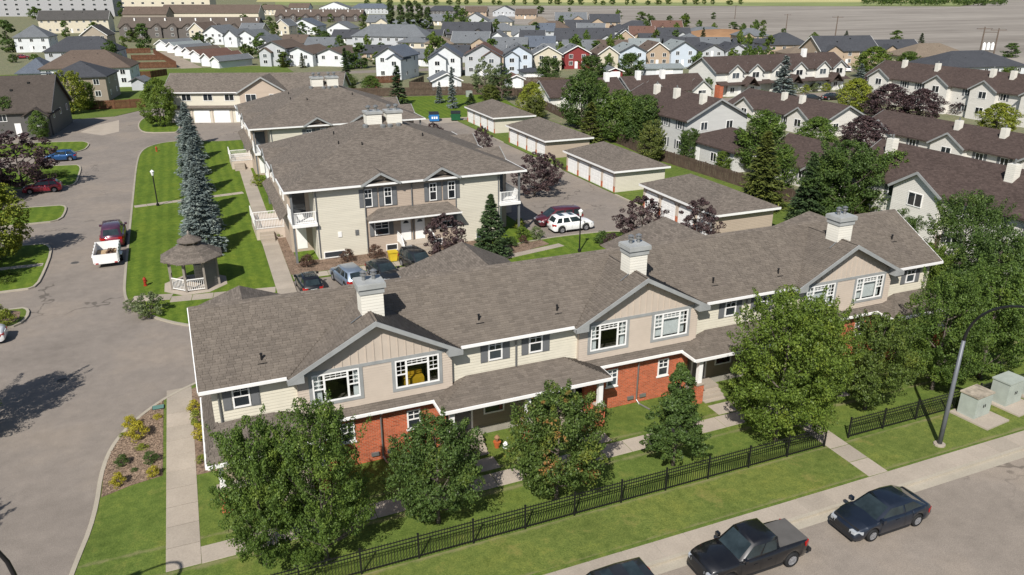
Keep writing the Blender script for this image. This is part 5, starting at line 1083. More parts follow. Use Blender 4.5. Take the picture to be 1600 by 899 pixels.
# houses on the left
H('large dark-roofed house at the left edge above the purple tree', -6, 78, 214, 172, 108, 14, -6, 'side', DGR, (96, 88, 82), gable2=(.62, .98, .6))
H('charcoal-roofed house with beige wall behind the yellow-green tree', 86, 166, 160, 120, 95, 12, -8, 'hip', (150, 138, 124), CHA)
H('brown-roofed house with white side wall above the charcoal roof', 78, 200, 138, 106, 78, 12, -8, 'hip', WHT, BRN)
H('small blue-grey roofed house left of the charcoal roof', 36, 80, 140, 114, 90, 10, -10, 'hip', GRW, BLU)
H('charcoal-roofed house in the middle of the upper left block', 80, 180, 100, 80, 50, 12, -10, 'hip', GRW, CHA)
H('white house with three tiny windows at the upper left', 30, 76, 82, 58, 34, 12, -8, 'hip', WHT, GRY)
H('dark gabled house with beige front in the upper left block', 132, 168, 76, 54, 36, 11, -12, 'front', (170, 158, 142), DGR)
H('long dark-roofed townhouse with cream left gable at the upper left', 70, 166, 52, 30, 12, 12, -10, 'side', CRM, DGR)
H('small grey shed with tiny gable behind the round green tree', 208, 226, 142, 132, 124, 4, -20, 'front', GRW, GRY, 'garden_shed', 'shed', win=False)
def row_house(label, x0p, x1p, yb, ye, yp, depth, rot, n, wc, rc, wend):
    T = H(label, x0p, x1p, yb, ye, yp, depth, rot, 'side', wc, rc, 'townhouse_terrace', 'townhouse', win=False); g = T.location; w = -[c for c in T.children if c.name.startswith('wall')][0].bound_box[0][0]; ez = [c for c in T.children if c.name.startswith('wall')][0].data.vertices[4].co.z
    for i in range(n):
        x = -w + 2 * w * (i + .5) / n; hw = min(2.2, w / n * .7); m = MB(); wall_geo(m, x - hw, x + hw, -1.0, .2, ez, ez + hw * .7, 'front'); m.build('front_bay', wcol(wc), T); m = MB(); roof_geo(m, x - hw, x + hw, -1.0, 4, ez, ez + hw * .7, 'front', .3); m.build('bay_roof', rcol(rc), T)
        window(T, x, -1.0, ez - 1.6, 1.3, 1.2, 0, 'far'); window(T, x, -1.0, 1.0, 1.4, 1.3, 0, 'far'); MB().box(x + hw + .3, depth * .3, ez, x + hw + .9, depth * .3 + .7, ez + 3.8).build('chimney', M['white'], T)
    e_ = MB(); rz_ = max(v.co.z for v in [c for c in T.children if c.name.startswith('wall')][0].data.vertices); e_.poly([(-w - .02, 0, 0), (-w - .02, 0, ez), (-w - .02, depth / 2, rz_), (-w - .02, depth, ez), (-w - .02, depth, 0)]); e_.build('end_wall', wcol(wend), T)
    return T
row_house('long dark townhouse terrace with many small gables and white chimneys at the upper left', 196, 396, 60, 42, 24, 12, -22, 9, (104, 98, 94), (112, 102, 94), CRM)
row_house('brown-roofed townhouse terrace with small gables near the top centre', 432, 564, 34, 25, 13, 12, -26, 7, (92, 86, 84), (112, 100, 92), CRM)
H('long low brown-roofed townhouse behind the terrace at the upper left', 196, 258, 34, 22, 10, 14, -22, 'side', (150, 140, 128), BRN, win=False)
H('long brown-roofed townhouse behind the terrace, right of the first', 258, 400, 32, 20, 7, 16, -22, 'side', CRM, BRN, win=False)
def apartments(label, x0p, x1p, yb, h, floors, wc):
    g0, g1 = G(x0p, yb), G(x1p, yb); T = thing('apartment_block', label, 'apartment building', (g0[0], g0[1], 0), math.atan2(g1[1] - g0[1], g1[0] - g0[0])); L = math.dist(g0, g1)
    MB().box(0, 0, 0, L, 16, h).build('wall', wcol(wc), T); MB().box(-.4, -.4, h, L + .4, 16.4, h + .6).build('roof', rcol(GRY), T); n = int(L / 9)
    for f_ in range(floors):
        for i in range(n):
            window(T, L * (i + .3) / n, 0, f_ * h / floors + 1.0, 2.6, 1.7, 0, 'plain')
            if False: b = MB().box(-1.3, -1.4, 0, 1.3, 0, .2).box(-1.3, -1.4, .2, 1.3, -1.34, 1.1).build('balcony', M['white'], T, loc=(L * (i + .75) / n, 0, f_ * h / floors + .6))
apartments('pale apartment block with dark balconies along the top left edge', 190, 330, 22, 15, 4, CRM)
apartments('grey apartment block with pale balcony rails in the top left corner', -10, 180, 26, 15, 4, (168, 168, 170))
# ================================================================== vehicles
M['tail'] = plain('red lamp', (.35, .012, .01), .25, .5); M['lamp'] = plain('clear lamp', (.34, .36, .38), .12, .6); M['plate'] = plain('number plate', (.6, .62, .6), .5)
M['cglass'] = plain('car glass', (.022, .032, .036), .05, .5, var=.4); M['chrome'] = plain('chrome', (.6, .6, .6), .15, .5, .9)
_wh = {}
def wheel_mesh(r):
    if r in _wh: return _wh[r]
    w = .22; t = MB().lathe([(r * .62, -w / 2), (r * .9, -w / 2), (r, -w / 2 + .04), (r, w / 2 - .04), (r * .9, w / 2), (r * .62, w / 2), (r * .62, -w / 2)], 22, cap=False); tm = t.mesh('tyre', M['rubber'], False)
    q = MB().lathe([(r * .66, w / 2 - .05), (r * .66, w / 2 - .005), (r * .58, w / 2 - .02), (r * .55, w / 2 - .07)], 20)
    for i in range(5):
        for s in (-.13, .13): a = i * 2 * math.pi / 5; q.bar((r * .1 * math.cos(a), r * .1 * math.sin(a), w / 2 - .02), (r * .62 * math.cos(a + s), r * .62 * math.sin(a + s), w / 2 - .015), .045, .03, (0, 0, 1))
    q.lathe([(.0, w / 2 - .06), (r * .18, w / 2 - .06), (r * .16, w / 2), (.01, w / 2 + .005)], 10); rm = q.mesh('rim', M['rim'])
    dk = MB().lathe([(0.0, w / 2 - .12), (r * .6, w / 2 - .12), (r * .6, w / 2 - .1), (0.0, w / 2 - .1)], 16).mesh('hub', M['darkp']); _wh[r] = (tm, rm, dk); return _wh[r]
SPEC = {  # length, width, wheelbase, wheel radius, sill, top profile (fraction from rear, z), greenhouse: rear base, rear roof, front roof, front base (fractions), roof z, pillars
 'sedan': (4.65, 1.78, 2.7, .32, .2, [(0, .62), (.02, .86), (.06, .98), (.2, 1.0), (.3, .95), (.66, .95), (.72, .96), (.86, .86), (.95, .74), (.985, .6), (1, .45)], (.085, .265, .56, .745), 1.45, (.46,)),
 'suv': (4.6, 1.85, 2.68, .35, .24, [(0, .6), (.012, 1.0), (.05, 1.06), (.3, 1.02), (.68, 1.02), (.74, 1.05), (.9, .96), (.965, .82), (.99, .62), (1, .48)], (.015, .1, .58, .76), 1.68, (.28, .56)),
 'van': (5.0, 1.98, 3.0, .34, .2, [(0, .6), (.012, 1.02), (.05, 1.06), (.3, 1.04), (.75, 1.04), (.8, 1.05), (.93, .9), (.98, .7), (1, .5)], (.012, .07, .62, .83), 1.75, (.3, .6)),
 'hatch': (4.15, 1.74, 2.55, .31, .2, [(0, .6), (.015, .92), (.06, 1.0), (.3, .97), (.68, .97), (.74, .98), (.9, .88), (.97, .72), (.99, .58), (1, .46)], (.02, .14, .56, .75), 1.5, (.36,)),
 'pickup': (5.6, 1.94, 3.5, .39, .36, [(0, .7), (.008, 1.18), (.1, 1.2), (.31, 1.2), (.32, 1.16), (.66, 1.16), (.71, 1.2), (.9, 1.15), (.97, 1.06), (.99, .8), (1, .55)], (.315, .335, .575, .715), 1.88, (.5,))}
def interp(p, x):
    for (a, b), (c, d) in zip(p, p[1:]):
        if x <= c: return b + (d - b) * (x - a) / (c - a + 1e-9)
    return p[-1][1]
def vehicle(kind, paint, loc, head, label, name=None, roofglass=False, cat=None, group=None, roofp=None):
    L, Wd, wb, r, sill, prof, gh, rz, pil = SPEC[kind]; T = thing(name or {'sedan': 'parked_car', 'suv': 'parked_car', 'van': 'minivan', 'hatch': 'parked_car', 'pickup': 'pickup_truck'}[kind], label, cat or {'van': 'minivan', 'pickup': 'pickup truck'}.get(kind, 'car'), (*loc, .012), head, group)
    hl, hw = L / 2, Wd / 2; xw = (wb / 2 + .02 - L * .01, -wb / 2 + .02 - L * .01); Ra = r + .07
    xs = sorted(set([round(-hl + L * t, 4) for t in (0, .006, .02, .04, .07, .1, .15, .2, .25, .3, .36, .37, .4, .45, .5, .55, .6, .66, .7, .75, .8, .85, .9, .93, .96, .98, .993, 1)] + [round(c + Ra * math.sin(a), 4) for c in xw for a in np.linspace(-math.pi / 2, math.pi / 2, 13)]))
    mb = MB(); rings = []
    for x in xs:
        f = (x + hl) / L; zt = interp(prof, f); e = abs(x) / hl; w = hw * (1 - .16 * e ** 7 - .02 * e ** 2); zb = sill + (.1 * max(0, e - .93) / .07)
        for c in xw:
            if abs(x - c) < Ra: zb = max(zb, r + math.sqrt(max(0, Ra * Ra - (x - c) ** 2)))
        zt = max(zt, zb + .08); h = zt - zb; tw = .86 if kind != 'pickup' else .9
        rings.append([(x, -w * .93, zb), (x, -w * .985, zb + h * .22), (x, -w, zb + h * .55), (x, -w * .965, zb + h * .86), (x, -w * tw, zt), (x, 0, zt + .025), (x, w * tw, zt), (x, w * .965, zb + h * .86), (x, w, zb + h * .55), (x, w * .985, zb + h * .22), (x, w * .93, zb)])
    n = 11; mb.v = [p for q in rings for p in q]
    for i in range(len(rings) - 1):
        for j in range(n - 1): mb.f.append([i * n + j, (i + 1) * n + j, (i + 1) * n + j + 1, i * n + j + 1]); mb.mi.append(0)
    mb.f.append(list(range(n))); mb.f.append([(len(rings) - 1) * n + j for j in range(n)][::-1]); mb.mi += [0, 0]
    me = mb.mesh('body', paint, True); bd = link('body', me, T)
    MB().box(-hl + .15, -hw * .8, sill - .05, hl - .2, hw * .8, .75).build('underbody', M['darkp'], T)
    # cabin
    g0, g1, g2, g3 = [-hl + L * t for t in gh]; bz0, bz3 = interp(prof, gh[0]) - .02, interp(prof, gh[3]) - .02; wb0 = hw * .87; wr = hw * .70 if kind != 'pickup' else hw * .74
    A, Bq, Cq, Dq = Vector((g0, wb0 * .95, bz0)), Vector((g3, wb0 * .96, bz3)), Vector((g2, wr, rz - .05)), Vector((g1, wr * .98, rz - .07)); mid = (bz0 + bz3) / 2
    fl = lambda v: Vector((v.x, -v.y, v.z)); cab = MB(); P = [A, Bq, Cq, Dq, fl(A), fl(Bq), fl(Cq), fl(Dq)]; ins = .14; E_ = [Vector((g2 - .1, wr - ins, rz)), Vector((g1 + .1, wr - ins, rz - .015)), Vector((g2 - .1, -wr + ins, rz)), Vector((g1 + .1, -wr + ins, rz - .015))]
    mx = (g1 + g2) / 2; E_ += [Vector((mx, wr - ins, rz + .025)), Vector((mx, -wr + ins, rz + .025)), Vector((mx, wr * 1.02, rz - .03)), Vector((mx, -wr * 1.02, rz - .03)), Vector(((g0 + g3) / 2, wb0 * 1.0, mid)), Vector(((g0 + g3) / 2, -wb0 * 1.0, mid))]
    cab.faces(P + E_, [(0, 16, 14, 3), (16, 1, 2, 14), (4, 7, 15, 17), (17, 15, 6, 5), (1, 5, 6, 2), (0, 3, 7, 4), (14, 2, 8, 12), (3, 14, 12, 9), (15, 13, 10, 6), (7, 11, 13, 15), (2, 6, 10, 8), (3, 9, 11, 7), (12, 8, 10, 13), (9, 12, 13, 11)])
    cab.build('cabin', roofp or paint, T, True)
    def pane(name, a, b, c, d, u0, u1, v0, v1, o=.008):
        q = lambda u, v: (a * (1 - u) + b * u) * (1 - v) + (d * (1 - u) + c * u) * v
        pts = [q(u0, v0), q(u1, v0), q(u1, v1), q(u0, v1)]; nn = (pts[1] - pts[0]).cross(pts[3] - pts[0]).normalized(); ctr = Vector(((g0 + g3) / 2, 0, mid))
        if nn.dot(sum(pts, Vector()) / 4 - ctr) < 0: nn = -nn; pts = pts[::-1]
        m = MB(); m.poly([p + nn * o for p in pts]); m.build(name, M['cglass'], T)
    pane('windshield', Bq, fl(Bq), fl(Cq), Cq, .06, .94, .06, .93); pane('rear_window', fl(A), A, Dq, fl(Dq), .1, .9, .12 if kind in ('sedan',) else .2, .9)
    cuts = [0.05] + list(pil) + [.95]
    S0, S1 = E_[8], E_[6]
    for s in (1, -1):
        k = (lambda v: v) if s > 0 else fl
        for u0, u1 in zip(cuts, cuts[1:]):
            a0, a1 = u0 + .025, u1 - .025
            q = lambda u, v: (k(A) * (1 - u) + k(Bq) * u) * (1 - v) + (k(Dq) * (1 - u) + k(Cq) * u) * v + Vector((0, s * (.016 + .03 * (1 - abs(2 * u - 1)) * 1.0), 0))
            pts = [q(a0, .1), q(a1, .1), q(a1, .86), q(a0, .86)]; m = MB(); m.poly(pts if s < 0 else pts[::-1]); m.build('side_window', M['cglass'], T)
        MB().box(g3 - .28, s * (hw * .93) - (.0 if s > 0 else .2), bz3 + .02, g3 - .12, s * (hw * .93) + (.2 if s > 0 else .0), bz3 + .2).build('mirror', roofp or paint, T)
        for u in (.28, .62):
            x = -hl + L * (gh[0] + (gh[3] - gh[0]) * u) - .1; MB().box(x, s * hw * .985 - .02, .8 if rz < 1.6 else .9, x + .2, s * hw * .985 + .02, .84 if rz < 1.6 else .94).build('door_handle', paint, T)
    for s in (1, -1):                              # shut lines of the doors
        for u in ([.97] + [q for q in pil] + [.12]):
            x = g0 + (g3 - g0) * u; zt = interp(prof, (x + hl) / L)
            if any(abs(x - c) < Ra for c in xw): x = [c + (Ra + .03) * (1 if c < 0 else -1) for c in xw if abs(x - c) < Ra][0]
            e = abs(x) / hl; w = hw * (1 - .16 * e ** 7 - .02 * e ** 2); h = zt - sill; m = MB(); pr = [(w * .985, sill + h * .22), (w, sill + h * .55), (w * .965, sill + h * .86), (w * .87, zt)]
            for (a0, b0), (a1, b1) in zip(pr, pr[1:]): q = [(x - .009, s * (a0 + .004), b0), (x + .009, s * (a0 + .004), b0), (x + .009, s * (a1 + .004), b1), (x - .009, s * (a1 + .004), b1)]; m.poly(q if s < 0 else q[::-1])
            m.build('door_seam', M['black'], T)
        e0 = -hl + L * .3; m = MB(); m.box(-wb / 2 + r + .12, s * hw * .945 - .02, sill - .03, wb / 2 - r - .16, s * hw * .945 + .02, sill + .06); m.build('sill', M['darkp'], T)
    if roofglass: MB().poly([(g1 + .4, -wr * .7, rz + .022), (g2 - .25, -wr * .7, rz + .012), (g2 - .25, wr * .7, rz + .012), (g1 + .4, wr * .7, rz + .022)]).build('sunroof', M['cglass'], T)
    tm, rm, dk = wheel_mesh(r)
    for x in xw:
        for s in (1, -1): w_ = link('wheel', tm, T, (x, s * (hw - .125), r), (-s * math.pi / 2, 0, 0)); link('rim', rm, w_); link('hub', dk, w_)
    zf = interp(prof, .985); zr = interp(prof, .015)
    for s in (1, -1):
        hp = [(hl + .015, .48), (hl - .02, .78), (hl - .4, .958), (hl - .42, .86), (hl - .12, .5)]; MB().extrude([(x, s * hw * q, zf - .07) for x, q in (hp if s > 0 else hp[::-1])], (0, 0, .15)).build('headlight', M['lamp'], T)
        tp_ = [(-hl - .012, .52), (-hl + .015, .8), (-hl + .28, .95), (-hl + .3, .86), (-hl + .1, .5)]; MB().extrude([(x, s * hw * q, zr - .24) for x, q in (tp_ if s < 0 else tp_[::-1])], (0, 0, .19)).build('taillight', M['tail'], T)
    gz = .42 if kind != 'pickup' else .62; MB().box(hl - .12, -hw * .6, gz, hl + .012, hw * .6, gz + (.2 if kind != 'pickup' else .36)).build('grille', M['darkp'], T); MB().box(hl - .1, -hw * .78, sill + .02, hl + .005, hw * .78, sill + .16).build('bumper', M['darkp'], T)
    MB().box(-hl - .022, -.26, .62, -hl + .02, .26, .76).build('licence_plate', M['plate'], T)
    if kind == 'pickup':
        MB().box(-hl + .1, -hw * .78, 1.0, g0 - .08, hw * .78, 1.24).build('bed_cover', M['tonneau'], T); MB().box(-hl - .12, -hw * .9, .5, -hl + .05, hw * .9, .68).build('rear_bumper', M['darkp'], T)
    return T
M['tonneau'] = plain('ribbed bed cover', (.1, .095, .09), .75, .2)
PN = {k: paint_mat(k + ' paint', c, m) for k, c, m in (('navy', (.012, .018, .032), .4), ('black', (.007, .007, .009), .2), ('grey', (.09, .09, .095), .5), ('silver', (.2, .25, .32), .5), ('char', (.03, .031, .034), .4), ('maroon', (.09, .012, .02), .3), ('white', (.78, .78, .77), .0), ('blue', (.012, .07, .2), .4), ('red', (.26, .012, .03), .3), ('dark', (.016, .019, .023), .4), ('plum', (.2, .014, .03), .2), ('plumreflect', (.09, .03, .06), .3))}
vehicle('sedan', PN['navy'], (26.75, 20.28), math.pi, 'dark navy sedan parked on the street right of the black pickup')
vehicle('pickup', PN['black'], (19.35, 20.4), math.pi, 'black crew-cab pickup truck with covered bed parked on the street').scale = (.92, .94, .93)
vehicle('suv', PN['grey'], (12.45, 20.35), math.pi, 'dark grey car with black glass roof at the bottom edge of the photo', roofglass=True, roofp=PN['char'])
vehicle('hatch', PN['black'], (7.15, 60.2), R(93), 'black car parked leftmost in front of the fourplex', roofglass=True)
vehicle('suv', PN['silver'], (10.4, 60.4), R(100), 'silver-blue SUV parked second from left in front of the fourplex')
vehicle('sedan', PN['dark'], (13.45, 60.6), R(-80), 'dark grey car nose out, third in front of the fourplex')
vehicle('suv', PN['dark'], (16.7, 61.6), R(-78), 'dark SUV under the steps of the twin white doors')
vehicle('van', PN['maroon'], (34.1, 69.3), math.pi, 'maroon minivan beside the white SUV near the garages')
vehicle('suv', PN['white'], (34.3, 66.9), 0, 'white SUV parked in front of the maroon minivan', roofglass=True)
vehicle('van', PN['plum'], (-8.3, 80.6), R(91), 'dark red van with reflection-tinted roof towing the white trailer', roofp=PN['plumreflect']).scale = (1.08, 1.1, 1.12)  # purplish reflection on the roof is put into the cabin's paint colour
vehicle('hatch', PN['blue'], (-17.6, 124.6), math.pi, 'bright blue hatchback parked at the left by the upper lawn')
vehicle('hatch', PN['red'], (-17.4, 105.2), math.pi, 'red hatchback parked at the left beside the purple tree')
vehicle('sedan', PN['white'], (-16.2, 58.6), math.pi, 'white car cut by the left edge of the photo')
vehicle('sedan', PN['char'], (*G(1268, 158),), R(-10), 'charcoal car left of a pair before the white townhouse row'); vehicle('sedan', PN['black'], (*G(1300, 156),), R(-10), 'black car right of a pair before the white townhouse row')
vehicle('suv', PN['white'], (*G(1322, 112),), R(60), 'white car at the right end of the white townhouse row'); vehicle('sedan', PN['plum'], (*G(36, 92),), R(5), 'small red car on the upper left street')
def trailer():
    T = thing('utility_trailer', 'white open utility trailer full of scrap wood behind the dark red van', 'trailer', (-8.45, 74.3, .012), R(91)); B = lambda mb, n, m=M['white'], par=T, **k: mb.build(n, m, par, **k)
    l, w = 1.95, .95; B(MB().box(-l, -w, .5, l, w, .58), 'floor', M['gazp'])
    for s in (1, -1): p = B(MB().box(-l, s * w - .03, .58, l, s * w + .03, 1.3), 'side_panel'); [B(MB().box(-l + .05 + i * .95, s * w + (.03 if s > 0 else -.09), .45, -l + .13 + i * .95, s * w + (.09 if s > 0 else -.03), 1.3), 'stake') for i in range(5)]
    B(MB().box(l - .03, -w + .03, .58, l + .03, w - .03, 1.3), 'front_panel'); tg = B(MB().box(-l - .03, -w + .03, .55, -l + .03, w - .03, 1.25), 'tailgate'); B(MB().box(-l - .06, -w, .4, -l + .03, w, .54), 'rear_beam')
    for s in (1, -1): B(MB().box(-l - .08, s * .75 - .12, .42, -l - .06, s * .75 + .12, .52), 'taillight', M['tail'])
    B(MB().bar((l, 0, .5), (l + 1.15, 0, .48), .1, .1), 'tongue', M['black']); tm, rm, dk = wheel_mesh(.33)
    for s in (1, -1): w_ = link('wheel', tm, T, (-.25, s * (w + .16), .33), (-s * math.pi / 2, 0, 0)); link('rim', rm, w_); B(MB().box(-.75, min(s * w, s * (w + .28)), .68, .25, max(s * w, s * (w + .28)), .73), 'mudguard', M['white'])
    Lg = thing('scrap_wood', 'tan plywood and brown scrap lying in the white trailer', 'scrap wood', (-8.45, 74.3, .6)); ply = plain('plywood', alb(206, 178, 140), .9, .1); scr = plain('scrap', alb(120, 96, 80), .9, .1)
    MB().box(-.85, -1.5, 0, .8, 1.2, .1).build('plywood', ply, Lg, rot=(0, .03, .04)); 
    for i in range(9): a = random.uniform(0, 3); MB().bar((random.uniform(-.1, .5), random.uniform(-1.2, .6), .12 + .04 * i), (random.uniform(-.1, .6), random.uniform(-.4, .9), .2 + .05 * i), .14, .06).build('offcut', scr, Lg)
trailer()

# ================================================================== fences
M['iron'] = plain('black painted iron', (.010, .010, .011), .45, .4); M['wood'] = plain('weathered brown fence', alb(106, 91, 79), .9, .1, var=.3, scale=1.2); M['wood2'] = plain('reddish brown fence', alb(124, 88, 68), .9, .1, var=.3, scale=1.2)
def iron_fence(label, x0, n, y, sp=2.49, h=1.15):
    T = thing('iron_fence', label, 'fence', (x0, y, .1)); L = n * sp; pk = MB().box(-.011, -.011, .06, .011, .011, h + .05).faces([(-.011, -.011, h + .05), (.011, -.011, h + .05), (.011, .011, h + .05), (-.011, .011, h + .05), (0, 0, h + .13)], [(0, 1, 4), (1, 2, 4), (2, 3, 4), (3, 0, 4)]).mesh('picket', M['iron'])
    ps = MB().box(-.035, -.035, -.1, .035, .035, h + .12).box(-.045, -.045, h + .12, .045, .045, h + .15).mesh('post', M['iron']); rl = MB().box(0.036, -.018, 0, sp - .036, .018, .035).mesh('rail', M['iron'])
    for i in range(n + 1): link('post', ps, T, (i * sp, 0, 0))
    for i in range(n):
        for z in (.12, h - .2, h - .02): link('rail', rl, T, (i * sp, 0, z))
        k = int(sp / .125)
        for j in range(1, k): link('picket', pk, T, (i * sp + sp * j / k, 0, 0))
iron_fence('black iron picket fence along the front lawn, left of the garden path', 13.98 - 6 * 2.49, 12, 26.05); iron_fence('black iron picket fence right of the garden path by the street lamp', 30.75, 8, 26.2)
_bp = {}
def wood_fence(label, pts, h=1.75, mat='wood', step=2.4):
    T = thing('wooden_fence', label, 'fence', (*pts[0], 0)); o = Vector(pts[0])
    for a, b in zip(pts, pts[1:]):
        a = Vector(a) - o; b = Vector(b) - o; d = b - a; n = max(1, round(d.length / step)); s = d.length / n; ang = math.atan2(d.y, d.x); k = (round(s, 2), h, mat)
        if k not in _bp:
            m = MB(); q = int(s / .15)
            for i in range(q): zz = h + random.uniform(-.03, .03); y = random.choice((-.015, .015)); m.box(.06 + i * (s - .1) / q, y - .012, .05, .06 + (i + .92) * (s - .1) / q, y + .012, zz)
            _bp[k] = (m.mesh('boards', M[mat]), MB().box(-.06, -.06, 0, .06, .06, h + .12).mesh('post', M[mat]), MB().box(.06, -.05, 0, s - .06, -.028, .1).mesh('rail', M[mat]))
        for i in range(n):
            p = a + d * (i / n); q = link('fence_panel', _bp[k][0], T, (p.x, p.y, 0), (0, 0, ang)); q['kind'] = 'stuff'; link('post', _bp[k][1], T, (p.x, p.y, 0), (0, 0, ang))
            for z in (.3, h - .35): link('rail', _bp[k][2], T, (p.x, p.y, z), (0, 0, ang))
    return T
wood_fence('long brown wooden fence behind the four garage rows', [(62.0, 47), (61.8, 70), (61.2, 84), (60.6, 95), (62.3, 110), (65.0, 131), (69.0, 163)])
wood_fence('brown wooden fence along the far side of the lawn behind the dumpsters', [(33, 177), (48, 173), (60, 170), (69, 164)], 1.9)
wood_fence('reddish fence running back to the white garage with grey roof', [(40.5, 177), (43, 200), (52, 200)], 1.8, 'wood2'); wood_fence('brown fence between white garage and silvery trees', [(66, 168), (72, 186), (84, 182), (92, 176)], 1.8)
wood_fence('brown fence below the charcoal-roofed house at the left', [G(132, 172), G(180, 171), G(228, 168)], 1.8, 'wood2')
for i, (p, lb) in enumerate([([G(188, 124), G(236, 122), G(262, 118)], 'reddish yard fence nearest the tan garage townhouse'), ([G(190, 108), G(276, 106), G(240, 84)], 'reddish yard fence along the gravel alley'), ([G(206, 95), G(258, 94)], 'middle reddish yard fence left of the alley'), ([G(196, 84), G(236, 83)], 'farthest reddish yard fence left of the alley')]): wood_fence(lb, p, 1.8, 'wood2')
wood_fence('brown fence right of the slate-sided house', [G(662, 130), G(640, 140), G(676, 141)], 1.8); wood_fence('brown fence behind the low villas', [G(722, 141), G(800, 150), G(884, 148)], 1.7)

# ================================================================== street furniture
M['pole'] = plain('galvanised pole', alb(128, 132, 138), .5, .4, .2); M['pgreen'] = plain('pale green enamel', alb(190, 198, 188), .55); M['rust'] = plain('rusty top', alb(190, 178, 160), .8, .2, var=.4, scale=3); M['bulb'] = plain('lantern glass', (.75, .75, .73), .3)
def street_lamp(label, x, y, az, h=6.2, reach=2.6):
    T = thing('street_lamp', label, 'street lamp', (x, y, .1)); MB().lathe([(.3, 0), (.3, .1), (.26, .12)], 12).build('base', M['concrete'], T); MB().tube([(0, 0, .1), (0, 0, 3), (0, 0, h)], [.125, .11, .09], 12).build('pole', M['pole'], T, True)
    dx, dy = math.sin(az), math.cos(az); pts = [(0, 0, h - .05)] + [(dx * reach * (1 - math.cos(t)), dy * reach * (1 - math.cos(t)), h + 2.6 * math.sin(t)) for t in np.linspace(.05, math.pi / 2, 9)]; pts.append((dx * (reach + .5), dy * (reach + .5), h + 2.62))
    MB().tube(pts, [.085] + [.075 - .003 * i for i in range(len(pts) - 1)], 10).build('arm', M['black'], T, True); e = pts[-1]
    MB().box(-.14, -.05, -.1, .14, .62, .06).build('luminaire', M['black'], T, loc=e, rot=(0, 0, -az))
street_lamp('tall street lamp with grey pole and black curved arm by the utility cabinets', 34.75, 23.8, R(165)); 
p_ = G(24, 905, 5.6); street_lamp('street lamp with black curved arm cut by the lower left corner', p_[0], p_[1], R(-105), 5.6, 2.4)
def lantern(label, x, y, h=3.9):
    T = thing('lamp_post', label, 'lamp post', (x, y, .1), 0, None); MB().lathe([(.16, 0), (.16, .25), (.07, .3), (.06, h - .5), (.09, h - .48), (.09, h - .44)], 10).build('post', M['black'], T); MB().lathe([(.1, h - .44), (.19, h - .05), (.19, h)], 8).build('lantern', M['bulb'], T); MB().lathe([(.23, h), (.1, h + .14), (.02, h + .2)], 8).build('cap', M['bulb'], T)
lantern('black lamp post with white lantern on the lawn left of the spruce row', -4.56, 92.6); lantern('black lamp post with white lantern right of the white SUV', 31.8, 60.1); lantern('black lamp post with white lantern beyond the trailer road, upper left', -4.0, 149.5)
def hydrant(label, x, y, c):
    T = thing('fire_hydrant', label, 'fire hydrant', (x, y, .1)); T.scale = (.9, .9, .85); m = plain('hydrant ' + str(c), alb(*c), .5); MB().lathe([(.17, 0), (.17, .06), (.12, .08), (.12, .62), (.16, .63), (.16, .68), (.13, .78), (.05, .86), (.05, .92)], 12).build('barrel', m, T)
    for a in (0, math.pi): MB().lathe([(.07, .1), (.07, .2), (.05, .21)], 8).build('nozzle', m, T, loc=(0, 0, .5), rot=(math.pi / 2, 0, a + .4))
    MB().lathe([(.09, .1), (.09, .21), (.05, .22)], 8).build('pumper_nozzle', m, T, loc=(0, 0, .45), rot=(math.pi / 2, 0, .4 + math.pi / 2))
hydrant('red fire hydrant on the lawn beside the gazebo', -5.2, 66.0, (172, 58, 38)); hydrant('orange fire hydrant at the far end of the spruce lawn', -5.1, 126, (190, 88, 52))
def cabinet(label, x, y, w, d, h, rz, top=None):
    T = thing('utility_cabinet', label, 'utility cabinet', (x, y, .1), rz); MB().box(-w / 2, -d / 2, .1, w / 2, d / 2, h).build('body', M['pgreen'], T); MB().box(-w / 2 - .05, -d / 2 - .05, h, w / 2 + .05, d / 2 + .05, h + .09).build('lid', top or M['pgreen'], T); MB().box(-w / 2 - .3, -d / 2 - 1.0, -.02, w / 2 + .3, d / 2 + .25, .1).build('pad', M['concrete'], T)
    for s in (-1, 1): q = MB().box(min(0.01 * s, s * (w / 2 - .06)), -d / 2 - .02, .18, max(.01 * s, s * (w / 2 - .06)), -d / 2, h - .08).build('door', M['pgreen'], T); MB().box(s * .08 - .02, -d / 2 - .05, h * .5, s * .08 + .02, -d / 2 - .02, h * .5 + .18).build('handle', M['darkp'], q)
cabinet('pale green utility cabinet with stained top, beside the street lamp', 39.3, 25.4, 1.45, 1.0, 1.4, R(6), M['rust']); cabinet('pale green utility cabinet in the shade, second from the street lamp', 42.3, 25.7, 1.5, 1.0, 1.5, R(6)); cabinet('low pale cabinet cut by the right edge of the photo', 44.6, 25.5, 1.2, .9, 1.0, R(6))
def dumpster(label, x, y, c, rz):
    T = thing('dumpster', label, 'dumpster', (x, y, .012), rz); m = plain('bin ' + str(c), alb(*c), .5); MB().extrude([(-.85, -.8, .15), (.85, -.8, .15), (.85, -.8, 1.35), (-.85, -.8, 1.35)], (0, 1.6, .0)).build('body', m, T); l = MB(); l.extrude([(-.9, -.85, 1.36), (-.9, .85, 1.6), (-.9, .85, 1.66), (-.9, -.85, 1.42)], (1.8, 0, 0)); l.build('lid', M['darkp'], T); MB().extrude([(-.85, -.8, 1.35), (-.85, .8, 1.35), (-.85, .8, 1.58)], (1.7, 0, 0)).build('back', m, T)
    for s in (-1, 1): MB().box(min(s * .85, s * 1.0), -.2, .75, max(s * .85, s * 1.0), .2, .95).build('fork_pocket', m, T); MB().box(s * .7 - .06, -.7, 0, s * .7 + .06, .7, .15).build('skid', M['darkp'], T)
    return T
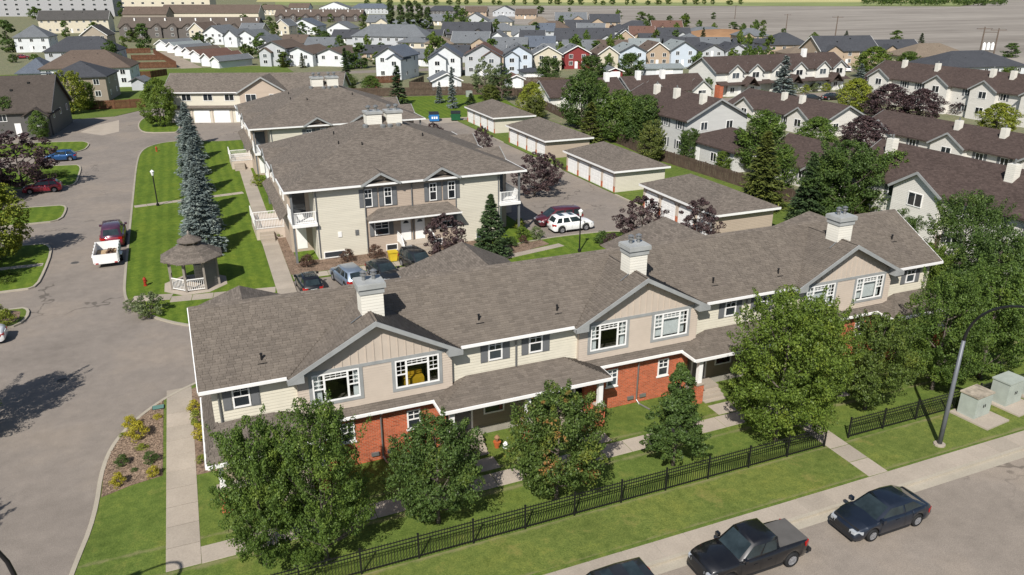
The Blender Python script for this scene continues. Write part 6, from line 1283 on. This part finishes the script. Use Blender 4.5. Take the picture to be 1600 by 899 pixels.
D1 = dumpster('bright blue dumpster with dark lid on the concrete pad', 41.6, 137.2, (52, 128, 196), R(-12)); dumpster('dark green dumpster with black lid on the concrete pad', 45.6, 136.6, (30, 92, 58), R(-18))
for i, t in enumerate(('I', 'I', 'I')): MB().box(-.5 + i * .4, -.815, .55, -.22 + i * .4, -.8, .95).build('white_print', M['white'], D1)
for x, y, lb in ((*G(97, 595), 'round manhole cover beside the large tree shadow'), (*G(117, 411), 'round manhole cover behind the trailer')):
    T = thing('manhole_cover', lb, 'manhole cover', (x, y, .008)); MB().lathe([(.36, 0), (.36, .012), (.32, .014)], 20).build('ring', M['gazw'], T); MB().lathe([(.31, 0), (.31, .016), (.1, .017)], 20).build('lid', plain('cast iron', (.07, .065, .06), .8), T)
T = thing('salt_bin', 'yellow bin on the walk left of the dark SUV', 'bin', (15.2, 64.4, .12)); yb = plain('yellow plastic', alb(240, 208, 60), .5); MB().extrude([(-.3, -.35, 0), (.3, -.35, 0), (.38, -.35, .75), (-.38, -.35, .75)], (0, .7, 0)).build('body', yb, T); MB().box(-.42, -.4, .75, .42, .4, .84).build('lid', yb, T)
T = thing('transformer_box', 'small pale green box by the far brown fence', 'utility box', (*G(733, 152), .1)); MB().box(-.6, -.5, 0, .6, .5, 1.2).build('body', M['pgreen'], T); MB().box(-.63, -.53, 1.2, .63, .53, 1.26).build('lid', M['pgreen'], T)
T = thing('garden_box_cover', 'flat green valve lid in the shrub bed beside the sidewalk', 'valve lid', (*G(248, 640), .11)); MB().box(-.3, -.2, 0, .3, .2, .08).build('lid', plain('valve green', alb(110, 150, 140), .6), T); MB().box(-.33, -.23, 0, .33, .23, .04).build('rim', M['darkp'], T)
def util_pole(label, bx, by, ty, arms=((.3, 2.2),), lean=0):
    g = G(bx, by); h = hz(bx, ty, *g); T = thing('utility_pole', label, 'utility pole', (*g, 0), -YAW); m = plain('pole timber', (.13, .1, .08), .9, .1); MB().tube([(0, 0, 0), (0, 0, h / 2), (lean, 0, h)], [.3, .24, .18], 8).build('pole', m, T)
    for dz, w in arms: a = MB().bar((-w, 0, h - dz), (w, 0, h - dz), .2).build('crossarm', m, T); [MB().lathe([(.1, 0), (.14, .1), (.06, .3)], 6).build('insulator', M['metal'], a, loc=(x, 0, h - dz + .08)) for x in (-w * .9, 0, w * .9)]
    return T, g, h
util_pole('tall wooden utility pole at the field edge left of centre right', 1303, 70, 25, ((.5, 2.4),)); P1, g1_, h1_ = util_pole('left pole of the transformer pair at the field edge', 1528, 96, 42, ((.6, 2.6),)); util_pole('right pole of the transformer pair at the field edge', 1550, 96, 44, ((.6, 2.6),)); util_pole('thin far pole standing in the field', 1228, 46, 22, ((.5, 2.0),)); util_pole('thin far pole near the top edge', 1348 - 200, 30, 8, ((.5, 2.0),))
T = thing('transformer_rack', 'three white transformers on a rack between the pole pair', 'transformer', (*G(1539, 96), 0), -YAW); zt_ = hz(1539, 78, *G(1539, 96)); w_ = 22 / ppm(*G(1539, 96)); MB().bar((-w_ / 2, 0, zt_ - .3), (w_ / 2, 0, zt_ - .3), .4, .3).build('beam', M['bark'], T); MB().bar((-w_ / 2, 0, zt_ + 5.5), (w_ / 2, 0, zt_ + 5.5), .2, .2).build('upper_beam', M['bark'], T)
for i in (-1, 0, 1): MB().lathe([(.5, 0), (.55, .1), (.55, 1.9), (.4, 2.1), (.1, 2.5)], 10).build('can', M['white'], T, loc=(i * 1.4, 0, zt_ - .1))

T = thing('flower_pot', 'orange pot with a dry plant beside the porch steps', 'flower pot', (12.75, 32.7, .11)); MB().lathe([(.13, 0), (.2, .34), (.22, .36), (.18, .36)], 12).build('pot', plain('terracotta', alb(206, 110, 60), .8), T); MB().lathe([(.02, .3), (.16, .62), (.05, .75)], 8).build('plant', M['soil'], T)
T = thing('water_jug', 'small white and blue jug beside the orange pot', 'jug', (13.15, 32.5, .11)); MB().lathe([(.14, 0), (.15, .25), (.08, .34), (.04, .36), (.04, .4)], 12).build('body', M['white'], T); MB().lathe([(.153, .08), (.153, .2)], 12).build('band', plain('blue label', alb(60, 110, 170), .6), T)
# ================================================================== trees and shrubs
gN = 'leafy trees along the front iron fence'
tree('near_a', 'green', (.45, 28.0, .1), 7.3, 1.95, 'large green tree by the walk at the lower left, left one of the pair', group=None)
tree('near_d', 'green', (2.85, 27.5, .1), 7.8, 2.4, 'largest dense green tree at the lower left, right one of the pair')
tree('near_b', 'dark', (8.0, 28.0, .1), 5.7, 2.45, 'round dark green tree behind the iron fence, before the first brick bay')
tree('near_b', 'mixed', (13.76, 27.5, .1), 6.2, 2.65, 'green tree with yellow top and rust-coloured leaf patch before the porch', rz=.6)
tree('near_c', 'dark', (20.5, 27.7, .1), 5.9, 2.0, 'small pyramid-shaped dark green tree before the middle brick bay')
tree('near_d', 'bright', (27.0, 27.6, .1), 8.9, 3.3, 'big bright green tree left of the garden path')
tree('near_a', 'bright', (29.6, 28.4, .1), 7.6, 2.5, 'slimmer bright green tree touching the big one by the garden path')
tree('near_b', 'autumn', (34.0, 28.2, .1), 6.2, 2.5, 'yellowing tree before the right brick bay')
tree('near_d', 'green', (39.6, 28.4, .1), 7.8, 2.7, 'large green tree behind the street lamp'); tree('near_a', 'green', (43.6, 28.3, .1), 7.8, 2.9, 'green tree shading the utility cabinets'); tree('near_a', 'dark', (47.5, 31.5, .1), 8.6, 3.0, 'dark green tree at the right edge above the cabinets'); tree('near_b', 'bright', (47.0, 36.5, .1), 6.2, 2.6, 'bright green tree past the right end of the townhouse row')
tree('near_d', 'dark', (53.5, 38.5, .1), 8.8, 3.6, 'very large dark green tree at the right edge before the brown roof'); tree('near_b', 'dark', (57.5, 33.5, .1), 7.5, 3.2, 'dark rounded tree at the right edge of the photo'); tree('near_a', 'dark', (51.2, 42.5, .1), 6.5, 2.3, 'dark tree between the roof end and the brown townhouse')
# blue spruces
for i, (y, h, r, lb) in enumerate([(73.2, 6.9, 1.95, 'blue spruce right behind the gazebo, nearest in the row'), (80.3, 6.6, 1.8, 'blue spruce second nearest in the row'), (88.0, 6.8, 1.8, 'blue spruce third from the gazebo'), (97.5, 6.4, 1.7, 'blue spruce fourth from the gazebo, past the garden path'), (107.5, 6.6, 1.8, 'blue spruce fifth from the gazebo'), (118.0, 6.3, 1.7, 'blue spruce sixth from the gazebo'), (129.0, 6.6, 1.8, 'farthest blue spruce of the row')]):
    tree(('spruce_a', 'spruce_b')[i % 2], 'blue', (-.45 + .3 * (i % 2), y, .1), h * (1.0, 1.06, .94)[i % 3], r * 1.22, lb, 'blue_spruce', group='row of blue spruces on the lawn')
tree('spruce_a', 'needle', (23.6, 61.6, .1), 5.9, 2.0, 'green spruce in front of the right end of the fourplex', 'spruce_tree')
# purple-leaved trees
gP = 'purple-leaved trees'
for k, x, y, h, r, lb in [('loose', 19.6, 62.6, 4.4, 2.2, 'purple-leaved tree left of the green spruce, by the steps'), ('loose', 38.6, 60.4, 4.6, 2.7, 'purple-leaved tree above the roof ridge, right of the lamp post'), ('loose', 43.2, 57.6, 4.6, 2.2, 'purple-leaved tree before the nearest garage doors'), ('loose', 36.4, 80.5, 5.2, 3.0, 'large purple tree right of the fourplex, left of the garages'), ('loose', 39.8, 84.0, 4.2, 2.0, 'purple tree beside the large one by the garages'), ('loose', 38.2, 103, 4.6, 1.9, 'purple tree before the third garage row'), ('loose', 35.5, 118, 3.0, 1.8, 'low purple tree near the dumpsters'), ('loose', -19.6, 106.5, 7.2, 5.0, 'broad dark purple tree at the left edge by the red car')]:
    tree(k, 'purple', (x, y, .1), h, r, lb, 'purple_tree', group=gP)
tree('mid_a', 'purple', (-23.5, 101.5, .1), 7.0, 4.4, 'dark purple tree behind the broad one at the left edge', 'purple_tree', group=gP)
tree('mid_a', 'yellow', (-17.6, 78.2, .1), 7.8, 3.4, 'yellow-green tree at the left edge beside the parking islands'); tree('mid_b', 'bright', (-19.6, 71.0, .1), 6.6, 3.0, 'green tree at the left edge, left of the white path')
tree('near_d', 'green', (-14.6, 44.6, .1), 7.6, 3.2, 'off-frame tree whose shadow falls across the road'); tree('near_b', 'green', (-15.2, 32.4, .1), 6.0, 2.2, 'off-frame tree casting the small leaf shadow at the left edge')
tree('mid_a', 'bright', (-4.6, 150, .1), 8.4, 3.3, 'round bright green tree on the island before the tan garage townhouse')
tree_px('mid_c', 'yellow', 115, 178, 108, 60, 'yellow-green tree before the charcoal-roofed house at the left'); tree_px('mid_b', 'bright', 140, 172, 125, 30, 'smaller green tree right of the yellow-green tree at the left')
tree_px('thin_spruce', 'yellow', 62, 256, 232, 14, 'small yellow-green conifer beside the blue hatchback', name='conifer', cat='tree')
tree_px('mid_b', 'dark', 18, 212, 150, 44, 'dark green tree before the dark-roofed house at the left edge'); tree_px('mid_a', 'green', 66, 218, 172, 34, 'green tree at the corner of the dark-roofed house at the left edge'); tree_px('far_b', 'green', 60, 118, 84, 26, 'green tree left of the brown-roofed house, upper left'); tree_px('far_a', 'dark', 176, 100, 62, 28, 'dark green tree right of the charcoal roof, upper left'); tree_px('far_b', 'bright', 150, 60, 34, 22, 'bright tree before the long dark-roofed townhouse, upper left')
# right-hand cluster along the wooden fence
def tp(k, lf, bx, by, ty, w, lb, nm='tree', g=None): tree_px(k, lf, bx, by, ty, w * (1.22 if k[:3] == 'mid' or k[:4] == 'near' else 1.05), lb, name=nm, group=g)
tp('mid_a', 'yellow', 830, 186, 128, 40, 'round yellow-green tree behind the farthest garages'); tp('mid_b', 'gneedle', 836, 190, 150, 34, 'golden conifer under the round yellow-green tree', 'conifer')
tp('mid_b', 'dark', 908, 200, 110, 62, 'tall dark green tree by the low brown-roofed villa'); tp('spruce_far', 'gneedle', 922, 222, 160, 44, 'golden-green conifer at the fence, left one', 'conifer'); tp('mid_b', 'green', 962, 222, 140, 60, 'green tree right of the golden conifer'); tp('mid_b', 'dark', 1003, 232, 148, 56, 'dark green tree before the white townhouse gable'); tp('mid_c', 'gneedle', 1016, 255, 186, 42, 'golden-green conifer behind the second garage', 'conifer'); tp('mid_b', 'green', 1042, 228, 186, 34, 'small green tree at the corner of the white townhouse'); tp('mid_b', 'green', 935, 185, 125, 36, 'slender green tree behind the tall dark one')
tp('mid_b', 'green', 1184, 268, 172, 78, 'green tree right of the low wing roof'); tp('spruce_a', 'gneedle', 1186, 326, 205, 84, 'broad golden-green conifer above the townhouse ridge', 'conifer'); tp('spruce_a', 'needle', 1258, 352, 240, 66, 'green spruce right of the broad golden conifer', 'spruce_tree')
tp('near_b', 'dark', 1310, 352, 215, 110, 'big dark green tree behind the right chimney'); tp('mid_b', 'green', 1384, 352, 232, 74, 'green tree left of the brown gable at the right'); tp('mid_b', 'autumn', 1352, 352, 290, 60, 'yellowing small tree behind the right chimney'); tp('mid_a', 'green', 1270, 248, 182, 62, 'green tree with yellow bush beneath, upper right')
tp('mid_a', 'yellow', 1332, 178, 122, 54, 'round yellow-green tree before the blue spruce, upper right'); tp('mid_a', 'yellow', 1554, 214, 160, 68, 'round yellow-green tree before the long white townhouse'); tp('spruce_far', 'blue', 1222, 150, 88, 38, 'blue spruce before the white townhouse row', 'blue_spruce')
for bx, by, ty, w, lb in [(1384, 192, 130, 66, 'dark purple tree left of a pair before the white townhouse'), (1434, 196, 138, 66, 'dark purple tree right of a pair before the white townhouse'), (1342, 246, 180, 82, 'dark purple tree before the low brown roof, right'), (1362, 150, 108, 30, 'small dark purple tree behind the round yellow-green one')]: tp('mid_a', 'purple', bx, by, ty, w, lb, 'purple_tree', gP)
tp('mid_a', 'bright', 1362, 122, 72, 56, 'bright green tree before the large dark-roofed house'); tp('spruce_far', 'blue', 1342, 132, 100, 24, 'small blue spruce right of the townhouse row end', 'blue_spruce'); tp('mid_b', 'green', 1415, 112, 80, 34, 'green tree left of the brown hip roof'); tp('mid_b', 'bright', 1450, 235, 210, 38, 'small bright tree before the chimney roof, right'); tp('mid_b', 'bright', 1574, 128, 104, 30, 'small green tree before the broad charcoal roof')
for bx, by, ty, w, lf, lb in [(985, 226, 150, 52, 'green', 'green tree between the golden conifers by the fence'), (1075, 250, 200, 34, 'dark', 'dark green tree beside the low wing of the white townhouse'), (1290, 345, 238, 80, 'dark', 'dark green tree filling the gap behind the right chimney'), (1420, 345, 262, 66, 'green', 'green tree before the gable of the right brown-roofed townhouse'), (1215, 300, 225, 50, 'green', 'green tree between golden conifer and green spruce'), (1130, 268, 236, 30, 'bright', 'small bright tree by the back door of the low wing'), (1248, 200, 168, 36, 'green', 'small green tree before the villa with two chimneys'), (1480, 232, 200, 40, 'green', 'green tree below the low brown villa roof'), (1300, 122, 92, 26, 'green', 'green tree behind the end of the townhouse row'), (1190, 168, 140, 30, 'dark', 'dark tree before the porch roofs of the townhouse row'), (1500, 180, 150, 34, 'purple', 'small purple tree before the long white townhouse'), (890, 160, 122, 30, 'green', 'green tree in front of the low villa gable'), (1108, 150, 120, 24, 'green', 'slim green tree at the left end of the townhouse row'), (860, 150, 128, 22, 'dark', 'small dark tree left of the tall dark green one')]: tp('mid_b', lf, bx, by, ty, w, lb)
# trees among the far houses
tp('cottonwood', 'pale', 757, 156, 88, 44, 'silvery cottonwood left of the pair behind the brown fence'); tp('cottonwood', 'poplar', 784, 158, 98, 40, 'green cottonwood right of the pair behind the brown fence'); tp('mid_b', 'gneedle', 766, 160, 132, 28, 'golden bush tree under the cottonwoods')
tp('mid_b', 'dark', 858, 130, 88, 38, 'dark green tree before the cream house'); tp('mid_b', 'dark', 924, 126, 86, 48, 'dark green tree before the red house'); tp('mid_b', 'dark', 985, 122, 82, 40, 'dark green tree before the white house with pale roof'); tp('far_a', 'green', 1090, 120, 80, 30, 'green tree right of the pale blue house')
tp('spruce_far', 'needle', 623, 166, 103, 34, 'dark spruce on the lawn behind the fourplexes', 'spruce_tree'); tp('thin_spruce', 'blue', 707, 170, 105, 17, 'tall thin blue spruce on the lawn', 'blue_spruce'); tp('thin_spruce', 'blue', 687, 162, 128, 14, 'short thin blue spruce on the lawn', 'blue_spruce'); tp('spruce_far', 'needle', 736, 164, 146, 20, 'small round conifer by the farthest garage', 'conifer')
tp('thin_spruce', 'needle', 542, 134, 75, 20, 'thin spruce at the corner of the blue-grey side wall', 'spruce_tree'); tp('mid_a', 'autumn', 543, 146, 114, 40, 'yellow-green bush tree below the thin spruce'); tp('mid_a', 'green', 580, 146, 118, 32, 'green bush tree right of the yellow-green one')
tp('thin_spruce', 'gneedle', 473, 106, 83, 12, 'small golden conifer right of the bay', 'conifer'); tp('thin_spruce', 'gneedle', 443, 106, 90, 10, 'small golden conifer left of the bay', 'conifer')
for i, (x, ty, w, by) in enumerate([(612, 2, 18, 62), (628, 6, 18, 62), (642, 0, 20, 60), (656, 4, 20, 60), (670, 10, 18, 60)]): tp('poplar', 'poplar', x, by, ty, w, ('leftmost tall poplar of the clump behind the grey triplex', 'second tall poplar from the left', 'middle tall poplar, tallest of the clump', 'fourth tall poplar from the left', 'rightmost tall poplar of the clump')[i], 'poplar', 'clump of tall poplars')
far = [(508, 72, 48, 34, 'dark', 'dark green tree left of the grey triplex'), (494, 66, 42, 26, 'green', 'green tree behind the white gabled house'), (596, 82, 66, 20, 'green', 'small tree at the foot of the triplex porches'), (715, 30, 8, 18, 'dark', 'dark tree at the top edge right of the poplars'), (724, 34, 12, 20, 'green', 'green tree near the top, right of the poplars'), (672, 90, 72, 12, 'purple', 'small purple tree beside the two-gabled white house'), (812, 58, 40, 18, 'autumn', 'small yellowing tree among the far houses'),
       (1001, 36, 18, 34, 'green', 'green tree at the field edge above the tan houses'), (1018, 38, 24, 14, 'dark', 'dark small tree right of the field edge tree'), (1068, 42, 24, 30, 'bright', 'bright green tree at the field edge by the reddish roof'), (1046, 34, 24, 12, 'dark', 'small dark tree left of the bright field edge tree'), (966, 30, 16, 14, 'dark', 'small dark tree behind the black roof'), (844, 22, 9, 16, 'dark', 'small dark tree near the grass verge'), (890, 18, 12, 12, 'green', 'small green tree near the grass verge'), (956, 50, 38, 10, 'purple', 'tiny purple tree between the charcoal roofs'),
       (1144, 54, 34, 22, 'dark', 'dark green tree right of the reddish roof'), (1160, 54, 36, 14, 'green', 'small green tree left of the white-gabled tan house'), (1098, 64, 43, 12, 'needle', 'narrow spruce before the dirt mound'), (1270, 70, 50, 18, 'bright', 'bright small tree beside the tan house at the field'), (1400, 66, 47, 28, 'green', 'green tree at the field edge above the dark gable'), (1438, 72, 52, 14, 'needle', 'narrow spruce at the field edge'), (1322, 58, 48, 9, 'needle', 'tiny spruce at the field edge'), (1224, 52, 44, 10, 'dark', 'tiny dark tree at the field edge'), (1578, 90, 67, 28, 'dark', 'dark tree right of the transformer poles'), (1092, 44, 31, 12, 'green', 'small green tree at the field edge beside the flat roof'),
       (226, 78, 36, 28, 'dark', 'dark green tree at the end of the gravel alley'), (208, 66, 46, 26, 'autumn', 'yellowing tree left of the alley tree'), (194, 80, 56, 14, 'bright', 'small bright conifer left of the alley'), (312, 74, 50, 24, 'dark', 'dark tree between the lane houses'), (330, 72, 58, 16, 'pale', 'pale bush tree behind the lane garages'), (386, 92, 68, 34, 'autumn', 'brownish green tree at the right end of the lane'), (300, 66, 58, 22, 'autumn', 'brownish bush tree behind the lane garages'), (382, 40, 22, 20, 'green', 'green tree beside the dark terrace'),
       (16, 82, 30, 34, 'dark', 'dark tree at the upper left by the white house'), (40, 78, 48, 22, 'green', 'green tree at the upper left, right of the dark one'), (104, 58, 32, 16, 'green', 'small green tree before the long dark roof, upper left'), (56, 30, 10, 34, 'green', 'green tree below the grey apartment block'), (190, 26, 2, 12, 'dark', 'dark narrow tree between the apartment blocks'), (22, 98, 84, 20, 'dark', 'dark bush tree by the small red car'), (415, 18, 6, 30, 'green', 'green tree near the top edge left of centre'), (430, 58, 34, 18, 'autumn', 'brownish tree at the left end of the brown terrace'), (566, 32, 16, 22, 'green', 'green tree at the right end of the brown terrace'), (702, 48, 20, 16, 'green', 'green tree among the grey roofs'), (500, 30, 18, 18, 'green', 'green tree before the brown terrace')]
for i, (x, by, ty, w, lf, lb) in enumerate(far): tp('spruce_far' if lf == 'needle' else ('far_a', 'far_b')[i % 2], lf, x, by, ty, w, lb)
_r = random.Random(5)
for i in range(80):                                 # loose trees in the yards between the far houses
    x, y = _r.uniform(400, 1200), _r.uniform(30, 112); g = G(x, y); tree(('far_a', 'far_b')[i % 2], ('green', 'dark', 'bright', 'autumn')[i % 4], g, _r.uniform(4.5, 9), _r.uniform(1.8, 3.2), 'small yard tree standing between the far houses', 'yard_tree', group='small trees in the yards of the far houses')
for i in range(34):                                 # scattered field trees along the crop edge
    x = 575 + i * 17.5 + random.uniform(-5, 5); g = G(x, 7.6 + random.uniform(-.6, .4)); tree('far_a', ('green', 'dark', 'autumn')[i % 3], g, random.uniform(6, 10), random.uniform(3.5, 6.5), 'small far tree in the line along the crop field', 'field_tree', group='line of small far trees along the crop field')
tv = []
for i in range(130):
    x = 1348 + (1568 - 1348) * random.random(); g = G(x, 9.2 + random.uniform(-.8, .3)); c = np.array([[g[0], g[1], random.uniform(2, 6)]]); k = 45; d = unit(k); tv.append(leaves(c + d * rng.uniform(1.5, 5.0, (k, 1)) * np.array([1, 1, .9]) + np.array([0, 0, 2.0]), d, 1.1))
o = link('shelter_belt', quadmesh('shelter_belt', np.concatenate(tv), LF['dark'])); o['kind'] = 'stuff'; o['label'] = 'dense dark green shelter belt at the far side of the field'; o['category'] = 'shelter belt'
# shrubs
def sp(k, lf, px, py, s, lb, hs=1.0, g=None): shrub(k, lf, G(px, py, Zl), s, lb, group=g, hs=hs)
sp('a', 'gold', 217, 684, 1.0, 'brightest golden shrub in the bed beside the sidewalk'); sp('a', 'gold', 205, 668, .75, 'smaller golden shrub at the kerb corner of the bed'); sp('b', 'gold', 246, 654, .42, 'small gold shrub beside the valve lid', .7); sp('b', 'yellow', 222, 701, .52, 'low pale green shrub below the golden one', .5)
sp('a', 'dark', 192, 727, .62, 'dark green round shrub at the left of the bed'); sp('a', 'dark', 236, 722, .66, 'dark green round shrub at the right of the bed', .95); sp('a', 'gold', 186, 758, .62, 'yellow-green shrub at the lower left of the bed', 1.15); sp('a', 'gold', 241, 744, .55, 'yellow-green shrub at the lower right of the bed', 1.1); sp('b', 'dark', 210, 736, .3, 'tiny dark shrub in the middle of the bed', .6); sp('b', 'yellow', 192, 682, .3, 'tiny shrub at the kerb left of the golden one', .8)
sp('a', 'gold', 304, 642, .7, 'golden shrub beside the end wall of the townhouse row'); sp('tall', 'yellow', 310, 668, .9, 'narrow yellow-green shrub along the end wall'); sp('tall', 'gold', 313, 690, .8, 'narrow golden shrub along the end wall'); sp('b', 'yellow', 316, 722, .45, 'small shrub at the front corner of the end wall')
sp('loose', 'pale', 234, 490, 1.1, 'sprawling loose shrub at the kerb corner before the gazebo', .95); sp('loose', 'pale', 208, 485, .6, 'small loose shrub at the kerb left of the sprawling one'); sp('b', 'autumn', 228, 498, .7, 'low shrub under the sprawling one')
sp('a', 'redbush', 481, 417, 1.15, 'reddish round shrub left of the basement window'); sp('a', 'redbush', 544, 408, 1.15, 'reddish round shrub in the middle before the fourplex'); sp('a', 'redbush', 587, 402, 1.2, 'reddish round shrub right, near the steps'); sp('a', 'bright', 434, 370, .95, 'green shrub below the white terrace'); sp('a', 'redbush', 385, 262, 1.0, 'dark reddish shrub by the upper terrace'); sp('loose', 'yellow', 405, 290, .9, 'pale green shrub between sidewalk and fourplex side wall')
for i, (px, py, lf, s, lb) in enumerate([(812, 358, 'yellow', 1.1, 'yellow-green shrub left in the bed by the parked minivan'), (815, 372, 'bright', 1.2, 'bright green shrub in the middle of the bed by the minivan'), (838, 373, 'pale', 1.25, 'pale green shrub right in the bed by the minivan'), (818, 380, 'redbush', .8, 'small reddish shrub in the bed by the minivan'), (800, 385, 'dark', 1.0, 'dark shrub beside the green spruce'), (955, 388, 'purple', 1.5, 'purple shrub at the edge of the townhouse ridge'), (940, 381, 'dark', 1.3, 'dark shrub left of the purple shrub')]): sp('a', lf, px, py, s, lb)
sp('a', 'yellow', 10, 508, 1.25, 'yellow-green shrub in the small left parking island'); sp('b', 'yellow', -5, 498, 1.2, 'second shrub in the small left parking island')
for i, (x, y, n, lb) in enumerate([(-16.5, 113.5, 7, 'clipped'), (-16.2, 71.5, 6, 'low')]):
    for j in range(n): shrub('b', 'bright', (x - 1.0 * (j % 4) + .3, y + (j // 4) * 1.4 + random.uniform(-.2, .2)), 1.1, ('low green hedge shrub on the island between blue and red cars', 'low green hedge shrub on the island left of the trailer')[i], 'hedge_shrub', ('hedge between the blue and red cars', 'hedge left of the trailer')[i], .5)
for i, (x, y) in enumerate([(1205, 194), (1222, 198), (1240, 146), (1258, 146), (1272, 143), (1290, 143)]): sp('a', ('gold', 'bright', 'pale', 'yellow', 'pale', 'yellow')[i], x, y, 2.0, ('gold shrub by the brown-roofed villa', 'green shrub by the brown-roofed villa', 'pale shrub first from left before the white townhouse row', 'yellow-green shrub second before the white townhouse row', 'pale shrub third before the white townhouse row', 'yellow-green shrub fourth before the white townhouse row')[i])
